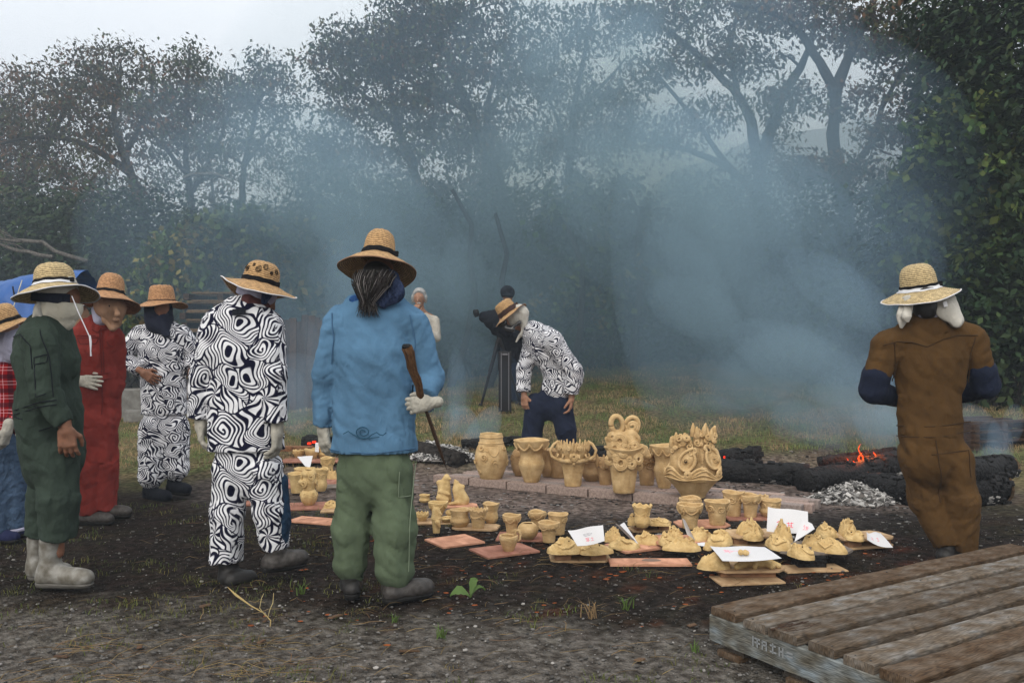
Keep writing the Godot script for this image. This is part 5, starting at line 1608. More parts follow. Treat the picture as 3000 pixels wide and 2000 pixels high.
	for l in [[V(-0.14, 1.319, 0), V(-0.057, 1.331, 0), V(0.012, 1.273, 0), V(0.031, 1.155, 0)], [V(0.038, 1.178, 0), V(0.036, 1.213, 0), V(0.096, 1.231, 0), V(0.094, 1.19, 0), V(0.038, 1.178, 0)], [V(0.041, 1.176, 0), V(0.057, 1.016, 0), V(0.103, 1.032, 0)], [V(0.042, 1.356, 0), V(0.103, 1.213, 0), V(0.131, 1.014, 0)], [V(-0.102, 0.942, 0), V(0.062, 0.988, 0), V(0.145, 1, 0)], [V(-0.102, 0.921, 0), V(0.062, 0.965, 0), V(0.145, 0.977, 0)], [V(0.032, 0.84, 0), V(0.083, 0.859, 0)], [V(-0.141, 0.919, 0), V(-0.044, 0.9, 0)]]: seam(t, "seam", w, M.dark_cloth, l, 0.0026)
	boot(t, "rubber_boot", M.rubber_grey, M.sole_grey, V(0.045, 0.269, 0.1), V(0.037, 0.118, 0.1), V(-0.002, 0.027, 0.1), V(0.28, 0.05, 0.14), 0.06)
	boot(t, "rubber_boot", M.rubber_grey, M.sole_grey, V(-0.134, 0.239, -0.1), V(-0.138, 0.09, -0.1), V(-0.157, 0.008, -0.1), V(0.053, 0.027, -0.1), 0.056)
	blob(t, "face_cloth", M.cream_cloth, [B(V(0.014, 1.476, 0), V(0.065, 1.472, 0), 0.1, 0.085, 0.04, 2), B(V(0.065, 1.472, 0), V(0.056, 1.402, 0), 0.08, 0.055, 0.016, 2), B(V(-0.004, 1.439, 0), V(0.038, 1.386, 0), 0.085, 0.045, 0.016, 2)], 0.007, 0.007, [[V(0.042, 1.507, 0), Vector3(0.1, 1, 0)]])
	blob(t, "cloth_knot", M.white_cloth, [B(V(-0.025, 1.501, 0.06), V(-0.037, 1.459, 0.08), 0.026, 0.032, 0.02, 3, 0, X, 0.6), B(V(-0.037, 1.459, 0.08), V(-0.057, 1.409, 0.08), 0.03, 0.022, 0.02, 1, 0, X, 0.5), B(V(-0.03, 1.459, 0.08), V(-0.006, 1.4, 0.09), 0.025, 0.012, 0.02, 1, 0, X, 0.5)], 0.008, 0.006)
	blob(t, "head_band", M.navy, [B(V(-0.004, 1.523, 0), V(0.028, 1.53, 0), 0.104, 0.1, 0.02)], 0.008, 0.0, [[V(-0.005, 1.551, 0), Vector3(0.05, 1, 0)], [V(-0.004, 1.5, 0), Vector3(-0.1, -1, 0)]])
	blob(t, "under_cap", M.white_cloth, [B(V(0, 1.578, 0), V(0.023, 1.578, 0), 0.104, 0.1, 0.03, 3)], 0.008, 0.004, [[V(-0.004, 1.537, 0), Vector3(-0.1, -1, 0)]])
	hat(t, V(0.009, 1.588, 0), Basis.from_euler(Vector3(-0.1, 0, 0.15)), 0.106, 0.125, 0.215, 0.055, 0, M.straw_pale, M.black_band, 0.028, M.white_band, 0.012, 0.3, true)
	var cord := MB.new()
	cord.tube(PackedVector3Array([V(0.158, 1.53, 0.12), V(0.195, 1.45, 0.13), V(0.249, 1.322, 0.12), V(0.256, 1.259, 0.12)]), PackedFloat32Array([0.0028]), 6)
	cord.tube(PackedVector3Array([V(0.253, 1.327, 0.12), V(0.256, 1.293, 0.12), V(0.256, 1.246, 0.12), V(0.258, 1.219, 0.12)]), PackedFloat32Array([0.003, 0.006, 0.003, 0.0045]), 6)
	part(t, "chin_cord", cord.mesh(), M.thread)
	hand(t, "bare_hand", M.skin_tan, V(0.164, 0.856, 0.19), Vector3(0.12, -1, 0.05), Vector3(-0.3, 0, -1), Vector3(1, 0, -0.2), 0.42, 1.05)
	hand(t, "glove", M.glove, V(-0.203, 0.874, -0.12), Vector3(-0.5, -1, 0.2), Vector3(1, 0, 0), Vector3(0, 0, 1), 0.5, 0.8, 1.15)
	# 4 --- red coverall
	t = thing("person", "person in a brick red coverall with a tan cloth over the face, hand on hip", "person", V(-2.979, -0, -6.279))
	J = {hip = V(-0.021, 0.878, 0), chest = V(-0.016, 1.192, 0), neck = V(0.003, 1.427, 0), head = V(0.105, 1.566, 0.06), shL = V(0.119, 1.333, 0.02), elL = V(0.084, 1.063, -0.1), wrL = V(0.02, 0.868, -0.15), shR = V(-0.149, 1.333, 0.03), elR = V(-0.299, 1.064, -0.05), wrR = V(-0.081, 1.033, 0.12), knL = V(0.046, 0.535, 0.02), anL = V(0.044, 0.11, 0), knR = V(-0.035, 0.54, 0.06), anR = V(-0.061, 0.084, 0.03)}
	body(t, M.skin, J, Vector3(0.7, -0.35, 0.7), 0.024)
	var rx := Vector3(0.55, 0, 0.83)
	w = blob(t, "coverall", M.coverall_red, [
		B(V(-0.028, 1.286, 0), V(-0.021, 1.003, 0), 0.19, 0.175, 0.06, 1, 0, rx, 0.62), B(V(-0.021, 1.003, 0), V(-0.021, 0.784, 0), 0.172, 0.175, 0.06, 1, 0, rx, 0.68), B(V(-0.007, 1.405, 0), V(-0.022, 1.254, 0), 0.09, 0.17, 0.07, 1, 0, rx, 0.75),
		B(V(-0.016, 1.364, 0), V(-0.133, 1.323, 0.03), 0.08, 0.085, 0.05, 1), B(V(-0.016, 1.364, 0), V(0.097, 1.323, 0), 0.08, 0.08, 0.05, 1), B(V(0.025, 1.436, 0.02), V(-0.004, 1.364, 0), 0.075, 0.085, 0.03, 3, 1),
		B(V(-0.145, 1.317, 0.03), V(-0.299, 1.064, -0.05), 0.088, 0.075, 0.016, 2), B(V(-0.299, 1.064, -0.05), V(-0.097, 1.032, 0.1), 0.07, 0.052, 0.016, 2, 2),
		B(V(0.103, 1.317, 0), V(0.086, 1.063, -0.08), 0.08, 0.07, 0.016, 2), B(V(0.086, 1.063, -0.08), V(0.027, 0.869, -0.14), 0.066, 0.05, 0.016, 2, 2),
		B(V(-0.045, 0.756, 0.04), V(-0.046, 0.414, 0.05), 0.107, 0.091, 0.02, 1), B(V(-0.046, 0.414, 0.05), V(-0.061, 0.068, 0.03), 0.098, 0.09, 0.016, 2, 2),
		B(V(0.029, 0.752, 0), V(0.049, 0.407, 0), 0.104, 0.087, 0.02, 1), B(V(0.049, 0.407, 0), V(0.044, 0.088, 0), 0.094, 0.082, 0.016, 2, 2)], 0.011, 0.018)
	for l in [[V(0.062, 1.371, 0), V(0.075, 1.223, 0), V(0.073, 1.082, 0)], [V(0.05, 1.367, 0), V(0.063, 1.223, 0), V(0.06, 1.082, 0)], [V(-0.091, 1.345, 0), V(0.031, 1.345, 0)], [V(-0.088, 1.327, 0), V(-0.066, 1.286, 0), V(0.034, 1.289, 0), V(0.05, 1.333, 0), V(-0.088, 1.327, 0)], [V(0.091, 1.305, 0), V(0.11, 1.27, 0), V(0.129, 1.27, 0)], [V(-0.116, 1.066, 0), V(0.054, 1.072, 0), V(0.11, 1.085, 0)], [V(-0.109, 1.028, 0), V(0.06, 1.032, 0), V(0.11, 1.041, 0)], [V(0.066, 1.016, 0), V(0.061, 0.784, 0)], [V(0.003, 1.389, 0), V(0.04, 1.367, 0), V(0.059, 1.393, 0)]]: seam(t, "seam", w, M.red_seam, l, 0.0032)
	boot(t, "shoe", M.leather_worn, M.sole_black, V(-0.055, 0.1, 0.03), V(-0.058, 0.043, 0.03), V(-0.101, 0.001, 0.05), V(0.152, 0.017, 0.1), 0.055)
	boot(t, "shoe", M.leather_worn, M.sole_black, V(0.05, 0.125, 0), V(0.044, 0.078, 0), V(-0.003, 0.034, -0.02), V(0.251, 0.056, 0.03), 0.053)
	blob(t, "face_cloth", M.tan_cloth, [B(V(0.104, 1.565, 0.07), V(0.138, 1.539, 0.09), 0.105, 0.09, 0.04, 3), B(V(0.136, 1.517, 0.1), V(0.158, 1.44, 0.1), 0.075, 0.045, 0.04, 0), B(V(0.199, 1.536, 0.17), V(0.217, 1.492, 0.19), 0.011, 0.021, 0.02), B(V(0.186, 1.454, 0.155), V(0.204, 1.454, 0.14), 0.012, 0.01, 0.015)], 0.008, 0.004)
	blob(t, "cloth_edge", M.tan_cloth, [B(V(0.062, 1.544, 0.12), V(0.106, 1.454, 0.14), 0.016, 0.018, 0.02, 3), B(V(0.106, 1.454, 0.14), V(0.161, 1.396, 0.14), 0.018, 0.02, 0.02, 3), B(V(0.161, 1.396, 0.14), V(0.183, 1.421, 0.1), 0.02, 0.016, 0.02, 3)], 0.008, 0.004)
	blob(t, "inner_scarf", M.lavender, [B(V(0.007, 1.529, 0.05), V(0.032, 1.457, 0.05), 0.04, 0.05, 0.03, 3)], 0.008, 0.006)
	part(t, "painted_eye", lathe(PackedVector2Array([Vector2(0.012, 0), Vector2(0.009, 0.004), Vector2(0, 0.005)]), 12, 1, 1), M.dark_cloth).transform = Transform3D(Basis(X, 1.45), V(0.151, 1.551, 0.178))
	hat(t, V(0.105, 1.64, 0.06), Basis.from_euler(Vector3(-0.22, 0, -0.02)), 0.1, 0.155, 0.215, 0.075, 1, M.straw_orange, M.black_band, 0.022, M.tan_cloth, 0.01, 1.0)
	hand(t, "glove", M.glove, V(-0.087, 1.03, 0.12), Vector3(1, -0.12, 0.25), Vector3(0.2, -0.1, -1), Vector3(0.2, 1, 0.1), 0.12, 1.05, 1.15)
	# 5 --- printed suit, arms akimbo, navy cloth over the face
	t = thing("person", "person in a swirl-printed suit with arms akimbo, navy cloth covering the whole face", "person", V(-2.92, -0, -7.307))
	J = {hip = V(0.006, 0.777, 0), chest = V(-0.01, 1.179, 0), neck = V(-0.018, 1.416, 0), head = V(-0.005, 1.561, 0.05), shL = V(0.158, 1.38, 0), elL = V(0.242, 1.197, -0.05), wrL = V(0.235, 1.034, 0.05), shR = V(-0.208, 1.38, 0), elR = V(-0.377, 1.171, -0.02), wrR = V(-0.118, 1.066, 0.14), knL = V(0.128, 0.454, 0.05), anL = V(0.095, 0.102, 0), knR = V(-0.07, 0.422, 0.08), anR = V(-0.082, 0.074, 0.05)}
	body(t, M.skin_tan, J, Vector3(0.15, -0.4, 1), 0.024)
	blob(t, "jacket", M.swirl2, [
		B(V(-0.017, 1.27, 0), V(0.006, 0.66, 0), 0.195, 0.2, 0.06, 1, 2, Z, 0.64), B(V(-0.018, 1.398, 0), V(-0.017, 1.252, 0), 0.1, 0.18, 0.07, 1, 0, Z, 0.7),
		B(V(-0.025, 1.416, 0), V(-0.186, 1.369, 0), 0.075, 0.08, 0.05, 1), B(V(-0.01, 1.416, 0), V(0.136, 1.369, 0), 0.075, 0.08, 0.05, 1),
		B(V(-0.2, 1.362, 0), V(-0.362, 1.171, -0.02), 0.088, 0.08, 0.016, 2), B(V(-0.362, 1.171, -0.02), V(-0.148, 1.073, 0.12), 0.078, 0.06, 0.016, 2, 2),
		B(V(0.15, 1.362, 0), V(0.238, 1.208, -0.04), 0.085, 0.078, 0.016, 2), B(V(0.238, 1.208, -0.04), V(0.239, 1.078, 0.04), 0.075, 0.06, 0.016, 2, 2)], 0.011, 0.017, [[V(0.006, 0.697, 0), dwn]])
	blob(t, "trousers", M.swirl2, [B(V(0.006, 0.741, 0), V(0.006, 0.576, 0), 0.17, 0.17, 0.05, 1, 0, Z, 0.7), B(V(-0.08, 0.58, 0.04), V(-0.078, 0.195, 0.06), 0.122, 0.112, 0.05, 1), B(V(-0.078, 0.195, 0.06), V(-0.082, 0.135, 0.05), 0.1, 0.07, 0.02, 3), B(V(0.101, 0.576, 0), V(0.117, 0.247, 0.02), 0.118, 0.106, 0.05, 1), B(V(0.117, 0.247, 0.02), V(0.102, 0.179, 0), 0.095, 0.065, 0.02, 3)], 0.011, 0.018)
	boot(t, "boot", M.dark_cloth, M.sole_black, V(-0.093, 0.172, 0.05), V(-0.096, 0.074, 0.05), V(-0.139, -0.018, 0), V(0.123, 0.017, 0.2), 0.062)
	boot(t, "boot", M.dark_cloth, M.sole_black, V(0.087, 0.212, 0), V(0.084, 0.113, 0), V(0.047, 0.035, -0.03), V(0.264, 0.067, 0.14), 0.06)
	blob(t, "face_cloth", M.navy, [B(V(-0.035, 1.572, 0.04), V(-0.027, 1.47, 0.05), 0.115, 0.11, 0.03, 1), B(V(-0.003, 1.461, 0.09), V(0.067, 1.367, 0.12), 0.075, 0.03, 0.04, 1), B(V(-0.04, 1.489, 0), V(-0.018, 1.398, 0), 0.11, 0.09, 0.04, 1)], 0.008, 0.008)
	hat(t, V(-0.006, 1.645, 0.04), Basis.from_euler(Vector3(0.0, 0, 0.04)), 0.112, 0.135, 0.21, 0.04, 2, M.straw_orange, M.brown_band, 0.01, M.tan_cloth, 0.014, 0.4)
	hand(t, "bare_hand", M.skin_tan, V(-0.121, 1.059, 0.15), Vector3(0.8, -0.5, 0.1), Vector3(0, 0, -1), Vector3(0.4, 1, 0), 0.3, 1.0)
	# 6 --- plaid shirt at the left edge
	t = thing("person", "person in a red plaid shirt and blue jeans, lavender scarf under the straw hat", "person", V(-3.324, -0.001, -5.679))
	J = {hip = V(0.001, 0.717, 0), chest = V(0.008, 1.058, 0), neck = V(0.019, 1.256, 0), head = V(0.047, 1.369, 0.05), shL = V(0.098, 1.171, 0), elL = V(0.111, 0.916, 0), wrL = V(0.13, 0.732, 0.15), shR = V(-0.1, 1.171, 0), elR = V(-0.128, 0.916, 0), wrR = V(-0.011, 0.699, 0.1), knL = V(0.067, 0.377, 0), anL = V(0.091, 0.079, 0), knR = V(-0.011, 0.385, 0.05), anR = V(-0.005, 0.062, 0.05)}
	body(t, M.skin, J, Vector3(0.6, -0.5, 0.6), 0.024)
	blob(t, "shirt", M.plaid, [B(V(0.008, 1.114, 0), V(0.009, 0.66, 0), 0.165, 0.16, 0.05, 1, 2, Z, 0.68), B(V(0.019, 1.214, 0), V(0.008, 1.1, 0), 0.09, 0.16, 0.06, 1, 0, Z, 0.7), B(V(0.019, 1.2, 0), V(0.11, 1.148, 0), 0.07, 0.072, 0.04, 1), B(V(0.104, 1.143, 0), V(0.128, 0.902, 0), 0.07, 0.058, 0.016, 2), B(V(0.128, 0.902, 0), V(0.129, 0.745, 0.14), 0.055, 0.045, 0.016, 2, 2), B(V(0.019, 1.2, 0), V(-0.1, 1.148, 0), 0.07, 0.07, 0.04, 1), B(V(-0.1, 1.143, 0), V(-0.139, 0.902, 0), 0.07, 0.06, 0.016, 2)], 0.011, 0.01)
	blob(t, "jeans", M.denim, [B(V(0.009, 0.689, 0), V(0.009, 0.604, 0), 0.15, 0.15, 0.05, 1, 0, Z, 0.75), B(V(0.066, 0.575, 0), V(0.073, 0.32, 0), 0.092, 0.078, 0.04, 1), B(V(0.073, 0.32, 0), V(0.09, 0.088, 0), 0.078, 0.068, 0.016, 2, 2), B(V(-0.024, 0.58, 0.04), V(0, 0.33, 0.06), 0.092, 0.08, 0.04, 1), B(V(0, 0.33, 0.06), V(0.007, 0.059, 0.05), 0.08, 0.072, 0.016, 2, 2)], 0.011, 0.015)
	blob(t, "turned_cuff", M.lavender, [B(V(0.09, 0.088, 0), V(0.093, 0.065, 0), 0.074, 0.074, 0.01, 0, 3)], 0.009)
	boot(t, "shoe", M.shoe_navy, M.sole_black, V(0.007, 0.09, 0.05), V(0.007, 0.042, 0.05), V(-0.021, 0.006, 0.05), V(0.159, 0.012, 0.08), 0.052)
	boot(t, "shoe", M.shoe_navy, M.sole_black, V(0.096, 0.108, 0), V(0.096, 0.065, 0), V(0.068, 0.031, 0), V(0.17, 0.034, 0), 0.05)
	blob(t, "scarf", M.lavender, [B(V(0.059, 1.341, 0.05), V(0.099, 1.299, 0.08), 0.1, 0.08, 0.04, 3), B(V(0.087, 1.299, 0.07), V(0.121, 1.215, 0.09), 0.08, 0.05, 0.05, 3), B(V(0.013, 1.285, 0), V(0.025, 1.2, 0), 0.1, 0.11, 0.05, 3)], 0.008, 0.008)
	hat(t, V(0.036, 1.42, 0.05), Basis.from_euler(Vector3(0.2, 0, 0.3)), 0.104, 0.125, 0.2, 0.045, 0, M.straw_tan, M.black_band, 0.024, M.tan_cloth, 0.014, 0.6)
	hand(t, "glove", M.glove, V(0.13, 0.747, 0.17), Vector3(-0.2, -1, 0.1), Vector3(-1, 0, 0), Vector3(0, 0, 1), 0.45, 1.05, 1.15)
	# 7 --- mostly hidden between green and red
	t = thing("person", "person hidden behind the green coverall, only a straw brim and dark sleeve showing", "person", V(-3.815, 0, -7.6))
	J = {hip = V(-0.014, 0.757, 0), chest = V(-0.015, 1.175, 0), neck = V(-0.008, 1.422, 0), head = V(0.022, 1.554, 0.03), shL = V(0.121, 1.373, 0), elL = V(0.145, 1.061, 0), wrL = V(0.151, 0.836, 0.05), shR = V(-0.152, 1.373, 0), elR = V(-0.174, 1.061, 0), wrR = V(-0.132, 0.836, 0.05), knL = V(0.04, 0.454, 0), anL = V(0.041, 0.15, 0), knR = V(-0.074, 0.454, 0), anR = V(-0.073, 0.15, 0)}
	body(t, M.skin_tan, J, Vector3(0.9, -0.3, 0.4), 0.024)
	blob(t, "jacket", M.navy, [B(V(-0.015, 1.289, 0), V(-0.014, 0.719, 0), 0.17, 0.17, 0.05, 1, 2, Z, 0.66), B(V(-0.008, 1.422, 0), V(-0.145, 1.357, 0), 0.07, 0.075, 0.05, 1), B(V(-0.008, 1.422, 0), V(0.114, 1.357, 0), 0.07, 0.075, 0.05, 1), B(V(-0.145, 1.346, 0), V(-0.167, 1.061, 0), 0.075, 0.065, 0.016, 2), B(V(-0.167, 1.061, 0), V(-0.125, 0.855, 0.05), 0.062, 0.05, 0.016, 2, 2), B(V(0.114, 1.346, 0), V(0.137, 1.061, 0), 0.075, 0.065, 0.016, 2), B(V(0.137, 1.061, 0), V(0.147, 0.855, 0.05), 0.062, 0.05, 0.016, 2, 2)], 0.016, 0.01)
	blob(t, "trousers", M.navy_trousers, [B(V(-0.014, 0.757, 0), V(-0.013, 0.643, 0), 0.15, 0.15, 0.05, 1, 0, Z, 0.7), B(V(-0.074, 0.643, 0), V(-0.073, 0.15, 0), 0.09, 0.075, 0.016, 2, 2), B(V(0.047, 0.643, 0), V(0.045, 0.15, 0), 0.09, 0.075, 0.016, 2, 2)], 0.016, 0.01)
	boot(t, "boot", M.dark_cloth, M.sole_black, V(-0.073, 0.169, 0), V(-0.073, 0.093, 0), V(-0.088, 0.017, 0), V(0.089, 0.046, 0.2), 0.058)
	boot(t, "boot", M.dark_cloth, M.sole_black, V(0.045, 0.169, 0), V(0.045, 0.093, 0), V(0.026, 0.017, 0), V(0.198, 0.043, 0.18), 0.058)
	blob(t, "face_cloth", M.tan_cloth, [B(V(0.035, 1.535, 0.04), V(0.042, 1.47, 0.04), 0.1, 0.085, 0.03, 3)], 0.012, 0.004)
	hat(t, V(0.025, 1.649, 0.03), Basis.from_euler(Vector3(0.05, 0, 0.05)), 0.1, 0.12, 0.165, 0.03, 0, M.straw_tan, M.black_band, 0.024, M.white_band, 0.01, 1.0)
	# 8 --- brown coverall at the right, from behind
	t = thing("person", "person in brown coverall with navy sleeve guards, white cloth hanging under the straw hat", "person", V(2.559, -0.001, -5.079))
	J = {hip = V(-0.1, 0.699, 0), chest = V(-0.111, 1.105, 0), neck = V(-0.115, 1.448, 0), head = V(-0.151, 1.538, -0.02), shL = V(-0.39, 1.271, 0), elL = V(-0.448, 1.028, -0.02), wrL = V(-0.178, 0.951, -0.25), shR = V(0.133, 1.321, 0), elR = V(0.219, 1.054, -0.02), wrR = V(0.195, 0.978, -0.25), knL = V(-0.115, 0.412, -0.05), anL = V(-0.025, 0.117, 0), knR = V(0.052, 0.395, 0), anR = V(0.076, 0.117, 0)}
	body(t, M.skin_tan, J, Vector3(-0.1, -0.3, -1), 0.024)
	w = blob(t, "coverall", M.coverall_brown, [
		B(V(-0.116, 1.207, 0), V(-0.122, 0.852, 0), 0.2, 0.172, 0.06, 1, 0, Z, 0.64), B(V(-0.122, 0.852, 0), V(-0.107, 0.636, 0), 0.172, 0.2, 0.06, 1, 0, Z, 0.7), B(V(-0.116, 1.385, 0), V(-0.116, 1.207, 0), 0.12, 0.2, 0.08, 1, 0, Z, 0.7),
		B(V(-0.116, 1.39, 0), V(-0.365, 1.283, 0), 0.085, 0.088, 0.06, 1), B(V(-0.116, 1.39, 0), V(0.113, 1.319, 0), 0.085, 0.088, 0.06, 1), B(V(-0.115, 1.456, 0), V(-0.116, 1.372, 0), 0.075, 0.1, 0.04, 3, 1),
		B(V(-0.375, 1.271, 0), V(-0.436, 1.085, 0), 0.09, 0.078, 0.016, 2, 2), B(V(0.123, 1.309, 0), V(0.188, 1.111, 0), 0.09, 0.08, 0.016, 2, 2),
		B(V(-0.205, 0.634, -0.02), V(-0.12, 0.361, -0.05), 0.1, 0.088, 0.02, 1), B(V(-0.115, 0.361, -0.05), V(-0.017, 0.111, 0), 0.1, 0.078, 0.05, 2, 2),
		B(V(0.009, 0.626, 0.02), V(0.049, 0.373, 0.02), 0.11, 0.098, 0.02, 1), B(V(0.044, 0.373, 0.02), V(0.069, 0.086, 0), 0.108, 0.085, 0.05, 2, 2)], 0.0115, 0.022)
	blob(t, "waistband", M.coverall_brown, [B(V(-0.117, 0.826, 0), V(-0.117, 0.75, 0), 0.182, 0.182, 0.03, 0, 0, Z, 0.69)], 0.009, 0.004, [[V(-0.117, 0.819, 0), Vector3(0.03, 1, 0)], [V(-0.117, 0.748, 0), Vector3(-0.03, -1, 0)]])
	for l in [[V(-0.426, 1.276, 0), V(-0.349, 1.298, 0), V(-0.266, 1.293, 0), V(-0.195, 1.268, 0), V(-0.098, 1.311, 0), V(-0.004, 1.334, 0), V(0.113, 1.334, 0)], [V(-0.315, 0.809, 0), V(-0.125, 0.816, 0), V(0.076, 0.839, 0)], [V(-0.315, 0.75, 0), V(-0.125, 0.755, 0), V(0.076, 0.786, 0)], [V(-0.171, 0.654, 0), V(0.05, 0.679, 0), V(0.057, 0.525, 0)], [V(-0.148, 0.738, 0), V(-0.13, 0.598, 0), V(-0.1, 0.489, 0), V(-0.088, 0.37, 0)], [V(-0.365, 1.286, 0), V(-0.345, 1.131, 0), V(-0.35, 1.067, 0)], [V(0.1, 1.321, 0), V(0.072, 1.179, 0), V(0.082, 1.06, 0)]]: seam(t, "seam", w, M.brown_seam, l, 0.003)
	blob(t, "sleeve_guard", M.navy_trousers, [B(V(-0.434, 1.1, 0), V(-0.443, 1.013, -0.02), 0.084, 0.08, 0.016, 2), B(V(-0.443, 1.013, -0.02), V(-0.202, 0.953, -0.22), 0.08, 0.055, 0.016, 2)], 0.009, 0.01)
	blob(t, "sleeve_guard", M.navy_trousers, [B(V(0.183, 1.126, 0), V(0.214, 1.044, -0.02), 0.086, 0.082, 0.016, 2), B(V(0.214, 1.044, -0.02), V(0.185, 0.979, -0.22), 0.082, 0.055, 0.016, 2)], 0.009, 0.01)
	hand(t, "glove", M.glove, V(-0.143, 0.946, -0.28), Vector3(0.5, 0, -1), Vector3(1, 0, 0), Vector3(0, 1, 0), 0.5, 1.05, 1.15)
	hand(t, "glove", M.glove, V(0.195, 0.973, -0.28), Vector3(-0.5, 0, -1), Vector3(-1, 0, 0), Vector3(0, 1, 0), 0.5, 1.05, 1.15)
	boot(t, "boot", M.leather, M.sole_black, V(-0.017, 0.142, 0), V(-0.018, 0.066, 0), V(-0.058, 0.02, 0.06), V(0.035, -0.045, -0.2), 0.056)
	boot(t, "boot", M.leather, M.sole_black, V(0.071, 0.129, 0), V(0.071, 0.061, 0), V(0.047, 0.015, 0.06), V(0.246, -0.05, -0.2), 0.056)
	blob(t, "hair", M.hair_dark, [B(V(-0.17, 1.561, 0.03), V(-0.169, 1.496, 0.06), 0.095, 0.075, 0.03, 1)], 0.008, 0.006)
	blob(t, "head_cloth", M.white_cloth, [
		B(V(-0.305, 1.524, 0.06), V(-0.319, 1.446, 0.08), 0.03, 0.04, 0.03, 1, 0, Vector3(0.5, 0, 0.86), 0.5), B(V(-0.319, 1.446, 0.08), V(-0.328, 1.383, 0.09), 0.04, 0.02, 0.03, 1, 0, Vector3(0.5, 0, 0.86), 0.5), B(V(-0.288, 1.532, 0.1), V(-0.312, 1.436, 0.13), 0.026, 0.03, 0.02, 1, 0, Z, 0.6), B(V(-0.312, 1.436, 0.13), V(-0.307, 1.414, 0.13), 0.028, 0.012, 0.02, 1),
		B(V(-0.108, 1.557, 0.09), V(-0.089, 1.476, 0.12), 0.03, 0.045, 0.03, 1, 0, Z, 0.5), B(V(-0.089, 1.476, 0.12), V(-0.034, 1.402, 0.13), 0.05, 0.035, 0.04, 1, 0, Z, 0.5), B(V(-0.034, 1.535, 0.05), V(-0.009, 1.421, 0.08), 0.045, 0.05, 0.04, 1),
		B(V(-0.279, 1.548, 0.08), V(-0.103, 1.567, 0.09), 0.03, 0.03, 0.02, 3, 0, Vector3.UP, 0.6)], 0.008, 0.011)
	blob(t, "neck_band", M.lavender, [B(V(-0.184, 1.478, 0.07), V(-0.119, 1.478, 0.07), 0.05, 0.05, 0.02, 3)], 0.008, 0.004)
	var tagm := MB.new()
	tagm.box(Vector3(0.024, 0.03, 0.002), Transform3D(Basis.from_euler(Vector3(0, 0.1, 0.2)), V(-0.111, 1.509, 0.165)))
	part(t, "cloth_tag", tagm.mesh(), M.white_band)
	hat(t, V(-0.176, 1.604, -0.01), Basis.from_euler(Vector3(0.05, 0, 0.17)), 0.106, 0.15, 0.222, 0.055, 0, M.straw_pale, M.black_band, 0.03, M.white_band, 0.016, 0.2, true)
	# 9 --- bending over the pots
	t = thing("person", "person in swirl-printed jacket bending over the pots, goggles and white head cloth", "person", V(0.302, 0.109, -8.767))
	J = {hip = V(0.175, 0.788, 0), chest = V(0.086, 1.087, 0.05), neck = V(-0.137, 1.322, 0.05), head = V(-0.32, 1.421, 0.1), headup = Vector3(-0.45, 0.85, 0.1), shL = V(0.064, 1.246, 0.24), elL = V(0.279, 0.904, 0.22), wrL = V(0.281, 0.646, 0.18), shR = V(-0.129, 1.183, -0.1), elR = V(-0.214, 0.896, -0.06), wrR = V(-0.185, 0.668, 0.05), knL = V(0.234, 0.448, 0.12), anL = V(0.25, 0.088, 0), knR = V(-0.086, 0.412, -0.05), anR = V(-0.131, 0.063, -0.02)}
	body(t, M.skin, J, Vector3(-0.8, -0.6, 0.15), 0.024)
	var bx := Vector3(0.55, 0.83, 0)
	blob(t, "jacket", M.swirl2, [
		B(V(0.029, 1.182, 0.05), V(0.222, 0.876, 0.02), 0.18, 0.185, 0.06, 1), B(V(0.222, 0.876, 0.02), V(0.174, 0.745, 0.02), 0.185, 0.175, 0.06, 1), B(V(-0.085, 1.291, 0.06), V(0.038, 1.139, 0.05), 0.12, 0.17, 0.06, 1), B(V(-0.163, 1.378, 0.07), V(-0.076, 1.27, 0.06), 0.085, 0.11, 0.04, 3, 1),
		B(V(-0.025, 1.269, 0.1), V(0.091, 1.216, 0.22), 0.1, 0.1, 0.06, 1), B(V(0.091, 1.216, 0.22), V(0.296, 0.926, 0.22), 0.105, 0.095, 0.04, 2), B(V(0.296, 0.926, 0.22), V(0.281, 0.693, 0.19), 0.09, 0.078, 0.016, 2, 2),
		B(V(-0.083, 1.226, 0), V(-0.171, 0.942, 0), 0.1, 0.085, 0.05, 2), B(V(-0.18, 0.942, 0), V(-0.189, 0.695, 0.05), 0.085, 0.075, 0.016, 2, 2)], 0.011, 0.018, [[V(0.197, 0.639, 0), Vector3(0.1, -1, 0)]])
	blob(t, "trousers", M.navy_trousers, [B(V(0.154, 0.744, 0), V(0.11, 0.569, 0), 0.165, 0.16, 0.05, 1), B(V(-0.057, 0.569, 0), V(-0.101, 0.241, 0), 0.125, 0.1, 0.05, 1), B(V(-0.101, 0.241, 0), V(-0.118, 0.061, 0), 0.1, 0.085, 0.03, 2, 2), B(V(0.185, 0.573, 0.06), V(0.236, 0.336, 0.08), 0.13, 0.105, 0.05, 1), B(V(0.236, 0.336, 0.08), V(0.265, 0.065, 0.03), 0.105, 0.085, 0.03, 2, 2)], 0.011, 0.017)
	boot(t, "shoe", M.leather_worn, M.sole_black, V(-0.127, 0.109, 0), V(-0.136, 0.066, 0), V(-0.101, 0, 0), V(-0.32, -0.006, 0.02), 0.052)
	boot(t, "shoe", M.leather_worn, M.sole_black, V(0.258, 0.109, 0), V(0.258, 0.066, 0), V(0.293, 0, 0), V(0.107, 0.002, 0.05), 0.052)
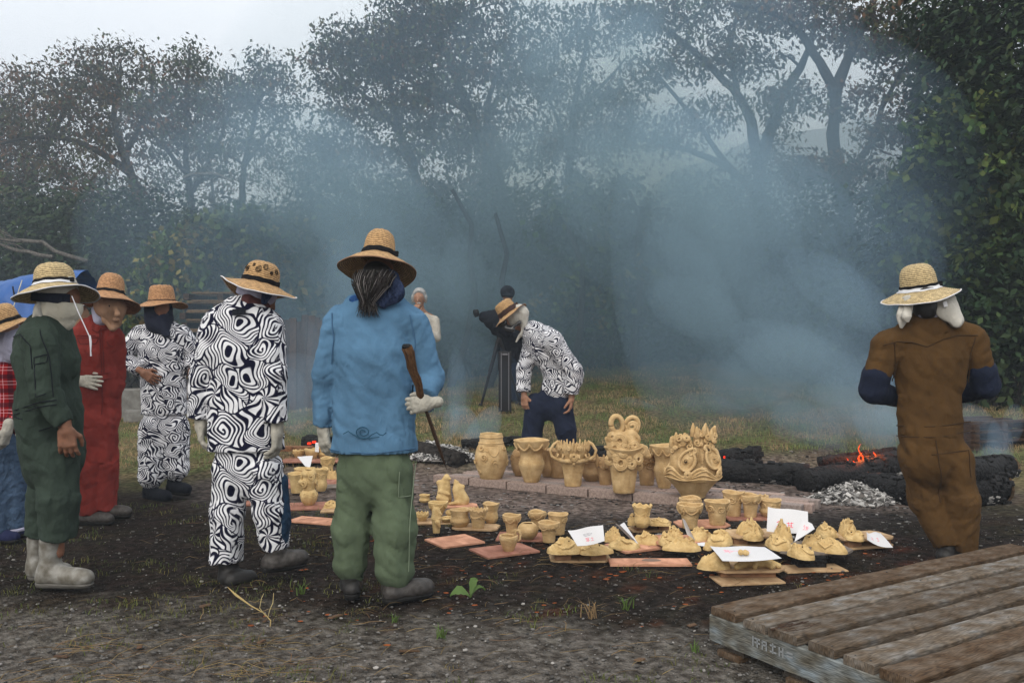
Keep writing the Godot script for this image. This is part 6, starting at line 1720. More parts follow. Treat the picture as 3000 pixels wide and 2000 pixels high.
	blob(t, "head_cloth", M.white_cloth, [B(V(-0.285, 1.46, 0.1), V(-0.233, 1.486, 0.1), 0.108, 0.1, 0.04, 3), B(V(-0.207, 1.476, 0.12), V(-0.181, 1.377, 0.12), 0.06, 0.035, 0.04, 1), B(V(-0.185, 1.39, 0.12), V(-0.207, 1.277, 0.13), 0.05, 0.02, 0.03, 1, 0, Vector3(0.9, 0, 0.4), 0.45), B(V(-0.216, 1.277, 0.13), V(-0.259, 1.208, 0.13), 0.02, 0.013, 0.02, 3)], 0.008, 0.008)
	blob(t, "goggles", M.goggle, [B(V(-0.415, 1.377, 0.13), V(-0.379, 1.397, 0.19), 0.035, 0.03, 0.02), B(V(-0.371, 1.346, 0.15), V(-0.302, 1.328, 0.18), 0.04, 0.032, 0.02), B(V(-0.302, 1.345, 0.19), V(-0.225, 1.396, 0.2), 0.014, 0.018, 0.01)], 0.007)
	blob(t, "dust_mask", M.dark_cloth, [B(V(-0.389, 1.32, 0.13), V(-0.354, 1.286, 0.13), 0.05, 0.045, 0.02)], 0.008)
	var hb9 := Basis.from_euler(Vector3(-0.08, 0, 0.62))
	hat(t, V(-0.328, 1.486, 0.1), hb9, 0.112, 0.14, 0.195, 0.03, 2, M.straw_tan, M.brown_band, 0.05, M.tan_cloth, 0.012, 0.2)
	hand(t, "bare_hand", M.skin, V(0.285, 0.651, 0.19), Vector3(-0.1, -1, 0.05), Vector3(-1, 0, -0.2), Vector3(-0.3, 0, 1), 0.4, 1.08)
	hand(t, "bare_hand", M.skin, V(-0.18, 0.669, 0.06), Vector3(0.05, -1, 0.05), Vector3(0.6, 0, -0.6), Vector3(0.8, 0, 0.6), 0.4, 1.08)
	# 10 --- white-haired man
	t = thing("person", "white-haired person with moustache in beige shirt, hand at chin, back in the smoke", "person", V(-1.227, 0.382, -11.8))
	J = {hip = V(0.024, 0.593, 0), chest = V(0.012, 1.065, 0), neck = V(-0.012, 1.342, 0), head = V(-0.027, 1.517, 0.03), headup = Vector3.UP, shL = V(0.183, 1.253, 0), elL = V(0.193, 1.005, 0.05), wrL = V(0.061, 1.12, 0.2), shR = V(-0.177, 1.253, 0), elR = V(-0.183, 1.063, 0.1), wrR = V(-0.061, 1.323, 0.2), knL = V(0.101, 0.298, 0), anL = V(0.101, -0.056, 0), knR = V(-0.059, 0.298, 0), anR = V(-0.058, -0.056, 0)}
	body(t, M.skin, J, Vector3(-0.1, -0.05, 1), 0.0105)
	blob(t, "shirt", M.beige_shirt, [B(V(-0, 1.153, 0), V(0.012, 0.563, 0), 0.19, 0.17, 0.05, 1, 2, Z, 0.62), B(V(-0.012, 1.283, 0), V(-0, 1.124, 0), 0.09, 0.18, 0.06, 1, 0, Z, 0.65), B(V(-0.012, 1.295, 0), V(0.165, 1.236, 0), 0.065, 0.072, 0.04, 1), B(V(-0.012, 1.295, 0), V(-0.165, 1.236, 0), 0.065, 0.072, 0.04, 1), B(V(0.177, 1.224, 0), V(0.204, 1.005, 0.04), 0.075, 0.065, 0.016, 2), B(V(0.204, 1.005, 0.04), V(0.044, 1.079, 0.2), 0.062, 0.05, 0.016, 2), B(V(-0.177, 1.224, 0), V(-0.191, 1.046, 0.08), 0.07, 0.062, 0.016, 2), B(V(-0.191, 1.046, 0.08), V(-0.072, 1.276, 0.2), 0.058, 0.045, 0.016, 2)], 0.012, 0.01)
	blob(t, "trousers", M.navy_trousers, [B(V(0.012, 0.622, 0), V(0.012, 0.504, 0), 0.16, 0.15, 0.05, 1, 0, Z, 0.7), B(V(0.095, 0.504, 0), V(0.101, -0.074, 0), 0.09, 0.065, 0.016, 2, 2), B(V(-0.065, 0.504, 0), V(-0.064, -0.074, 0), 0.09, 0.065, 0.016, 2, 2)], 0.016, 0.008)
	boot(t, "shoe", M.leather, M.sole_black, V(0.101, -0.038, 0), V(0.101, -0.097, 0), V(0.096, -0.161, -0.05), V(0.126, -0.139, 0.2), 0.05)
	boot(t, "shoe", M.leather, M.sole_black, V(-0.064, -0.038, 0), V(-0.064, -0.097, 0), V(-0.07, -0.161, -0.05), V(-0.048, -0.139, 0.2), 0.05)
	blob(t, "hair", M.hair_white, [B(V(-0.031, 1.585, -0.01), V(-0.027, 1.594, 0.03), 0.098, 0.09, 0.02, 3), B(V(-0.109, 1.559, 0.03), V(-0.109, 1.494, 0.03), 0.03, 0.024, 0.02, 3), B(V(0.056, 1.559, 0.03), V(0.056, 1.488, 0.03), 0.03, 0.024, 0.02, 3)], 0.008, 0.006, [[V(-0.022, 1.562, 0.07), Vector3(0, -0.55, 1)]])
	blob(t, "moustache", M.hair_white, [B(V(-0.039, 1.462, 0.135), V(-0.021, 1.468, 0.14), 0.008, 0.009, 0.006), B(V(-0.021, 1.468, 0.14), V(-0.001, 1.462, 0.135), 0.009, 0.008, 0.006)], 0.004)
	for k in 2:
		blob(t, "eye", M.dark_cloth, [B([V(-0.05, 1.533, 0.112), V(-0.003, 1.533, 0.112)][k], [V(-0.035, 1.533, 0.114), V(0.011, 1.533, 0.112)][k], 0.008, 0.006, 0.004, 0, 0, Vector3.UP, 0.6)], 0.003)
		blob(t, "eyebrow", M.hair_white, [B([V(-0.056, 1.552, 0.116), V(-0.006, 1.552, 0.116)][k], [V(-0.032, 1.555, 0.118), V(0.017, 1.55, 0.114)][k], 0.005, 0.005, 0.004)], 0.003)
	hand(t, "bare_hand", M.skin, V(-0.061, 1.334, 0.2), Vector3(0.2, 1, 0.05), Vector3(0.3, 0, -1), Vector3(1, 0, 0.3), 0.7, 0.95)
	# 11 --- camera operator behind the bending man
	t = thing("person", "person in dark clothes and cap behind the bending man, working at a tripod", "person", V(-0.025, 0.461, -12.6))
	J = {hip = V(0.025, 0.683, 0), chest = V(0.013, 1.124, 0), neck = V(-0.013, 1.376, 0), head = V(-0.038, 1.534, 0), headup = Vector3.UP, shL = V(0.176, 1.269, 0), elL = V(0.201, 0.998, 0.05), wrL = V(0.05, 0.964, 0.2), shR = V(-0.176, 1.269, 0), elR = V(-0.225, 1.028, 0.08), wrR = V(-0.184, 1.117, 0.3), knL = V(0.088, 0.349, 0), anL = V(0.088, 0.009, 0), knR = V(-0.044, 0.349, 0), anR = V(-0.044, 0.009, 0)}
	body(t, M.skin, J, Vector3(-0.3, -0.2, 1), 0.024)
	blob(t, "jacket", M.dark_cloth, [B(V(-0, 1.187, 0), V(0.025, 0.557, 0), 0.19, 0.17, 0.05, 1, 2, Z, 0.66), B(V(-0.013, 1.332, 0), V(-0, 1.156, 0), 0.09, 0.17, 0.06, 1, 0, Z, 0.66), B(V(-0.013, 1.313, 0), V(0.164, 1.244, 0), 0.07, 0.075, 0.04, 1), B(V(-0.013, 1.313, 0), V(-0.164, 1.244, 0), 0.07, 0.075, 0.04, 1), B(V(0.164, 1.238, 0), V(0.195, 0.998, 0.04), 0.078, 0.068, 0.016, 2), B(V(0.195, 0.998, 0.04), V(0.062, 0.965, 0.18), 0.065, 0.05, 0.016, 2), B(V(-0.164, 1.238, 0), V(-0.213, 1.029, 0.07), 0.078, 0.066, 0.016, 2), B(V(-0.213, 1.029, 0.07), V(-0.184, 1.105, 0.27), 0.062, 0.048, 0.016, 2)], 0.014, 0.01)
	blob(t, "trousers", M.navy_trousers, [B(V(0.025, 0.62, 0), V(0.025, 0.494, 0), 0.16, 0.15, 0.05, 1, 0, Z, 0.7), B(V(0.088, 0.494, 0), V(0.088, 0.009, 0), 0.085, 0.065, 0.016, 2, 2), B(V(-0.044, 0.494, 0), V(-0.044, 0.009, 0), 0.085, 0.065, 0.016, 2, 2)], 0.016, 0.008)
	boot(t, "shoe", M.leather, M.sole_black, V(0.088, 0.035, 0), V(0.088, -0.009, 0), V(0.088, -0.07, -0.05), V(0.1, -0.052, 0.2), 0.05)
	boot(t, "shoe", M.leather, M.sole_black, V(-0.044, 0.035, 0), V(-0.044, -0.009, 0), V(-0.044, -0.07, -0.05), V(-0.062, -0.052, 0.2), 0.05)
	blob(t, "cap", M.dark_cloth, [B(V(-0.038, 1.584, 0), V(-0.044, 1.589, 0.03), 0.104, 0.1, 0.02), B(V(-0.05, 1.554, 0.09), V(-0.062, 1.537, 0.17), 0.07, 0.05, 0.02, 0, 0, Vector3.UP, 0.2)], 0.01)
	hand(t, "bare_hand", M.skin, V(-0.184, 1.111, 0.3), Vector3(0.1, 0.2, 1), Vector3(0.3, -1, 0), Vector3(1, 0.2, 0), 0.6, 1.0)
	# what they hold or use
	var st := thing("sharpened_stick", "dark wooden stick with a blunt handle and a sharpened blade, held behind the blue jacket", "stick", V(-0.543, -0.001, -5.039))
	var o: Vector3 = st.position
	var mb := MB.new()
	var hp: Vector3 = V(-0.499, 1.266, -4.12) - o
	var mp: Vector3 = V(-0.435, 1.018, -4.2) - o
	var tp: Vector3 = V(-0.327, 0.654, -4.36) - o
	var pth := PackedVector3Array()
	var rad := PackedFloat32Array()
	for k in 9:
		pth.push_back(hp.lerp(mp, k / 8.0) + Vector3(0.004 * sin(k * 1.4), 0, 0))
		rad.push_back(0.0265 - 0.0012 * k + 0.0012 * sin(k * 2.7))
	mb.tube(pth, rad, 12, Color(0.13, 0.062, 0.034))
	part(st, "handle", mb.mesh(), M.stick_wood)
	mb = MB.new()
	mb.tube(PackedVector3Array([hp + Vector3(0, 0.012, 0.002), hp + Vector3(0, 0.003, 0), hp - Vector3(0, 0.006, 0)]), PackedFloat32Array([0.019, 0.023, 0.022]), 10)
	part(st, "broken_end", mb.mesh(), M.char)
	mb = MB.new()
	pth = PackedVector3Array()
	for k in 9: pth.push_back(mp.lerp(tp, k / 8.0))
	mb.tube(pth, PackedFloat32Array([0.018, 0.0175, 0.019, 0.021, 0.022, 0.021, 0.018, 0.012, 0.002]), 10, Color(0.05, 0.03, 0.022), 0.45, Vector3(1, 0.35, 0))
	part(st, "blade", mb.mesh(), M.slat_dark)
	var tr := thing("tripod_camera", "video camera under a dark rain cover on a black tripod behind the bending man", "camera", V(-0.159, 0.426, -12.2))
	o = tr.position
	var top: Vector3 = V(-0.024, 0.966, 0)
	for k in 3:
		mb = MB.new()
		var f: Vector3 = [V(-0.28, 0.051, 0), V(0.282, -0.017, -0.1), V(-0.009, -0.091, -0.7)][k]
		f.y = ground_y(f.x + o.x, -(f.z + o.z)) - o.y
		mb.tube(PackedVector3Array([top, top.lerp(f, 0.5), top.lerp(f, 0.5), f]), PackedFloat32Array([0.03, 0.028, 0.02, 0.018]), 8)
		mb.tube(PackedVector3Array([f + Vector3(0, 0.05, 0), f]), PackedFloat32Array([0.03, 0.035]), 8)
		part(tr, "leg", mb.mesh(), M.black_plastic)
	blob(tr, "rain_cover", M.dark_cloth, [B(V(-0.232, 1.253, 0), V(0.061, 1.29, 0), 0.08, 0.11, 0.06, 3), B(V(-0.11, 1.18, 0), V(-0.012, 1.009, 0), 0.12, 0.06, 0.06, 3)], 0.016, 0.02)
	mb = MB.new()
	mb.tube(PackedVector3Array([V(-0.315, 1.312, 0.05), V(-0.363, 1.299, 0.07)]), PackedFloat32Array([0.05, 0.055]), 12)
	part(tr, "lens", mb.mesh(), M.black_plastic)
	var cs := thing("equipment_case", "tall dark case with two silver rails standing beside the tripod", "case", V(-0.093, 0.383, -11.6))
	mb = MB.new()
	mb.box(Vector3(0.17, 0.8, 0.1), Transform3D(Basis(), Vector3(0, 0.42, 0)), Color.WHITE, 0.01)
	part(cs, "case_body", mb.mesh(), M.black_plastic)
	for s in [-1, 1]:
		mb = MB.new()
		mb.box(Vector3(0.012, 0.76, 0.012), Transform3D(Basis(), Vector3(0.05 * s, 0.42, 0.056)), Color.WHITE, 0.002)
		part(cs, "rail", mb.mesh(), M.silver)
	mb = MB.new()
	mb.box(Vector3(0.07, 0.02, 0.02), Transform3D(Basis(), Vector3(0, 0.78, 0.065)), Color.WHITE, 0.002)
	part(cs, "latch", mb.mesh(), M.silver)


# ---------- pots, masks, boards, bricks ----------
# points on a pot's wall: angle, height -> place, using its profile
func wall_at(prof: PackedVector2Array, a: float, y: float, out := 0.0) -> Vector3:
	var r := prof[0].x
	for k in prof.size() - 1:
		if prof[k + 1].y <= prof[k].y: break
		if y >= prof[k].y: r = lerpf(prof[k].x, prof[k + 1].x, clampf((y - prof[k].y) / (prof[k + 1].y - prof[k].y), 0.0, 1.0))
	return Vector3(cos(a) * (r + out), y, sin(a) * (r + out))


func smooth_profile(pts: Array, n := 22) -> PackedVector2Array:
	var out := PackedVector2Array()
	for k in n:
		var t := float(k) / (n - 1) * (pts.size() - 1)
		var i := mini(int(t), pts.size() - 2)
		out.push_back(pts[i].cubic_interpolate(pts[i + 1], pts[maxi(i - 1, 0)], pts[mini(i + 2, pts.size() - 1)], t - i))
	return out


# spiral, arc and band relief laid on the wall
func coil_on(mb: MB, prof: PackedVector2Array, a0: float, y0: float, size: float, turns: float, w: float, hand := 1.0) -> void:
	var p := PackedVector3Array()
	var n := int(turns * 12) + 4
	var r0 := maxf(wall_at(prof, a0, y0).length(), 0.03)
	for k in n:
		var t := float(k) / (n - 1)
		var b := t * turns * TAU * hand
		var s := size * (0.16 + 0.84 * t)
		p.push_back(wall_at(prof, a0 + cos(b) * s / Vector2(wall_at(prof, a0, y0).x, wall_at(prof, a0, y0).z).length(), y0 + sin(b) * s, w * 0.35))
	mb.tube(p, PackedFloat32Array([w]), 6)


func arc_on(mb: MB, prof: PackedVector2Array, a0: float, a1: float, y: float, drop: float, w: float) -> void:
	var p := PackedVector3Array()
	for k in 11:
		var t := k / 10.0
		p.push_back(wall_at(prof, lerpf(a0, a1, t), y - drop * pow(sin(PI * t), 0.6), w * 0.35))
	mb.tube(p, PackedFloat32Array([w]), 6)


# a hand-built pot: the wall is a lathed sheet with thickness and an uneven rim
func pot_mesh(prof: PackedVector2Array, th: float, wob: float, teeth := 0, tooth := 0.0, sd := 1.0) -> ArrayMesh:
	var full := PackedVector2Array()
	full.push_back(Vector2(0.001, prof[0].y))
	full.push_back(Vector2(prof[0].x * 0.9, prof[0].y))
	for q in prof: full.push_back(q)
	var last := prof[prof.size() - 1]
	full.push_back(last + Vector2(-th * 0.4, th * 0.35))
	for k in range(prof.size() - 1, 0, -1): full.push_back(Vector2(maxf(prof[k].x - th, 0.004), maxf(prof[k].y - (0.0 if k > 1 else -th), prof[0].y + th)))
	full.push_back(Vector2(0.001, prof[0].y + th))
	var top := last.y
	return lathe(full, 40, 1, 0.2, func(q: Vector3, a: float, _t: float) -> Vector3:
		var f := sst(top * 0.45, top, q.y)
		var k := 1.0 + f * wob * (0.5 * sin(2.0 * a + sd) + 0.35 * sin(3.0 * a + sd * 2.3)) + 0.006 * sin(5.0 * a + q.y * 40.0 + sd)
		var y := q.y + f * f * top * wob * (0.5 * sin(2.0 * a + sd * 1.7) + 0.4 * sin(3.0 * a + sd))
		if teeth > 0 and q.y > top * 0.86: y += tooth * (absf(fposmod(a * teeth / TAU, 1.0) * 2.0 - 1.0) - 0.4) * sst(top * 0.86, top, q.y)
		return Vector3(q.x * k, y, q.z * k))


func pot(label: String, at: Vector3, kind: int, w: float, hgt: float, m: Material, deco := 1, sd := 1.0, group := "", category := "pot", called := "clay_pot") -> Node3D:
	var t := thing(called, label, category, at, sd * 1.3, group)
	var r := w / 2.0
	var shapes := [
		[Vector2(0.55, 0), Vector2(0.6, 0.3), Vector2(0.72, 0.6), Vector2(0.95, 0.8), Vector2(1.0, 1.0)],  # 0 footed cup with flared rim
		[Vector2(0.5, 0), Vector2(0.85, 0.25), Vector2(1.0, 0.55), Vector2(0.85, 0.85), Vector2(0.62, 1.0)],  # 1 round jar
		[Vector2(0.5, 0), Vector2(0.72, 0.3), Vector2(0.92, 0.65), Vector2(1.0, 0.85), Vector2(0.97, 1.0)],  # 2 bowl
		[Vector2(0.6, 0), Vector2(0.68, 0.35), Vector2(0.8, 0.7), Vector2(1.0, 1.0)],  # 3 straight beaker
		[Vector2(0.55, 0), Vector2(0.8, 0.22), Vector2(0.74, 0.45), Vector2(0.7, 0.6), Vector2(0.85, 0.82), Vector2(1.0, 1.0)],  # 4 waisted vase
		[Vector2(0.64, 0), Vector2(0.98, 0.36), Vector2(0.93, 0.6), Vector2(0.76, 0.77), Vector2(0.71, 0.84), Vector2(0.67, 1.0)],  # 5 tall jar with neck
		[Vector2(0.4, 0), Vector2(0.6, 0.25), Vector2(0.72, 0.42), Vector2(0.63, 0.55), Vector2(0.62, 0.68), Vector2(0.85, 0.85), Vector2(1.0, 1.0)],  # 6 flaring vase
		[Vector2(0.35, 0), Vector2(0.6, 0.35), Vector2(0.85, 0.7), Vector2(1.0, 1.0)],  # 7 open bowl on small foot
		[Vector2(0.7, 0), Vector2(1.0, 0.3), Vector2(0.86, 0.55), Vector2(0.9, 0.8), Vector2(1.0, 1.0)]]  # 8 squat pot
	var pts := []
	for q in shapes[kind]: pts.push_back(Vector2(q.x * r, q.y * hgt))
	var prof := smooth_profile(pts)
	var teeth := 9 if deco == 5 else 15 if deco == 6 else 0
	part(t, "pot_wall", pot_mesh(prof, minf(0.012, r * 0.2), (0.045 if hgt < 0.2 else 0.012) if deco != 4 else 0.015, teeth, 0.022 if teeth == 15 else 0.014, sd), m)
	var mb := MB.new()
	var tw := maxf(0.0042, r * 0.06)
	match deco:
		1:  # arcs hanging from the rim with paired spirals
			for k in 5:
				var a := k * TAU / 5.0 + 0.2
				arc_on(mb, prof, a, a + TAU / 5.0 - 0.12, hgt * 0.9, hgt * 0.26, tw)
				coil_on(mb, prof, a, hgt * 0.72, hgt * 0.08, 1.3, tw * 0.9, 1.0 if k % 2 else -1.0)
		2:  # big spirals under the rim
			for k in 6:
				var a := k * TAU / 6.0
				coil_on(mb, prof, a, hgt * 0.7, hgt * 0.16, 1.6, tw, 1.0 if k % 2 else -1.0)
		3:  # double curls and arcs
			for k in 4:
				var a := k * TAU / 4.0
				coil_on(mb, prof, a - 0.22, hgt * 0.74, hgt * 0.075, 1.4, tw * 0.85)
				coil_on(mb, prof, a + 0.22, hgt * 0.74, hgt * 0.075, 1.4, tw * 0.85, -1.0)
				arc_on(mb, prof, a + 0.3, a + TAU / 4.0 - 0.3, hgt * 0.85, hgt * 0.2, tw * 0.85)
		5, 6:
			for k in 4:
				var a := k * TAU / 4.0
				coil_on(mb, prof, a, hgt * 0.6, hgt * 0.1, 1.4, tw * 0.8)
				arc_on(mb, prof, a + 0.2, a + TAU / 4.0 - 0.1, hgt * 0.7, hgt * 0.14, tw * 0.8)
		7:  # scalloped band below the rim
			for k in 8:
				var a := k * TAU / 8.0
				arc_on(mb, prof, a, a + TAU / 8.0, hgt * 0.93, hgt * 0.15, tw)
		8:  # plain coils round the neck
			for y in [0.93, 0.8]:
				var p := PackedVector3Array()
				for k in 33: p.push_back(wall_at(prof, k * TAU / 32.0, hgt * y, 0.002))
				mb.tube(p, PackedFloat32Array([tw * 0.6]), 6)
	if mb.v.size(): part(t, "relief", mb.mesh(), m)
	return t


# a clay mask lying face up: a lump pinched into folds, with brow, rim, eye holes
func mask_piece(label: String, at: Vector3, rx: float, hgt: float, rz: float, sd: int, m: Material, turn := 0.0, group := "") -> void:
	var t := thing("clay_mask", label, "clay mask", at, turn, group)
	var r := RandomNumberGenerator.new()
	r.seed = sd * 77 + 5
	var nu := 41
	var nv := 21
	var fold_a := r.randf_range(0, TAU)
	var fold_k := r.randf_range(3.0, 5.5)
	var peak := Vector2(r.randf_range(-0.3, 0.3), r.randf_range(-0.4, 0.1))
	var o := Vector3(sd * 3.1, sd * 1.7, 0)
	var f := func(a: float, q: float) -> Vector3:
		var edge := 1.0 + 0.11 * sin(2.0 * a + fold_a) + 0.07 * sin(3.0 * a + sd) + 0.05 * lump_noise.get_noise_2d(cos(a) * 2 + sd, sin(a) * 2)
		var x := cos(a) * q * edge
		var z := sin(a) * q * edge
		var up := pow(maxf(0.0, 1.0 - pow(q, 2.4)), 0.62)
		var n := lump_noise.get_noise_3d(x * 1.1 + o.x, z * 1.1 + o.y, sd)
		var crease := absf(fposmod((x * cos(fold_a) + z * sin(fold_a)) * fold_k * 0.42 + n * 0.9, 1.0) - 0.5) * 2.0
		var lid := sst(0.13, 0.0, absf(Vector2(x - peak.x * 0.5 + 0.15, z - 0.25).length() - 0.3 - 0.1 * n)) * 0.2
		var y := up * (0.72 + 0.42 * n + 0.1 * peak.y * x) + up * (0.17 * sst(0.55, 1.0, crease) - 0.1 * sst(0.25, 0.0, crease)) + lid * up + 0.035 * lump_noise.get_noise_2d(x * 5 + sd, z * 5)
		return Vector3(x * rx, maxf(y, 0.0 if q > 0.99 else 0.02) * hgt * 0.8, z * rz)
	var p := PackedVector3Array()
	for j in nv:
		var q := 1.0 - pow(float(j) / (nv - 1), 1.4)
		for i in nu: p.push_back(f.call(TAU * (i % (nu - 1)) / (nu - 1), q * 1.0) + (Vector3(0, -0.004, 0) if j == 0 else Vector3.ZERO))
	var mb := MB.new()
	mb.grid(p, nu, nv, true, true)
	part(t, "clay_body", mb.mesh(), m)
	# pinched brow or lip, a strip standing proud
	mb = MB.new()
	for e in 2:
		var a0 := fold_a + e * 2.4 + r.randf_range(-0.3, 0.3)
		var path := PackedVector3Array()
		for k in 12:
			var tt := k / 11.0
			path.push_back(f.call(a0 + (tt - 0.5) * 1.7, 0.62 + 0.2 * sin(tt * PI) - 0.2 * e) + Vector3(0, 0.002, 0))
		var rad := PackedFloat32Array()
		for k in 12: rad.push_back(rx * (0.03 + 0.09 * sin(PI * (k + 0.5) / 12.0)) * r.randf_range(0.8, 1.1))
		mb.tube(path, rad, 7, Color.WHITE, 0.7)
	part(t, "brow", mb.mesh(), m)
	var lump := MB.new()
	var c: Vector3 = f.call(fold_a + 1.3, 0.35)
	lump.tube(PackedVector3Array([c - Vector3(0, 0.006, 0), c + Vector3(0.002, 0.002, 0.001), c + Vector3(0.003, 0.006, 0.003)]), PackedFloat32Array([rx * 0.2, rx * 0.17, rx * 0.08]), 8)
	part(t, "nose", lump.mesh(), m)
	for e in 2:
		var c2: Vector3 = f.call(1.57 + (e - 0.5) * 1.1, 0.5)
		var hb := MB.new()
		hb.tube(PackedVector3Array([c2 + Vector3(0, -0.004, 0), c2 + Vector3(0, 0.0018, 0.0015)]), PackedFloat32Array([0.0042, 0.0042]), 8)
		part(t, "hole", hb.mesh(), M.clay_hole)


func octagon(w: float, d: float, cut := 0.3) -> PackedVector2Array:
	var a := w / 2
	var b := d / 2
	var c := minf(a, b) * cut * 2.0 * 0.7
	return PackedVector2Array([Vector2(-a + c, -b), Vector2(a - c, -b), Vector2(a, -b + c), Vector2(a, b - c), Vector2(a - c, b), Vector2(-a + c, b), Vector2(-a, b - c), Vector2(-a, -b + c)])


func board(label: String, at: Vector3, w: float, d: float, turn: float, m: Material, y := 0.004, th := 0.012, cut := 0.0, stand := 0) -> float:
	var t := thing("plywood_board", label, "board", at, turn)
	var mb := MB.new()
	var out := octagon(w, d, cut) if cut > 0 else PackedVector2Array([Vector2(-w / 2, -d / 2), Vector2(w / 2, -d / 2), Vector2(w / 2, d / 2), Vector2(-w / 2, d / 2)])
	var top := y + th
	if stand:  # two boards with blocks between
		top = 0.012 + 0.04 + th
		var low := MB.new()
		low.slab(out, 0.002, 0.014, 0.002)
		part(t, "lower_board", low.mesh(), m)
		for s in [[-0.3, 0.28], [0.28, 0.3], [0.0, -0.25]]:
			var bb := MB.new()
			bb.box(Vector3(w * 0.26, 0.038, d * 0.2), Transform3D(Basis(), Vector3(s[0] * w, 0.0335, s[1] * d)), Color.WHITE, 0.002)
			part(t, "block", bb.mesh(), M.ply_edge)
		mb.slab(out, 0.053, 0.053 + th, 0.002)
		top = 0.053 + th
	else:
		mb.slab(out, y, y + th, 0.002)
	part(t, "board_top", mb.mesh(), m)
	return at.y + top


func lift(p: Vector3, y: float) -> Vector3:
	return Vector3(p.x, y, p.z)


func sheet_of_paper(label: String, corners: Array, curl: float, m: Material) -> void:
	# corners: top-left, top-right, bottom-right, bottom-left as seen; a thin bent sheet
	var at: Vector3 = (corners[2] + corners[3]) * 0.5
	var t := thing("paper_sheet", label, "paper", at)
	var p := PackedVector3Array()
	var nn: Vector3 = (corners[1] - corners[0]).cross(corners[3] - corners[0]).normalized()
	for j in 9:
		for i in 11:
			var u := i / 10.0
			var v := j / 8.0
			var q: Vector3 = corners[0].lerp(corners[1], u).lerp(corners[3].lerp(corners[2], u), v)
			p.push_back(q - at + nn * curl * (sin(u * PI) * 0.7 + 0.5 * sin(u * TAU + 1.0) * (1.0 - v) + 0.4 * v * v))
	var back := PackedVector3Array()
	for q in p: back.push_back(q - nn * 0.0006)
	var mb := MB.new()
	mb.grid(p, 11, 9, false, nn.z < 0)
	mb.grid(back, 11, 9, false, nn.z >= 0)
	part(t, "sheet", mb.mesh(), m)


func spiral_disc(mb: MB, c: Vector3, nrm: Vector3, r: float, w: float, turns := 2.0, hand := 1.0, start := 0.0) -> void:
	nrm = nrm.normalized()
	var x := nrm.cross(Vector3.UP).normalized()
	var y := x.cross(nrm)
	var p := PackedVector3Array()
	var n := int(turns * 16) + 2
	for k in n:
		var t := float(k) / (n - 1)
		var a := start + hand * t * turns * TAU
		p.push_back(c + (x * cos(a) + y * sin(a)) * r * (0.22 + 0.78 * t) + nrm * w * 0.8 * (1.0 - t))
	mb.tube(p, PackedFloat32Array([w]), 6)


func ring_of(mb: MB, c: Vector3, nrm: Vector3, rx: float, ry: float, w: float, tilt := 0.0) -> void:
	nrm = nrm.normalized()
	var x := nrm.cross(Vector3.UP).normalized().rotated(nrm, tilt)
	var y := x.cross(nrm)
	var p := PackedVector3Array()
	for k in 25:
		var a := TAU * k / 24.0
		p.push_back(c + x * cos(a) * rx + y * sin(a) * ry)
	mb.tube(p, PackedFloat32Array([w]), 7)


# a thick clay disc with a hole, spiral-grooved
func eye_disc(t: Node3D, m: Material, c: Vector3, nrm: Vector3, r: float, th: float) -> void:
	var mb := MB.new()
	for k in 3: ring_of(mb, c + nrm.normalized() * th * 0.25 * k, nrm, r * (1.0 - 0.24 * k), r * (1.1 - 0.27 * k), th)
	part(t, "eye_ring", mb.mesh(), m)


func flat_curl(t: Node3D, called: String, m: Material, outline: Array, c: Vector3, x: Vector3, y: Vector3, s: float, th: float) -> void:
	# a band of clay following a closed outline, standing edge-on
	var p := PackedVector3Array()
	for q in outline: p.push_back(c + x * q.x * s + y * q.y * s)
	var fine := PackedVector3Array()
	for k in p.size() - 1:
		for e in 4: fine.push_back(p[k].cubic_interpolate(p[k + 1], p[maxi(k - 1, 0)], p[mini(k + 2, p.size() - 1)], e / 4.0))
	fine.push_back(p[p.size() - 1])
	var mb := MB.new()
	mb.tube(fine, PackedFloat32Array([th]), 7, Color.WHITE, 1.0)
	part(t, called, mb.mesh(), m)


func plate_from(mb: MB, outline: Array, c: Vector3, x: Vector3, y: Vector3, s: float, th: float) -> void:
	var nn := x.cross(y).normalized()
	var mid := Vector3.ZERO
	for q in outline: mid += (c + x * q.x * s + y * q.y * s) / outline.size()
	for k in outline.size() - 1:
		var a: Vector3 = c + x * outline[k].x * s + y * outline[k].y * s
		var b: Vector3 = c + x * outline[k + 1].x * s + y * outline[k + 1].y * s
		for sd in [-1.0, 1.0]:
			if sd > 0: mb.tri(mid + nn * th, b + nn * th * 0.6, a + nn * th * 0.6)
			else: mb.tri(mid - nn * th, a - nn * th * 0.6, b - nn * th * 0.6)
		mb.quad(a - nn * th * 0.6, b - nn * th * 0.6, b + nn * th * 0.6, a + nn * th * 0.6)


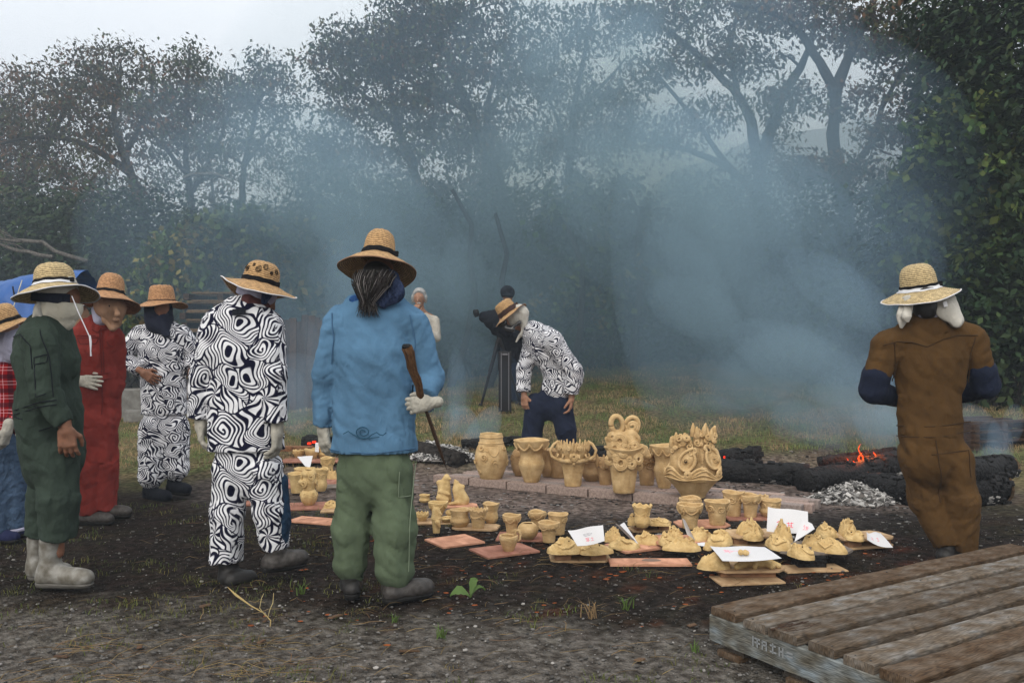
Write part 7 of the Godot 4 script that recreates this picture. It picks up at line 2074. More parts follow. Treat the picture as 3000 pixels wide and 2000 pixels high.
func make_bricks() -> float:
	var fl: Vector3 = V(-0.745, 0, -8.147)
	var e1 := Vector3(0.865, 0, 0.504)
	var e2 := Vector3(0.504, 0, -0.865)
	var yaw := atan2(-e1.z, e1.x)
	var t := thing("brick_platform", "low platform of long grey-brown bricks under the big pots", "platform", fl, yaw)
	var meshes := []
	for k in 3:
		var mb := MB.new()
		mb.box(Vector3(0.384, 0.068, 0.093), Transform3D(), Color.WHITE, 0.005)
		meshes.push_back(mb.mesh())
	for row in 6:
		var n: int = [6, 8, 8, 8, 8, 7][row]
		for k in n:
			var x: float = 0.2 + 0.4 * k + [0.0, 0.13, 0.19, 0.13, 0.2, 0.3][row]
			if row == 0 and k == 6: continue
			var o := part(t, "brick", meshes[(row + k) % 3], M.brick[(row * 5 + k * 3) % 3])
			o.position = Vector3(x + rnd(-0.003, 0.003), 0.034 + rnd(-0.003, 0.003), -0.05 - 0.101 * row)
			o.rotation = Vector3(rnd(-0.012, 0.012), rnd(-0.008, 0.008), rnd(-0.006, 0.006))
	return fl.y + 0.068


func make_big_pots(y: float) -> void:
	var C: Material = M.clay
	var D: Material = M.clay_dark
	# tall jar with a neck ring and loops in relief
	var t := pot("tall plain-necked clay jar with raised loops, leftmost of the big pots on the bricks", lift(V(-0.19, 0.068, -7.943), y), 5, 0.305, 0.405, C, 8, 0.35)
	var prof := smooth_profile([Vector2(0.098, 0), Vector2(0.15, 0.146), Vector2(0.142, 0.243), Vector2(0.116, 0.312), Vector2(0.108, 0.34), Vector2(0.102, 0.405)])
	var mb := MB.new()
	var base_a := 0.0
	t.rotation.y = 0
	for q in [[2.25, 0.285, 0.03, 1.0, 0.0085], [2.0, 0.2, 0.034, 1.7, 0.0065], [2.75, 0.17, 0.036, 1.0, 0.0065], [1.35, 0.14, 0.034, 0.55, 0.0055], [0.45, 0.285, 0.026, 1.0, 0.0085], [0.15, 0.15, 0.035, 1.0, 0.006], [2.55, 0.07, 0.024, 0.7, 0.005]]: coil_on(mb, prof, q[0] + base_a, q[1], q[2], q[3], q[4])
	for q in [[1.75, 2.15, 0.25, -0.012], [1.0, 1.75, 0.3, 0.085], [1.15, 1.5, 0.145, -0.04], [1.1, 2.1, 0.315, 0.003]]: arc_on(mb, prof, q[0] + base_a, q[1] + base_a, q[2], q[3], 0.005)
	part(t, "loops", mb.mesh(), C)
	# flaring vase
	pot("tall flaring clay vase with a scalloped rim, second of the big pots on the bricks", lift(V(0.174, 0.068, -7.739), y), 6, 0.325, 0.37, C, 7, 1.1)
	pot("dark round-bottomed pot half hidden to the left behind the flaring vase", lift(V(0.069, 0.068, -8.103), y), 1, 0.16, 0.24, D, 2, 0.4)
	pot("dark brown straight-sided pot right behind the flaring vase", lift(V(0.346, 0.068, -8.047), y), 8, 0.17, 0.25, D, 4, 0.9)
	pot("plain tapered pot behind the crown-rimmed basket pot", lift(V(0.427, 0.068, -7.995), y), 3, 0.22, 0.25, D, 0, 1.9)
	# basket-handled crown pot
	t = pot("crown-rimmed clay pot with two looped handles and crowded teeth beside the flaring vase", lift(V(0.526, 0.068, -7.519), y), 3, 0.235, 0.225, C, 0, 0.0)
	prof = smooth_profile([Vector2(0.07, 0), Vector2(0.08, 0.08), Vector2(0.094, 0.158), Vector2(0.1175, 0.225)])
	mb = MB.new()
	for k in 16: coil_on(mb, prof, 0.7 + k * 0.115, 0.13 + 0.03 * sin(k * 2.1), 0.014, 1.2, 0.0022)
	part(t, "engraved_waves", mb.mesh(), C)
	part(t, "shoulder_ring", lathe(PackedVector2Array([Vector2(0.112, 0.2), Vector2(0.135, 0.215), Vector2(0.132, 0.24), Vector2(0.1, 0.245)]), 32, 1, 1, func(q: Vector3, a: float, _t: float) -> Vector3: return q * Vector3(1 + 0.05 * sin(a * 7), 1, 1 + 0.05 * sin(a * 7))), C)
	part(t, "basket", lathe(PackedVector2Array([Vector2(0.1, 0.235), Vector2(0.125, 0.27), Vector2(0.14, 0.32), Vector2(0.128, 0.32), Vector2(0.11, 0.27)]), 32, 1, 1, func(q: Vector3, a: float, _t: float) -> Vector3: return q + Vector3(0, 0.012 * sin(a * 5), 0)), C)
	mb = MB.new()
	for k in 30:
		var a := k * TAU / 30.0
		var h := 0.04 + 0.03 * absf(sin(k * 1.7))
		var q := Vector3(cos(a) * 0.13, 0.3, sin(a) * 0.13)
		mb.tube(PackedVector3Array([q, q + Vector3(0, h * 0.5, 0) * 1.0 + Vector3(cos(a), 0, sin(a)) * 0.006, q + Vector3(cos(a) * 0.01, h + 0.02, sin(a) * 0.01)]), PackedFloat32Array([0.011, 0.012, 0.006]), 6)
		if k % 3 == 0: spiral_disc(mb, q + Vector3(cos(a) * 0.012, 0.03, sin(a) * 0.012), Vector3(cos(a), 0.1, sin(a)), 0.02, 0.006, 1.5)
	for k in 12:
		var a := k * TAU / 12.0 + 0.2
		var q := Vector3(cos(a) * 0.133, 0.28, sin(a) * 0.133)
		mb.tube(PackedVector3Array([q, q + Vector3(cos(a) * 0.014, -0.03, sin(a) * 0.014)]), PackedFloat32Array([0.012, 0.008]), 6)
	part(t, "crown_teeth", mb.mesh(), C)
	for s in [-1.0, 1.0]:
		mb = MB.new()
		mb.tube(PackedVector3Array([Vector3(s * 0.125, 0.385, 0.02), Vector3(s * 0.165, 0.36, 0.03), Vector3(s * 0.197, 0.31, 0.03), Vector3(s * 0.185, 0.26, 0.03), Vector3(s * 0.15, 0.235, 0.03), Vector3(s * 0.11, 0.228, 0.05)]), PackedFloat32Array([0.013, 0.014, 0.013, 0.013, 0.015, 0.014]), 8)
		part(t, "handle", mb.mesh(), C)
	eye_disc(t, C, Vector3(0.0, 0.262, 0.128), Vector3(0, 0.1, 1), 0.03, 0.01)
	mb = MB.new()
	mb.tube(PackedVector3Array([Vector3(0, 0.225, 0.115), Vector3(0, 0.2, 0.12), Vector3(0.003, 0.185, 0.115)]), PackedFloat32Array([0.012, 0.014, 0.006]), 7)
	part(t, "spout", mb.mesh(), C)
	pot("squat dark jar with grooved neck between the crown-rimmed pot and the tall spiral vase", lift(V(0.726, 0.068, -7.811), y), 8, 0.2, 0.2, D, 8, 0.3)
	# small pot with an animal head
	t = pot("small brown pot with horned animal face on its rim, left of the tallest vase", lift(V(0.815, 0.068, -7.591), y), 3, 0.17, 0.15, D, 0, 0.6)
	t.rotation.y = 0
	for k in 4:
		var a := -0.4 + k * 0.75
		eye_disc(t, D, Vector3(cos(a) * 0.085, 0.19 + 0.02 * sin(k * 2.0), sin(a) * 0.085), Vector3(cos(a), 0.1, sin(a)), 0.032, 0.012)
	mb = MB.new()
	for q in [[-0.07, 0.05], [0.02, 0.09], [0.085, 0.02], [-0.02, 0.09]]:
		mb.tube(PackedVector3Array([Vector3(q[0], 0.16, q[1]), Vector3(q[0] * 1.05, 0.22, q[1]), Vector3(q[0] * 1.15, 0.27, q[1] * 0.9)]), PackedFloat32Array([0.022, 0.02, 0.006]), 7)
	part(t, "horns", mb.mesh(), D)
	# tall vase crowned with two great loops
	t = thing("clay_pot", "tallest clay vase, two great loops and many coiled eyes above a tapered body", "pot", lift(V(0.922, 0.068, -7.183), y))
	prof = smooth_profile([Vector2(0.086, 0), Vector2(0.1, 0.1), Vector2(0.112, 0.2), Vector2(0.116, 0.26), Vector2(0.135, 0.32), Vector2(0.165, 0.37)])
	part(t, "pot_wall", pot_mesh(prof, 0.014, 0.03, 0, 0, 0.7), C)
	mb = MB.new()
	for k in 4:
		var a := 0.55 + k * 0.7
		for j in 16: mb.tube(PackedVector3Array([wall_at(prof, a - 0.03, 0.03 + j * 0.0135, 0.0), wall_at(prof, a + 0.03, 0.034 + j * 0.0135, 0.002)]), PackedFloat32Array([0.003]), 5)
	part(t, "dotted_ridges", mb.mesh(), C)
	for q in [[-0.04, 0.255, 0.12, 0.052], [0.05, 0.245, 0.12, 0.032], [-0.085, 0.375, 0.1, 0.045], [-0.045, 0.43, 0.1, 0.05], [0.075, 0.395, 0.1, 0.03], [0.105, 0.285, 0.1, 0.038], [-0.02, 0.34, 0.13, 0.034], [0.14, 0.35, 0.06, 0.04], [-0.07, 0.3, 0.11, 0.03], [0.09, 0.44, 0.06, 0.035], [-0.1, 0.46, 0.06, 0.035], [0.12, 0.22, 0.02, 0.03], [-0.12, 0.27, 0.04, 0.035]]:
		eye_disc(t, C, Vector3(q[0], q[1], q[2]), Vector3(q[0] * 3.0, 0.05, 0.9), q[3], 0.0105)
	mb = MB.new()
	for q in [[0.0, 0.385, 0.13, 0.03], [0.03, 0.29, 0.13, 0.024], [-0.055, 0.345, 0.12, 0.022], [0.175, 0.33, 0.03, 0.04]]: spiral_disc(mb, Vector3(q[0], q[1], q[2]), Vector3(q[0] * 2.0, 0, 1), q[3], 0.008, 2.2)
	part(t, "coils", mb.mesh(), C)
	blob(t, "crest_wall", C, [B(Vector3(-0.06, 0.33, 0.03), Vector3(-0.05, 0.46, 0.03), 0.085, 0.06, 0.03), B(Vector3(0.05, 0.33, 0.02), Vector3(0.055, 0.47, 0.02), 0.095, 0.06, 0.03), B(Vector3(0.06, 0.36, 0.05), Vector3(0.17, 0.36, 0.02), 0.05, 0.03, 0.03), B(Vector3(0.12, 0.32, 0.02), Vector3(0.2, 0.3, 0.0), 0.05, 0.03, 0.03), B(Vector3(-0.1, 0.36, 0.0), Vector3(-0.14, 0.44, 0.0), 0.03, 0.02, 0.02)], 0.008, 0.004)
	mb = MB.new()
	for k in 3: ring_of(mb, Vector3(-0.06, 0.56, 0.03 + k * 0.014 - 0.014), Vector3(0.25, 0, 1), 0.054 - 0.005 * absf(k - 1), 0.072 - 0.006 * absf(k - 1), 0.019, 0.25)
	part(t, "great_loop", mb.mesh(), C)
	mb = MB.new()
	ring_of(mb, Vector3(0.065, 0.55, 0.02), Vector3(-0.1, 0, 1), 0.052, 0.07, 0.02, -0.2)
	spiral_disc(mb, Vector3(0.068, 0.545, 0.03), Vector3(-0.1, 0, 1), 0.05, 0.014, 2.0)
	part(t, "great_loop", mb.mesh(), C)
	# spiral pot in shade behind
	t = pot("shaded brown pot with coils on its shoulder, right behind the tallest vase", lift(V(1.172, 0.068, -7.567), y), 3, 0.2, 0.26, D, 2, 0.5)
	mb = MB.new()
	for k in 9: spiral_disc(mb, Vector3(-0.06 + 0.022 * k, 0.28 + 0.05 * sin(k * 2.4), 0.09), Vector3(-0.3 + 0.1 * k, 0.1, 1), 0.032, 0.008, 2.0)
	part(t, "coils", mb.mesh(), D)
	pot("scallop-rimmed vase half hidden behind the flame-crested bowl", lift(V(1.294, 0.068, -7.403), y), 6, 0.25, 0.36, C, 7, 2.2)
	# the flame-crested bowl
	t = thing("clay_pot", "flame-crested clay bowl with two great drops and a wavy gallery, rightmost of the big pots", "pot", lift(V(1.445, 0.068, -6.955), y))
	prof = smooth_profile([Vector2(0.093, 0), Vector2(0.11, 0.035), Vector2(0.16, 0.1), Vector2(0.205, 0.15)])
	part(t, "pot_wall", pot_mesh(prof, 0.016, 0.015, 0, 0, 0.2), C)
	part(t, "gallery", lathe(PackedVector2Array([Vector2(0.205, 0.145), Vector2(0.222, 0.16), Vector2(0.215, 0.185), Vector2(0.218, 0.22), Vector2(0.205, 0.222), Vector2(0.198, 0.17)]), 72, 1, 1, func(q: Vector3, a: float, tt: float) -> Vector3:
		var up := sst(0.19, 0.22, q.y)
		return q + Vector3(0, up * (0.035 * sin(a * 5.0 + 0.4) - 0.01), 0)), C)
	mb = MB.new()
	for k in 3:
		var p := PackedVector3Array()
		for j in 81:
			var a := j * TAU / 80.0
			p.push_back(Vector3(cos(a) * (0.224 - 0.002 * k), 0.165 + k * 0.02 + (0.006 + 0.012 * k) * sin(a * 5.0 + 0.4 + k * 0.3), sin(a) * (0.224 - 0.002 * k)))
		mb.tube(p, PackedFloat32Array([0.0065]), 6)
	var rimp := PackedVector3Array()
	for j in 81:
		var a := j * TAU / 80.0
		rimp.push_back(Vector3(cos(a) * 0.212, 0.215 + 0.035 * sin(a * 5.0 + 0.4), sin(a) * 0.212))
	mb.tube(rimp, PackedFloat32Array([0.0125]), 7)
	part(t, "gallery_coils", mb.mesh(), C)
	for k in 5:
		var a := (k + 0.55) * TAU / 5.0
		eye_disc(t, C, Vector3(cos(a) * 0.222, 0.2, sin(a) * 0.222), Vector3(cos(a), 0, sin(a)), 0.026, 0.008)
	blob(t, "inner_wall", C, [B(Vector3(-0.09, 0.17, -0.02), Vector3(-0.1, 0.42, -0.02), 0.1, 0.07, 0.05), B(Vector3(0.08, 0.17, -0.03), Vector3(0.07, 0.47, -0.03), 0.11, 0.06, 0.05), B(Vector3(0.12, 0.2, 0), Vector3(0.15, 0.34, 0), 0.07, 0.06, 0.04), B(Vector3(0.02, 0.3, 0.04), Vector3(0.03, 0.5, 0.03), 0.025, 0.022, 0.02)], 0.008, 0.004)
	var drop := [Vector2(0.0, 1.05), Vector2(-0.28, 0.72), Vector2(-0.55, 0.25), Vector2(-0.62, -0.25), Vector2(-0.42, -0.72), Vector2(0.0, -0.9), Vector2(0.45, -0.7), Vector2(0.62, -0.2), Vector2(0.5, 0.3), Vector2(0.24, 0.62), Vector2(0.3, 0.9), Vector2(0.0, 1.05)]
	for s in [-1.0, 1.0]:
		var c := Vector3(-0.065, 0.31, 0.11) if s < 0 else Vector3(0.135, 0.325, 0.07)
		var ax := Vector3(0.8, -0.42, 0.2) if s < 0 else Vector3(-0.74, -0.35, 0.45)
		var ay := Vector3(0.42, 0.85, 0.0) if s < 0 else Vector3(-0.42, 0.88, 0.0)
		mb = MB.new()
		plate_from(mb, drop, c, ax, ay, 0.1, 0.012)
		part(t, "drop_plate", mb.mesh(), C)
		for k in 3: flat_curl(t, "drop_band", C, drop, c + Vector3(0, 0, 0.014 - 0.012 * k), ax, ay, 0.105 - 0.003 * k, 0.0125)
		mb = MB.new()
		for k in 12: mb.tube(PackedVector3Array([c + ax * 0.03 + ay * (-0.05 + 0.008 * k) + Vector3(0, 0, 0.012), c + ax * (0.05 - 0.002 * absf(k - 6)) + ay * (-0.05 + 0.008 * k) + Vector3(0, 0, 0.012)]), PackedFloat32Array([0.0028]), 5)
		spiral_disc(mb, c + ay * -0.02 - ax * 0.012 + Vector3(0, 0, 0.014), Vector3(0.05, 0, 1), 0.026 if s < 0 else 0.036, 0.006, 1.6 if s < 0 else 2.6)
		part(t, "combed_lines", mb.mesh(), C)
		var hb := MB.new()
		var hc := c - ay * 0.02 - ax * 0.012 if s < 0 else c + ay * 0.07
		hb.tube(PackedVector3Array([hc + Vector3(0, 0, 0.0), hc + Vector3(0, 0, 0.0225)]), PackedFloat32Array([0.014 if s < 0 else 0.009]), 12)
		part(t, "drop_hole", hb.mesh(), M.clay_hole)
		hb = MB.new()
		hc = c + ay * 0.072
		ring_of(hb, hc + Vector3(0, 0, 0.012), Vector3(0.1 * s, 0, 1), 0.014, 0.026, 0.009, 0.4 * s)
		part(t, "drop_loop", hb.mesh(), C)
	mb = MB.new()
	for k in 46:
		var q := Vector3(rnd(-0.17, 0.17), rnd(0.4, 0.53), rnd(0.0, 0.075))
		if absf(q.x - 0.0) < 0.02: continue
		if q.x < 0: q.y -= 0.045
		spiral_disc(mb, q, Vector3(q.x * 3.0, 0.3, 0.8), rnd(0.014, 0.03), 0.008, rnd(1.2, 2.2), 1.0 if k % 2 else -1.0, rnd(0, TAU))
	for k in 13:
		var q := Vector3(-0.17 + 0.028 * k, (0.46 if k < 6 else 0.53) + 0.02 * sin(k * 2.2), 0.01 + 0.03 * (k % 2))
		mb.tube(PackedVector3Array([q - Vector3(0, 0.06, 0), q, q + Vector3(rnd(-0.01, 0.015), rnd(0.02, 0.05), 0)]), PackedFloat32Array([0.026, 0.02, 0.006]), 7)
	part(t, "flame_crest", mb.mesh(), C)
	mb = MB.new()
	for k in 7: mb.tube(PackedVector3Array([Vector3(0.045, 0.28 + 0.012 * k, 0.1), Vector3(0.062, 0.28 + 0.012 * k, 0.1)]), PackedFloat32Array([0.005]), 6)
	spiral_disc(mb, Vector3(0.06, 0.225, 0.13), Vector3(0.1, 0, 1), 0.032, 0.009, 2.2)
	part(t, "stair_marks", mb.mesh(), C)


func make_small_pots() -> void:
	var C: Material = M.clay
	var Y: Material = M.clay_yellow
	var mk := func(lines: Array) -> StandardMaterial3D:
		return paper_mat(func(im: Image):
			for l in lines: strokes(im, l[0], l[1], l[2], l[3], l[4]))
	var red := Color(0.85, 0.3, 0.38)
	# front boards, left to right
	var y := board("long pinkish board half hidden by green trousers, beaked clay figure on its edge", V(-0.372, 0, -5.639), 0.3, 0.27, 0.55, M.ply_pink)
	pot("small upright clay figure like a beaked bird with folded arms, on the pinkish front board", lift(V(-0.509, -0.001, -5.863), y), 3, 0.075, 0.1, Y, 0, 0.3, "", "figurine", "clay_figure").rotation.y = 0
	var bird: Node3D = get_node("clay_figure")
	blob(bird, "head", Y, [B(Vector3(0, 0.096, 0), Vector3(-0.002, 0.146, 0), 0.036, 0.026, 0.02), B(Vector3(0, 0.136, 0), Vector3(0.034, 0.126, 0.012), 0.022, 0.007, 0.015), B(Vector3(-0.014, 0.156, 0), Vector3(-0.018, 0.174, 0), 0.014, 0.005, 0.01), B(Vector3(0.012, 0.156, 0), Vector3(0.014, 0.174, 0), 0.013, 0.004, 0.01), B(Vector3(0.01, 0.076, 0.036), Vector3(0.022, 0.046, 0.03), 0.016, 0.01, 0.01)], 0.004)
	y = board("reddish board lowest in the front row, a mug with a crested handle on it", V(-0.048, -0, -5.379), 0.36, 0.26, 0.5, M.ply_red)
	var mug := pot("clay mug with a crested loop handle, alone on the reddish board", lift(V(-0.021, -0.001, -5.347), y), 2, 0.118, 0.092, C, 0, 0.5)
	mug.rotation.y = 0
	var mb := MB.new()
	mb.tube(PackedVector3Array([Vector3(0.04, 0.085, -0.01), Vector3(0.045, 0.12, 0), Vector3(0.06, 0.128, 0), Vector3(0.073, 0.1, 0), Vector3(0.07, 0.07, 0), Vector3(0.055, 0.06, 0)]), PackedFloat32Array([0.008, 0.008, 0.009, 0.008, 0.007, 0.007]), 7)
	for k in 6: mb.tube(PackedVector3Array([Vector3(0.03 + 0.008 * k, 0.115 + 0.006 * sin(k), 0), Vector3(0.028 + 0.009 * k, 0.13 + 0.006 * sin(k), 0)]), PackedFloat32Array([0.006, 0.004]), 6)
	part(mug, "crested_handle", mb.mesh(), C)
	y = board("board under the group of five cups left of the printed notice", V(0.084, -0, -5.767), 0.36, 0.24, -0.1, M.ply_red)
	for q in [["wide cup with hanging arcs, leftmost of the five on one board", V(-0.003, -0, -5.835), 0, 0.125, 0.125, 1, 0.2], ["round narrow-mouthed jar in the middle of the five cups", V(0.102, -0.001, -5.679), 1, 0.138, 0.1, 4, 0.7], ["cup with paired curls at the front right of the five cups", V(0.237, -0, -5.591), 0, 0.142, 0.125, 3, 0.1], ["shallow-rimmed cup at the back of the five cups", V(0.174, -0, -5.999), 0, 0.128, 0.115, 1, 1.3], ["cup with knobbed sides at the back right of the five cups", V(0.308, -0.001, -5.823), 3, 0.14, 0.135, 2, 1.8]]:
		pot(q[0], lift(q[1], y), q[2], q[3], q[4], C, q[5], q[6])
	y = board("tan octagonal board under the saw-toothed cup", V(-0.249, -0, -6.071), 0.32, 0.2, -0.15, M.ply_tan, 0.006, 0.012, 0.25)
	for q in [["saw-toothed clay cup with coils below its jagged rim", V(-0.234, -0.001, -6.015), 3, 0.135, 0.125, 6, 0.3], ["round-bellied pot left of the saw-toothed cup", V(-0.364, -0, -6.071), 8, 0.138, 0.115, 0, 0.8], ["tall cup with an oval rim behind the saw-toothed cup", V(-0.148, -0.001, -6.191), 4, 0.125, 0.135, 0, 1.5]]:
		pot(q[0], lift(q[1], y), q[2], q[3], q[4], C, q[5], q[6])
	y = board("tan board under the small dishes right beside the green trousers", V(-0.583, -0, -6.279), 0.36, 0.2, 0.1, M.ply_tan, 0.004, 0.01, 0.2)
	for q in [["footed bowl behind the beaked clay figure", V(-0.544, -0, -6.407), 7, 0.145, 0.11, 1, 0.4], ["low fluted dish right beside the green trousers", V(-0.646, -0, -6.279), 2, 0.09, 0.055, 5, 0.3], ["small saucer behind the beaked clay figure", V(-0.47, -0, -6.235), 2, 0.1, 0.03, 0, 1.1], ["little two-eared cup left of the round-bellied pot", V(-0.45, -0, -6.343), 2, 0.06, 0.06, 2, 0.2]]:
		pot(q[0], lift(q[1], y), q[2], q[3], q[4], Y, q[5], q[6])
	y = board("pink octagonal board under the pair of clay frogs", V(-0.434, -0, -6.891), 0.32, 0.17, 0.1, M.ply_pink, 0.004, 0.012, 0.3)
	var ft := thing("clay_figure", "clay frog-like figure with an open mouth sitting upright, left of the pair", "figurine", lift(V(-0.543, -0, -6.967), y))
	blob(ft, "figure_body", Y, [B(Vector3(0, 0.04, 0), Vector3(0, 0.11, 0), 0.062, 0.05, 0.03), B(Vector3(0, 0.13, 0), Vector3(-0.04, 0.165, 0.01), 0.045, 0.022, 0.02), B(Vector3(0.01, 0.17, 0), Vector3(0.02, 0.21, 0), 0.038, 0.024, 0.02), B(Vector3(0.02, 0.2, 0.01), Vector3(0.045, 0.195, 0.012), 0.025, 0.012, 0.01), B(Vector3(-0.04, 0.05, 0.04), Vector3(0.03, 0.035, 0.06), 0.022, 0.014, 0.015), B(Vector3(-0.03, 0.1, 0.04), Vector3(0.04, 0.08, 0.05), 0.018, 0.013, 0.012)], 0.005, 0.004)
	ft = thing("clay_figure", "scaly clay figure leaning on the frog-like one, right of the pair", "figurine", lift(V(-0.419, -0.001, -6.931), y))
	blob(ft, "figure_body", Y, [B(Vector3(0.02, 0.03, 0), Vector3(-0.01, 0.11, 0), 0.06, 0.045, 0.03), B(Vector3(-0.01, 0.12, 0), Vector3(-0.025, 0.165, 0), 0.035, 0.022, 0.02), B(Vector3(0.0, 0.13, 0.0), Vector3(0.03, 0.14, 0), 0.03, 0.014, 0.02), B(Vector3(-0.02, 0.17, 0), Vector3(-0.035, 0.19, 0), 0.014, 0.008, 0.01), B(Vector3(0, 0.02, 0.04), Vector3(-0.075, 0.012, 0.06), 0.022, 0.01, 0.015)], 0.005, 0.009)
	pot("flat-topped clay dish beside the green trousers, left of the frogs", lift(V(-0.703, -0, -7.007), y), 8, 0.09, 0.06, Y, 0, 0.2)
	# stand with two masks and the printed notice
	y = board("two-tiered octagonal stand under two clay masks, in front of the printed notice", V(0.405, -0, -5.203), 0.36, 0.2, 0.05, M.ply_tan, 0, 0.012, 0.3, 1)
	mask_piece("clay mask pinched to a peak, left on the two-tiered stand", lift(V(0.309, 0.059, -5.115), y), 0.1, 0.095, 0.075, 1, Y)
	mask_piece("fan-ribbed clay mask, right on the two-tiered stand", lift(V(0.488, 0.059, -5.095), y), 0.098, 0.07, 0.06, 2, Y)
	sheet_of_paper("white printed notice with red scribbles standing behind the two masks", [V(0.318, 0.223, -4.98), V(0.52, 0.253, -4.98), V(0.521, 0.181, -4.9), V(0.367, 0.152, -4.9)], 0.02, mk.call([[GLYPH_GRASS, Vector2(70, 80), 30.0, red, 1.4], [GLYPH_2, Vector2(105, 85), 26.0, red, 1.4], [[[0, 0, 2.0, -0.1], [0, 0.4, 2.6, 0.25], [0.2, 0.8, 2.2, 0.7]], Vector2(70, 50), 20.0, Color(0.25, 0.25, 0.32), 1.2]]))
	# pink board right of the stand
	y = board("pinkish board under three clay masks with a folded paper", V(0.783, -0, -5.483), 0.32, 0.24, 0.45, M.ply_pink, 0.006, 0.014)
	mask_piece("clay mask with an oval ring on its cheek, front of the pinkish board", lift(V(0.704, -0, -5.423), y), 0.105, 0.075, 0.075, 3, Y)
	mask_piece("smooth folded clay mask at the right of the folded paper", lift(V(0.858, -0, -5.543), y), 0.088, 0.085, 0.065, 4, Y)
	mask_piece("knotted clay mask behind the folded paper", lift(V(0.651, -0, -5.615), y), 0.06, 0.11, 0.05, 5, Y)
	sheet_of_paper("folded white paper wedged between clay masks, grey half towards the camera", [V(0.599, 0.241, -5.06), V(0.619, 0.244, -5), V(0.711, 0.153, -4.96), V(0.69, 0.15, -5.04)], 0.004, mk.call([[GLYPH_YEAR, Vector2(60, 60), 30.0, Color(0.5, 0.45, 0.6), 1.2]]))
	sheet_of_paper("white half of the folded paper between clay masks", [V(0.627, 0.234, -5.06), V(0.657, 0.241, -5.1), V(0.724, 0.139, -5), V(0.697, 0.159, -5)], 0.003, mk.call([]))
	# stand with the scalloped cup
	y = board("small two-tiered stand under the scalloped cup", V(0.951, -0, -6.027), 0.28, 0.18, 0.2, M.ply_tan, 0, 0.012, 0.25, 1)
	pot("scallop-lipped clay cup with ribbed belly on its own stand", lift(V(0.868, 0.06, -5.811), y), 4, 0.135, 0.142, Y, 5, 0.2)
	mask_piece("low clay mask with bulging eyes, right of the scallop-lipped cup", lift(V(0.996, 0.059, -5.899), y), 0.072, 0.06, 0.055, 6, Y)
	mask_piece("small crumpled clay piece left of the scallop-lipped cup", lift(V(0.813, 0.059, -5.899), y), 0.03, 0.085, 0.03, 7, Y)
	# pink board with masks, behind the front row
	y = board("pink board under a crowd of clay masks, one corner towards the camera", V(1.115, -0, -5.555), 0.42, 0.24, 0.05, M.ply_pink, 0.03, 0.014, 0.12)
	for q in [["broad clay mask with a wavy brow at the front of the pink board", V(1.03, 0.04, -5.275), 0.108, 0.085, 0.07, 8], ["ear-shaped clay mask at the left of the pink board", V(0.968, 0.04, -5.415), 0.065, 0.08, 0.06, 9], ["clay mask with a ribbed cheek at the back of the pink board", V(1.2, 0.039, -5.563), 0.09, 0.09, 0.07, 10], ["wide clay mask with a torn edge right on the pink board", V(1.301, 0.04, -5.439), 0.105, 0.1, 0.08, 11], ["clay mask peeping out behind the narrow paper", V(1.043, 0.04, -5.587), 0.06, 0.09, 0.05, 12], ["small cone of clay beside the white disc", V(1.185, 0.04, -5.275), 0.03, 0.05, 0.03, 13]]:
		mask_piece(q[0], lift(q[1], y), q[2], q[3], q[4], q[5], Y, q[5] * 0.4)
	sheet_of_paper("narrow white paper strip standing among the masks on the pink board", [V(1.045, 0.212, -5.35), V(1.051, 0.214, -5.3), V(1.093, 0.109, -5.2), V(1.064, 0.124, -5.3)], 0.006, mk.call([[GLYPH_2, Vector2(120, 70), 30.0, red, 1.6]]))
	sheet_of_paper("tiny white paper corner beside the cone of clay", [V(1.085, 0.121, -5.1), V(1.131, 0.124, -5.1), V(1.115, 0.113, -5.05), V(1.079, 0.118, -5.05)], 0.002, mk.call([]))
	# octagon with cups at the back
	y = board("pinkish octagonal board under two cups, right behind the narrow paper", V(1.348, -0.001, -6.191), 0.37, 0.26, 0.1, M.ply_pink, 0.004, 0.012, 0.3)
	for q in [["scallop-banded cup at the front left of the back octagon", V(1.229, -0.001, -6.015), 0, 0.178, 0.165, 1, 0.3], ["big-spiralled cup standing alone on the back octagon", V(1.448, -0, -6.143), 3, 0.18, 0.165, 2, 0.5], ["cup behind the scallop-banded cup, close to the bricks", V(1.322, -0, -6.471), 0, 0.165, 0.13, 1, 0.9]]:
		pot(q[0], lift(q[1], y), q[2], q[3], q[4], C, q[5], q[6])
	y = board("reddish board near the bricks under four cups, behind the standing white paper", V(1.782, -0, -6.439), 0.42, 0.24, 0.0, M.ply_red, 0.004, 0.012)
	for q in [["tall cup with a coil at its side, behind the big-spiralled cup", V(1.641, -0, -6.455), 3, 0.165, 0.175, 2, 0.1], ["bell-shaped cup with a smiling relief, left of the standing white paper", V(1.754, -0, -6.407), 0, 0.158, 0.16, 3, 1.2], ["wavy-rimmed cup with a side coil, partly behind the standing white paper", V(1.91, -0, -6.439), 8, 0.16, 0.12, 2, 0.4], ["broken-edged clay dish with upturned ends near the bricks", V(1.958, -0, -6.891), 2, 0.14, 0.07, 5, 0.4]]:
		pot(q[0], lift(q[1], y), q[2], q[3], q[4], C, q[5], q[6])
	# octagon with a big mask
	y = board("tan octagonal board on a raised stand under a jutting clay mask", V(1.554, 0, -5.639), 0.36, 0.24, 0.1, M.ply_tan, 0, 0.012, 0.3, 1)
	mask_piece("clay mask with a jutting flat snout, on the raised tan octagon", lift(V(1.527, 0.065, -5.599), y), 0.095, 0.12, 0.06, 14, Y)
	mask_piece("clay mask with a round cheek in front of the jutting one", lift(V(1.52, 0.064, -5.475), y), 0.082, 0.095, 0.06, 15, Y, 0.6)
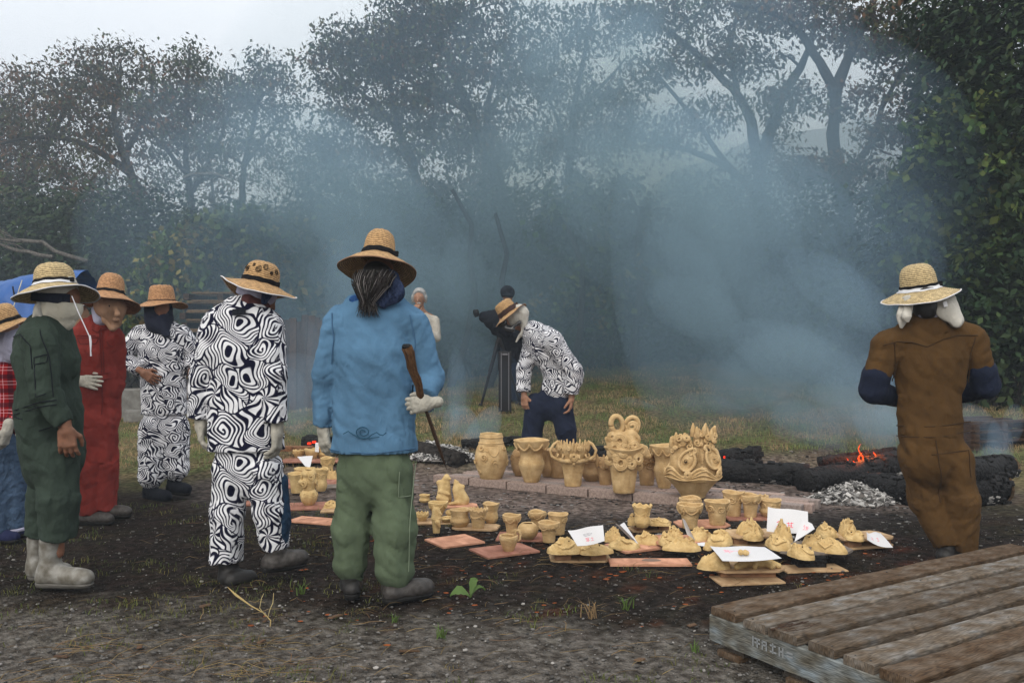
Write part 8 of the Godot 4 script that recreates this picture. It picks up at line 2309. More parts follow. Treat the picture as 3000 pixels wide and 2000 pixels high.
	# papers standing there
	sheet_of_paper("standing white paper with red writing behind the horned clay mask", [V(1.618, 0.262, -5.5), V(1.871, 0.232, -5.5), V(1.82, 0.129, -5.35), V(1.566, 0.14, -5.35)], 0.018, mk.call([[GLYPH_2, Vector2(44, 72), 34.0, red, 1.8], [GLYPH_GRASS, Vector2(90, 76), 36.0, red, 1.8]]))
	sheet_of_paper("white paper with a red numeral, leaning askew on the clay masks", [V(1.731, 0.24, -5.22), V(1.792, 0.213, -5.2), V(1.78, 0.199, -5.12), V(1.655, 0.129, -5.1)], 0.006, mk.call([[GLYPH_3, Vector2(62, 40), 40.0, red, 2.0], [GLYPH_YEAR, Vector2(92, 52), 46.0, red, 2.0]]))
	# grey octagon on a block
	y = board("grey octagonal board raised on a dark block under five clay masks", V(1.76, -0, -5.139), 0.44, 0.3, 0.1, M.ply_grey, 0.075, 0.014, 0.3)
	for q in [["horned clay mask with a carved mouth, in front of the standing paper", V(1.65, 0.09, -5.311), 0.07, 0.15, 0.05, 16], ["deeply creased clay mask left on the grey octagon", V(1.569, 0.09, -5.127), 0.1, 0.095, 0.07, 17], ["clay mask with a curled ear at the front of the grey octagon", V(1.632, 0.089, -4.907), 0.085, 0.095, 0.065, 18], ["grinning clay mask with a wide mouth, right on the grey octagon", V(1.836, 0.089, -5.031), 0.09, 0.095, 0.065, 19], ["clay mask with long combed lines behind the leaning paper", V(1.795, 0.09, -5.195), 0.075, 0.085, 0.06, 20]]:
		mask_piece(q[0], lift(q[1], y), q[2], q[3], q[4], q[5], Y, q[5] * 0.3)
	var blk := thing("charred_block", "dark charred block holding up the grey octagonal board", "block", V(1.716, -0.001, -5.039))
	mb = MB.new()
	mb.box(Vector3(0.16, 0.074, 0.13), Transform3D(Basis(), Vector3(0, 0.037, 0)), Color.WHITE, 0.006)
	part(blk, "block_body", mb.mesh(), M.char)
	board("thin tan board lying on the soil below the grey octagon", V(1.71, -0.001, -4.971), 0.36, 0.16, 0.12, M.ply_tan, 0.001, 0.008)
	# right stand
	y = board("two-tiered tan stand at the right under stacked clay masks", V(2.235, -0, -5.567), 0.36, 0.22, 0.25, M.ply_tan, 0, 0.012, 0.25, 1)
	for q in [["tall ribbed clay mask with a pointed top at the far right", V(2.159, 0.065, -5.599), 0.098, 0.125, 0.06, 21], ["boat-shaped clay mask in front of the ribbed one at the right", V(2.149, 0.064, -5.475), 0.098, 0.075, 0.055, 22], ["clay mask of coiled lumps left of the ribbed one", V(2.001, 0.064, -5.551), 0.085, 0.1, 0.06, 23]]:
		mask_piece(q[0], lift(q[1], y), q[2], q[3], q[4], q[5], Y, q[5] * 0.5)
	sheet_of_paper("white paper curling down over the edge of the right-hand stand", [V(2.221, 0.119, -5.45), V(2.308, 0.111, -5.45), V(2.321, 0.055, -5.3), V(2.183, 0.092, -5.35)], 0.025, mk.call([[GLYPH_2, Vector2(40, 60), 34.0, red, 1.6], [GLYPH_3, Vector2(90, 60), 34.0, red, 1.6]]))
	# front octagon stack
	y = board("thin tan board askew at the bottom of the front octagon's stack", V(1.273, -0.001, -4.723), 0.36, 0.18, 0.15, M.ply_tan, 0.002, 0.01)
	y = board("tan octagonal board, top of the stack nearest the camera", V(1.292, -0, -4.827), 0.4, 0.24, 0.06, M.ply_tan, 0.045, 0.012, 0.32)
	blk = thing("wooden_block", "reddish wooden block between the boards of the front octagon's stack", "block", V(1.287, -0.001, -4.811))
	mb = MB.new()
	mb.box(Vector3(0.3, 0.03, 0.13), Transform3D(Basis(), Vector3(0, 0.029, 0)), Color.WHITE, 0.003)
	part(blk, "block_body", mb.mesh(), M.ply_edge)
	mask_piece("rounded clay mask under the corner of the flat white paper", lift(V(1.115, 0.055, -4.791), y), 0.095, 0.1, 0.07, 24, Y)
	var cr := thing("clay_crab", "clay crab-like piece with stubby legs under the flat white paper", "figurine", lift(V(1.333, 0.054, -4.803), y))
	blob(cr, "crab_body", Y, [B(Vector3(-0.05, 0.03, 0), Vector3(0.05, 0.03, 0), 0.036, 0.036, 0.02), B(Vector3(-0.06, 0.02, 0.02), Vector3(-0.105, 0.012, 0.05), 0.022, 0.018, 0.01), B(Vector3(0.06, 0.025, 0.02), Vector3(0.085, 0.015, 0.055), 0.02, 0.018, 0.008), B(Vector3(0.07, 0.03, 0.0), Vector3(0.125, 0.014, 0.04), 0.02, 0.016, 0.008), B(Vector3(0.0, 0.02, 0.03), Vector3(-0.01, 0.012, 0.055), 0.018, 0.014, 0.01)], 0.005, 0.003)
	sheet_of_paper("flat white paper with faint red writing, weighed down by a split clay bead", [V(1.104, 0.161, -4.86), V(1.41, 0.156, -4.86), V(1.424, 0.156, -4.6), V(1.107, 0.147, -4.58)], 0.012, mk.call([[GLYPH_YEAR, Vector2(34, 30), 28.0, Color(0.93, 0.6, 0.66), 2.0], [[[0, 0.2, 0.6, 0.3, 1.2, 0.1, 1.6, 0.5, 2.4, 0.3], [0.8, 0.9, 1.6, 0.7, 2.2, 1.0]], Vector2(60, 36), 26.0, Color(0.9, 0.6, 0.68), 1.5]]))
	var bead := thing("clay_bead", "small split clay bead weighing down the flat white paper", "bead", V(1.243, 0.153, -4.68))
	blob(bead, "bead_body", Y, [B(Vector3(-0.014, 0.01, 0), Vector3(-0.014, 0.012, 0), 0.015, 0.015, 0.002), B(Vector3(0.011, 0.01, 0), Vector3(0.018, 0.008, 0), 0.016, 0.014, 0.002)], 0.003)
	y = board("bare pink board with a dark oval scorch, lying foremost", V(0.801, -0.001, -5.079), 0.47, 0.14, 0.0, M.ply_pink, 0.006, 0.014)
	var sco := part(self, "scorch_mark", lathe(PackedVector2Array([Vector2(0.001, 0), Vector2(0.03, 0), Vector2(0.055, 0)]), 24, 1, 1, func(q: Vector3, a: float, _t: float) -> Vector3: return Vector3(q.x * (1.0 + 0.1 * sin(a * 3)), 0, q.z * 0.62)), mat(lin(0.2, 0.14, 0.11), 0.9))
	sco.position = lift(V(0.815, -0, -5.099), y + 0.0012)
	tag(sco, "dark oval scorch mark on the bare pink board", "scorch mark")
	# the crowd of pots between the printed suit and the blue jacket
	y = board("dull red board under the double-bellied spiral vase, between the two backs", V(-1.614, -0.001, -6.875), 0.3, 0.3, 0.2, M.ply_red, 0.004, 0.012)
	var v2 := pot("double-bellied vase covered in spirals, in front of the crowd of pots", lift(V(-1.607, -0, -6.891), y), 1, 0.135, 0.125, Y, 2, 0.2)
	var t2 := thing("clay_pot", "upper bulb of the spiral vase with a pouting spout", "pot", lift(V(-1.607, -0, -6.891), y) + Vector3(0, 0.118, 0))
	var pr2 := smooth_profile([Vector2(0.045, 0), Vector2(0.05, 0.03), Vector2(0.058, 0.07), Vector2(0.05, 0.1), Vector2(0.06, 0.13), Vector2(0.045, 0.16)])
	part(t2, "pot_wall", pot_mesh(pr2, 0.01, 0.04), Y)
	mb = MB.new()
	for k in 6: spiral_disc(mb, wall_at(pr2, k * 1.05, 0.06 + 0.05 * (k % 2)), Vector3(cos(k * 1.05), 0.1, sin(k * 1.05)), 0.03, 0.007, 1.8)
	mb.tube(PackedVector3Array([Vector3(-0.04, 0.05, 0.02), Vector3(-0.07, 0.08, 0.03)]), PackedFloat32Array([0.025, 0.022]), 10)
	part(t2, "spirals", mb.mesh(), Y)
	y = board("tan board under a folded clay roll, left of the green trousers", V(-1.391, -0.001, -6.695), 0.15, 0.14, 0.1, M.ply_tan, 0.004, 0.012)
	mask_piece("folded roll of clay left of the green trousers", lift(V(-1.403, -0, -6.783), y), 0.06, 0.07, 0.045, 26, Y)
	board("long pinkish bare board pointing left, in front of the crowd of pots", V(-1.396, -0, -6.295), 0.42, 0.2, -0.35, M.ply_pink, 0.004, 0.01)
	board("small grey board behind the folded clay roll", V(-1.606, -0, -7.823), 0.2, 0.2, 0.3, M.ply_grey, 0.004, 0.014)
	y = board("wide dull board under the crowd of pots between the two backs", V(-1.86, -0.001, -8.023), 0.55, 0.5, 0.1, M.ply_red, 0.004, 0.014)
	for q in [["tall beaker half hidden by the printed trousers", V(-1.841, -0.001, -7.459), 3, 0.16, 0.165, 0, 0.1], ["knobbed vase behind the double-bellied spiral vase", V(-1.655, -0, -7.547), 4, 0.13, 0.19, 2, 0.9], ["wide heart-rimmed bowl in the crowd of pots", V(-1.96, 0, -8.227), 7, 0.2, 0.1, 1, 0.4], ["round pot with an arc band beside the blue jacket", V(-1.791, 0.032, -8.455), 3, 0.15, 0.17, 1, 1.4], ["low cup behind the tall beaker", V(-1.977, -0, -7.947), 2, 0.12, 0.09, 0, 0.6]]:
		pot(q[0], lift(q[1], y), q[2], q[3], q[4], Y, q[5], q[6])
	for q in [["leaf-shaped clay dish with an eye in the crowd of pots", V(-1.896, 0.04, -8.491), 0.09, 0.09, 0.06, 27], ["clay mask with two holes left in the crowd of pots", V(-2.085, 0.046, -8.535), 0.085, 0.085, 0.06, 28], ["stacked clay lumps beside the green trousers in the crowd", V(-1.707, -0, -8.255), 0.06, 0.12, 0.05, 29]]:
		mask_piece(q[0], lift(q[1], y), q[2], q[3], q[4], q[5], Y, q[5] * 0.4)
	y = board("board under the farthest small pots between the two backs", V(-2.013, 0.109, -8.835), 0.6, 0.4, 0.0, M.ply_red, 0.004, 0.014)
	for q in [["upturned clay dish at the back left of the crowd", V(-2.19, 0.121, -8.946), 2, 0.14, 0.085, 5, 0.2], ["open-sided clay bowl at the back of the crowd", V(-2.04, 0.117, -8.874), 2, 0.15, 0.1, 0, 0.8], ["ruffled clay pot at the back right of the crowd", V(-1.942, 0.129, -8.954), 8, 0.14, 0.11, 2, 0.5], ["tall ruffled clay pot half behind the blue jacket", V(-1.859, 0.134, -8.986), 4, 0.13, 0.14, 6, 1.0]]:
		pot(q[0], lift(q[1], y), q[2], q[3], q[4], Y, q[5], q[6])
	sheet_of_paper("white paper lying between clay dishes in the crowd of pots", [V(-1.913, 0.29, -7.75), V(-1.773, 0.298, -7.75), V(-1.762, 0.218, -7.6), V(-1.807, 0.226, -7.6)], 0.004, mk.call([]))
	sheet_of_paper("narrow paper with grey script standing at the back of the crowd", [V(-1.92, 0.331, -8.5), V(-1.886, 0.331, -8.5), V(-1.875, 0.244, -8.45), V(-1.913, 0.248, -8.45)], 0.002, mk.call([[[[0, 0, 0.8, 0.1], [0, 0.5, 0.9, 0.55], [0, 1.0, 0.7, 1.1]], Vector2(60, 30), 60.0, Color(0.5, 0.5, 0.6), 3.0]]))
	y = board("reddish board end seen between the printed trouser legs", V(-2.149, -0, -7.007), 0.22, 0.2, 0.1, M.ply_red, 0.004, 0.014)
	mask_piece("little clay lump seen between the printed trouser legs", lift(V(-2.175, -0, -7.163), y), 0.06, 0.09, 0.05, 30, Y)


# ---------- pallets, wood, tarp, fire, smoke ----------
# a weathered plank along x with slightly uneven edges; grain runs lengthwise
func plank(l: float, th: float, w: float, rough := 0.003, sd := 0.0) -> ArrayMesh:
	var mb := MB.new()
	var n := 14
	var ch := 0.004
	var o := sd * 7.3
	var e := func(x: float, k: int) -> Vector2:
		var s := lump_noise.get_noise_2d(x * 3.0 + o, k * 5.0) * rough * 2.2 + lump_noise.get_noise_2d(x * 14.0 + o, k * 5.0 + 30) * rough
		return Vector2(s, lump_noise.get_noise_2d(x * 2.0 + o, k * 3.0 + 60) * rough)
	var ring := func(x: float) -> PackedVector3Array:
		var a := w / 2
		var b := th / 2
		var q0: Vector2 = e.call(x, 0)
		var q1: Vector2 = e.call(x, 1)
		return PackedVector3Array([Vector3(x, -b, -a + q0.x), Vector3(x, b - ch + q0.y, -a + q0.x), Vector3(x, b + q0.y, -a + ch + q0.x), Vector3(x, b + q1.y, a - ch + q1.x), Vector3(x, b - ch + q1.y, a + q1.x), Vector3(x, -b, a + q1.x)])
	var xs := []
	for k in n + 1: xs.push_back(-l / 2 + l * k / n)
	for s in 6:
		var p := PackedVector3Array()
		var uvs := PackedVector2Array()
		for k in n + 1:
			var r: PackedVector3Array = ring.call(xs[k])
			p.push_back(r[s])
			p.push_back(r[(s + 1) % 6])
			for z in 2:
				var q: Vector3 = r[(s + z) % 6]
				uvs.push_back(Vector2(xs[k] * 0.9 + sd * 0.37, (q.z + q.y) * 4.2 + sd * 0.61))
		mb.grid(p, 2, n + 1, false, true, Color.WHITE, uvs)
	for s in [0, n]:
		var r: PackedVector3Array = ring.call(xs[s])
		var c := Vector3(xs[s] + (0.002 if s else -0.002), 0, 0)
		for k in 6:
			var a: Vector3 = r[k]
			var b: Vector3 = r[(k + 1) % 6]
			var at := mb.v.size()
			if s == n: mb.tri(c, a, b)
			else: mb.tri(c, b, a)
			for z in 3: mb.uv[at + z] = Vector2(mb.v[at + z].y * 2.0, mb.v[at + z].z * 6.0 + sd)
	return mb.mesh()


func print_strokes(parent: Node3D, called: String, lines: Array, s: float, w: float, m: Material, at: Vector3) -> void:
	# stencilled marks: thin flat bars of paint on the board's face (in its x-y plane)
	var mb := MB.new()
	for l in lines:
		for k in range(0, l.size() - 2, 2):
			var a := Vector3(l[k], -l[k + 1], 0) * s
			var b := Vector3(l[k + 2], -l[k + 3], 0) * s
			var d := (b - a).normalized() * w * 0.4
			var n := Vector3(-d.y, d.x, 0).normalized() * w * 0.5
			mb.quad(a - d + n, b + d + n, b + d - n, a - d - n)
	var o := part(parent, called, mb.mesh(), m)
	o.position = at


func make_pallets() -> void:
	# the stack in the lower right corner: its top boards run away to the right
	var c: Vector3 = V(0.838, 0.191, -3.62)
	var far: Vector3 = V(2.718, 0.184, -4.75)
	c.y = 0.0
	far.y = 0.0
	var ex := (far - c).normalized()  # along the boards
	var yaw := atan2(-ex.z, ex.x)
	var top: float = V(0.838, 0.191, -3.62).y
	var tp := thing("wooden_pallet", "weathered wooden pallet with wide gaps between boards, topmost in the lower right stack", "pallet", Vector3(c.x, 0, c.z), yaw)
	var len := c.distance_to(far) + 0.02
	var mats := [M.pallet_c, M.pallet_b, M.pallet_a, M.pallet_a, M.pallet_b, M.pallet_c, M.pallet_a, M.pallet_b]
	var z := 0.058
	for k in 8:
		var w: float = [0.135, 0.118, 0.13, 0.118, 0.118, 0.124, 0.12, 0.12][k]
		var o := part(tp, "board", plank(len, 0.034, w, 0.004, k * 1.7 + 0.3), mats[k])
		o.position = Vector3(len / 2 - 0.012 + rnd(-0.01, 0.012), top - 0.017 + rnd(-0.002, 0.002), z)
		o.rotation = Vector3(rnd(-0.01, 0.01), rnd(-0.006, 0.006), 0)
		z += w + 0.036
		for e in 2:
			for q in [0.025, len * 0.5, len - 0.05]:
				var nb := MB.new()
				nb.tube(PackedVector3Array([Vector3(0, -0.002, 0), Vector3(0, 0.0022, 0)]), PackedFloat32Array([0.004, 0.0038]), 8)
				var no := part(o, "nail", nb.mesh(), M.leather)
				no.position = Vector3(q - len / 2 + rnd(-0.006, 0.006), 0.0168, (e - 0.5) * w * 0.5)
	# rotten splits and stains of the two worn boards
	var rot := MB.new()
	for k in 26: rot.box(Vector3(rnd(0.02, 0.12), 0.006, rnd(0.003, 0.009)), Transform3D(Basis.from_euler(Vector3(rnd(-0.3, 0.3), rnd(-0.15, 0.15), rnd(-0.06, 0.06))), Vector3(rnd(0.0, 0.17), top + 0.0005, 0.36 + rnd(-0.05, 0.035))), Color.WHITE, 0.001)
	part(tp, "rotten_splinters", rot.mesh(), M.slat_dark)
	for k in 3:
		var o := part(tp, "stringer", plank(1.35, 0.105, 0.045, 0.002, 20 + k), M.pallet_grey if k == 0 else M.pallet_dark)
		o.rotation.y = -PI / 2
		o.position = Vector3([0.012, len * 0.5, len - 0.03][k], top - 0.034 - 0.0535, 0.66)
		if k == 0:
			print_strokes(o, "faded_lettering", [[0.0, 0, 0.0, 1], [0.3, 0.1, 1.0, 0.1], [0.65, 0.1, 0.65, 1], [0.3, 0.55, 1, 0.55], [1.4, 0.1, 1.4, 1], [1.4, 0.1, 2, 0.1, 2, 1], [1.4, 0.5, 2, 0.5], [2.6, 0.2, 3.3, 0.2], [2.95, 0, 2.95, 1], [2.6, 0.9, 3.4, 0.9], [3.9, 0.1, 3.9, 1], [4.4, 0.1, 4.4, 1], [3.9, 0.5, 4.4, 0.5], [5, 0.3, 5.7, 0.3], [5, 0.7, 5.7, 0.7]], 0.034, 0.007, M.ink_grey, Vector3(-0.43, 0.03, 0.0262))
	for k in 4:
		var o := part(tp, "bottom_board", plank(len, 0.028, 0.11, 0.003, 30 + k), M.pallet_dark)
		o.position = Vector3(len / 2 + 0.01, top - 0.034 - 0.107 - 0.0145, [0.1, 0.42, 0.75, 1.1][k])
	# second pallet of the stack
	var y2 := top - 0.034 - 0.107 - 0.029 - 0.002
	var lp := thing("wooden_pallet", "dark pallet with yellow stripe and black stencil marks, under the topmost pallet", "pallet", Vector3(c.x, 0, c.z) + ex * 0.02 + ex.cross(Vector3.UP) * 0.03, yaw)
	for k in 5:
		var o := part(lp, "board", plank(len - 0.04, 0.028, 0.12, 0.003, 40 + k), M.pallet_dark)
		o.position = Vector3(len / 2, y2 - 0.0145, 0.08 + 0.28 * k)
	for k in 3:
		var o := part(lp, "stringer", plank(1.3, 0.15, 0.045, 0.002, 50 + k), M.pallet_grey if k == 0 else M.pallet_dark)
		o.rotation.y = -PI / 2
		o.position = Vector3([0.03, len * 0.5, len - 0.05][k], y2 - 0.03 - 0.0755, 0.66)
		if k == 0:
			o.material_override = M.pallet_a.duplicate()
			o.material_override.albedo_color = lin(0.105, 0.1, 0.11)
			var ys := MB.new()
			ys.box(Vector3(0.42, 0.03, 0.003), Transform3D(Basis(), Vector3(-0.44, -0.022, 0.0235)), Color.WHITE, 0.001)
			part(o, "yellow_stripe", ys.mesh(), M.rust_paint)
			var ms := MB.new()
			ms.box(Vector3(0.17, 0.034, 0.006), Transform3D(Basis(), Vector3(-0.22, -0.044, 0.0235)), Color.WHITE, 0.002)
			part(o, "moss", ms.mesh(), M.moss)
			print_strokes(o, "stencil_mark", [[0.05, 0.1, 0.0, 0.9], [0.25, 0.05, 0.25, 0.45], [0.25, 0.05, 0.5, 0.45], [0.5, 0.05, 0.5, 0.45], [0.7, 0.2, 0.7, 0.45], [0.95, 0.1, 1.0, 0.9], [0.2, 0.6, 0.35, 0.6], [0.2, 0.85, 0.35, 0.85, 0.38, 0.6], [0.55, 0.55, 0.5, 0.85, 0.8, 0.85, 0.75, 0.55]], 0.075, 0.008, M.ink, Vector3(-0.44, 0.055, 0.0265))
			print_strokes(o, "stencil_mark", [[0.45, 0.0, 0.45, 0.5], [0.65, 0.0, 0.65, 0.5], [0.1, 0.15, 0.2, 0.45], [0.95, 0.15, 0.85, 0.45], [0.0, 0.5, 1.05, 0.5], [0.2, 0.66, 0.85, 0.66], [0.15, 0.82, 0.9, 0.82]], 0.075, 0.009, M.ink, Vector3(-0.3, 0.045, 0.0265))
			print_strokes(o, "stencil_mark", [[0, 0, 1, 0], [0, 0.12, 1, 0.12]], 0.06, 0.009, M.ink, Vector3(-0.17, 0.02, 0.0265))
	for k in 4:
		var o := part(lp, "bottom_board", plank(len - 0.02, 0.028, 0.12, 0.003, 60 + k), M.pallet_c)
		o.position = Vector3(len / 2 - 0.04, maxf(y2 - 0.03 - 0.151 - 0.0145, 0.014), [0.06, 0.42, 0.75, 1.1][k])
	var y3 := y2 - 0.03 - 0.151 - 0.03
	if y3 > 0.05:
		var bp := thing("wooden_pallet", "brown wooden pallet at the bottom of the stack at the lower right", "pallet", Vector3(c.x, 0, c.z) - ex * 0.03, yaw)
		for k in 4:
			var o := part(bp, "board", plank(len, 0.028, 0.12, 0.003, 70 + k), M.pallet_c)
			o.position = Vector3(len / 2, y3 - 0.0145, 0.06 + 0.33 * k)
		for k in 3:
			var o := part(bp, "stringer", plank(1.3, y3 - 0.03, 0.045, 0.002, 80 + k), M.pallet_dark)
			o.rotation.y = -PI / 2
			o.position = Vector3([0.03, len * 0.5, len - 0.05][k], (y3 - 0.03) / 2, 0.66)
	# pallets stacked by the trees
	var p0: Vector3 = V(-4.756, 0.288, -14.5)
	for k in 12:
		var st := thing("stacked_pallet", ["lowest", "second", "third", "fourth", "fifth", "sixth", "seventh", "eighth", "ninth", "tenth", "eleventh", "topmost"][k] + " pallet of the leaning stack by the trees, left of the leaning planks", "pallet", p0 + Vector3(0.04 * sin(k * 1.9), k * 0.155, 0), 0.08 * sin(k * 2.3))
		var m := MB.new()
		m.box(Vector3(1.25 - 0.03 * k, 0.025, 0.12), Transform3D())
		var bm := MB.new()
		bm.box(Vector3(0.09, 0.1, 0.9))
		for j in 5:
			var o := part(st, "board", m.mesh() if j == 0 else st.get_node("board").mesh, M.pile_wood)
			o.position = Vector3(0, 0.14, -0.4 + 0.2 * j)
		for j in 3:
			var o := part(st, "stringer", bm.mesh(), M.slat_dark)
			o.position = Vector3(-0.55 + 0.55 * j, 0.0765, 0)
		var o2 := part(st, "bottom_board", m.mesh(), M.pile_wood)
		o2.position = Vector3(0, 0.013, 0.4)
	# planks leaning in a row
	var w0: Vector3 = V(-3.305, 0.293, -13.6)
	var wall := thing("plank_wall", "row of dark upright planks leaning in the smoke behind the printed suit", "plank wall", w0)
	for k in 11:
		var hgt := rnd(1.36, 1.52)
		var o := part(wall, "plank", plank(hgt, 0.03, 0.105, 0.004, 90 + k), M.slat_dark if k % 3 else M.plank_orange.duplicate())
		if k % 3 == 0: o.material_override.albedo_color = lin(0.16, 0.09, 0.055)
		o.rotation = Vector3(0, 0, PI / 2)
		o.rotate(X, PI / 2 - 0.0)
		o.basis = Basis(Vector3(0.06 * sin(k * 1.3), 1, -0.18).normalized(), Vector3(0, 0.18, 1).normalized(), Vector3(1, 0, 0))
		o.position = Vector3(-0.36 + 0.074 * k * 1.0, hgt / 2 - 0.02, -0.1 + 0.01 * (k % 2))
	# the pile under a blue tarpaulin at the left
	var tb: Vector3 = V(-7.449, 0.243, -13)
	var tp2 := thing("tarpaulin", "creased blue tarpaulin thrown over a pile of sticks at the left edge", "tarpaulin", tb)
	var p := PackedVector3Array()
	for j in 25:
		for i in 41:
			var u := i / 40.0 * 2.0 - 1.0
			var v := j / 24.0
			var x := u * 1.1
			var dropq := absf(v - 0.4) / 0.6
			var y := 2.05 + 0.24 * u - 0.12 * u * u - 0.62 * pow(dropq, 1.6)
			if v > 0.4: y += 0.09 * sin(u * 9.0) * dropq
			var zz := (v - 0.4) * 1.6
			if v > 0.4: zz = 0.55 * sin(dropq * 1.4)
			else: zz = -0.7 * dropq
			var cr := absf(lump_noise.get_noise_3d(u * 2.4, v * 2.6, 3.0)) * 0.16 + lump_noise.get_noise_3d(u * 6.0, v * 5.0, 8.0) * 0.05
			p.push_back(Vector3(x, y - cr * 0.5, zz + cr))
	var mb := MB.new()
	mb.grid(p, 41, 25)
	part(tp2, "sheet", mb.mesh(), M.tarp)
	mb = MB.new()
	for k in 5:
		var x := -0.9 + 0.42 * k
		mb.tube(PackedVector3Array([Vector3(x, 1.98, 0.42), Vector3(x + 0.02, 1.6, 0.66), Vector3(x + 0.05, 1.2, 0.68)]), PackedFloat32Array([0.008]), 5)
	part(tp2, "cord", mb.mesh(), M.cream_cloth)
	var pile := thing("stick_pile", "pile of thin sticks and brush under the blue tarpaulin", "stick pile", tb)
	for k in 30:
		mb = MB.new()
		var a := Vector3(rnd(-1.0, 1.1), rnd(0, 0.2), rnd(0.1, 0.5))
		mb.tube(limb_path(a, a + Vector3(rnd(0.1, 0.6), rnd(1.2, 1.7), rnd(-0.4, 0.1)), 0, 4), PackedFloat32Array([0.02, 0.018, 0.015, 0.01]), 6)
		part(pile, "stick", mb.mesh(), M.bark if k % 3 else M.pile_wood)
	for k in 11:
		mb = MB.new()
		mb.tube(PackedVector3Array([Vector3(-1.0, 0.25 + 0.14 * k, -0.1), Vector3(1.05, 0.28 + 0.13 * k, -0.1 + 0.03 * k)]), PackedFloat32Array([0.09, 0.08]), 8)
		part(pile, "log", mb.mesh(), M.bark)
	# concrete blocks, a green net
	var cb := [[V(-5.658, 0.237, -12.8), "grey concrete block beside the red coverall, farther back"], [V(-5.27, 0.219, -12.2), "low concrete slab with a hollow next to the grey block"]]
	for k in 2:
		mb = MB.new()
		mb.box([Vector3(0.42, 0.42, 0.3), Vector3(0.3, 0.16, 0.25)][k], Transform3D(Basis(), Vector3(0, [0.2, 0.08][k], 0)), Color.WHITE, 0.02)
		var o := part(self, "concrete_block", mb.mesh(), M.concrete)
		o.position = cb[k][0]
		o.rotation.y = 0.3
		tag(o, cb[k][1], "block")
	# pallet behind the brown coverall
	var pb: Vector3 = V(5.213, 0.203, -9.6)
	var rp := thing("wooden_pallet", "dark pallets lying behind the brown coverall's right elbow", "pallet", pb, 0.35)
	for k in 3:
		for j in 3:
			mb = MB.new()
			mb.box(Vector3(0.9, 0.022, 0.11))
			var o := part(rp, "board", mb.mesh(), M.slat_dark)
			o.position = Vector3(-0.1, 0.06 + 0.1 * k, -0.25 + 0.25 * j)
		mb = MB.new()
		mb.box(Vector3(0.07, 0.075, 0.7))
		for j in 3:
			var o := part(rp, "stringer", mb.mesh(), M.slat_dark)
			o.position = Vector3(-0.5 + 0.4 * j, 0.0105 + 0.1 * k, 0)


func burnt_log(called: String, label: String, a: Vector3, b: Vector3, r0: float, r1: float, m: Material, cut := false) -> void:
	var t := thing(called, label, "log", a)
	var mb := MB.new()
	var path := PackedVector3Array()
	var rad := PackedFloat32Array()
	for k in 13:
		var s := k / 12.0
		path.push_back((b - a) * s + Vector3(0, 0.012 * sin(s * 9.0), 0.02 * sin(s * 5.0)))
		rad.push_back(lerpf(r0, r1, s) * (1.0 + 0.13 * lump_noise.get_noise_2d(s * 6.0 + a.x * 9.0, 3)))
	mb.tube(path, rad, 14)
	# charcoal plates split off the surface
	for k in 120:
		var s := rnd(0.02, 0.98)
		var q := (b - a) * s
		var ang := rnd(0, TAU)
		var dir := (b - a).normalized()
		var n := dir.cross(Vector3.UP).normalized().rotated(dir, ang)
		var r := lerpf(r0, r1, s)
		var bs := Basis(dir, n, dir.cross(n))
		mb.box(Vector3(rnd(0.03, 0.07), 0.022, rnd(0.025, 0.055)), Transform3D(bs.rotated(dir, rnd(-0.3, 0.3)), q + n * r * rnd(0.97, 1.04)), Color.WHITE, 0.005)
	part(t, "charred_wood", mb.mesh(), m)
	mb = MB.new()
	for k in 90:
		var dir := (b - a).normalized()
		var n := dir.cross(Vector3.UP).normalized().rotated(dir, rnd(0.3, 2.9))
		var s := rnd(0.0, 1.0)
		var w := rnd(0.006, 0.022)
		var g := rnd(0.12, 0.42)
		mb.box(Vector3(w * rnd(1, 3), 0.006, w), Transform3D(Basis(dir, n, dir.cross(n)).rotated(n, rnd(-0.5, 0.5)), (b - a) * s + n * (lerpf(r0, r1, s) * 1.03 + 0.004)), Color(g, g * 0.98, g * 0.96), 0.002)
	stuff(part(t, "ash_flakes", mb.mesh(), M.ash))
	if cut:
		mb = MB.new()
		var dir := (b - a).normalized()
		mb.tube(PackedVector3Array([b - a - dir * 0.01, b - a + dir * 0.004]), PackedFloat32Array([r1 * 0.97, r1 * 0.95]), 14)
		part(t, "cut_end", mb.mesh(), M.pile_wood)


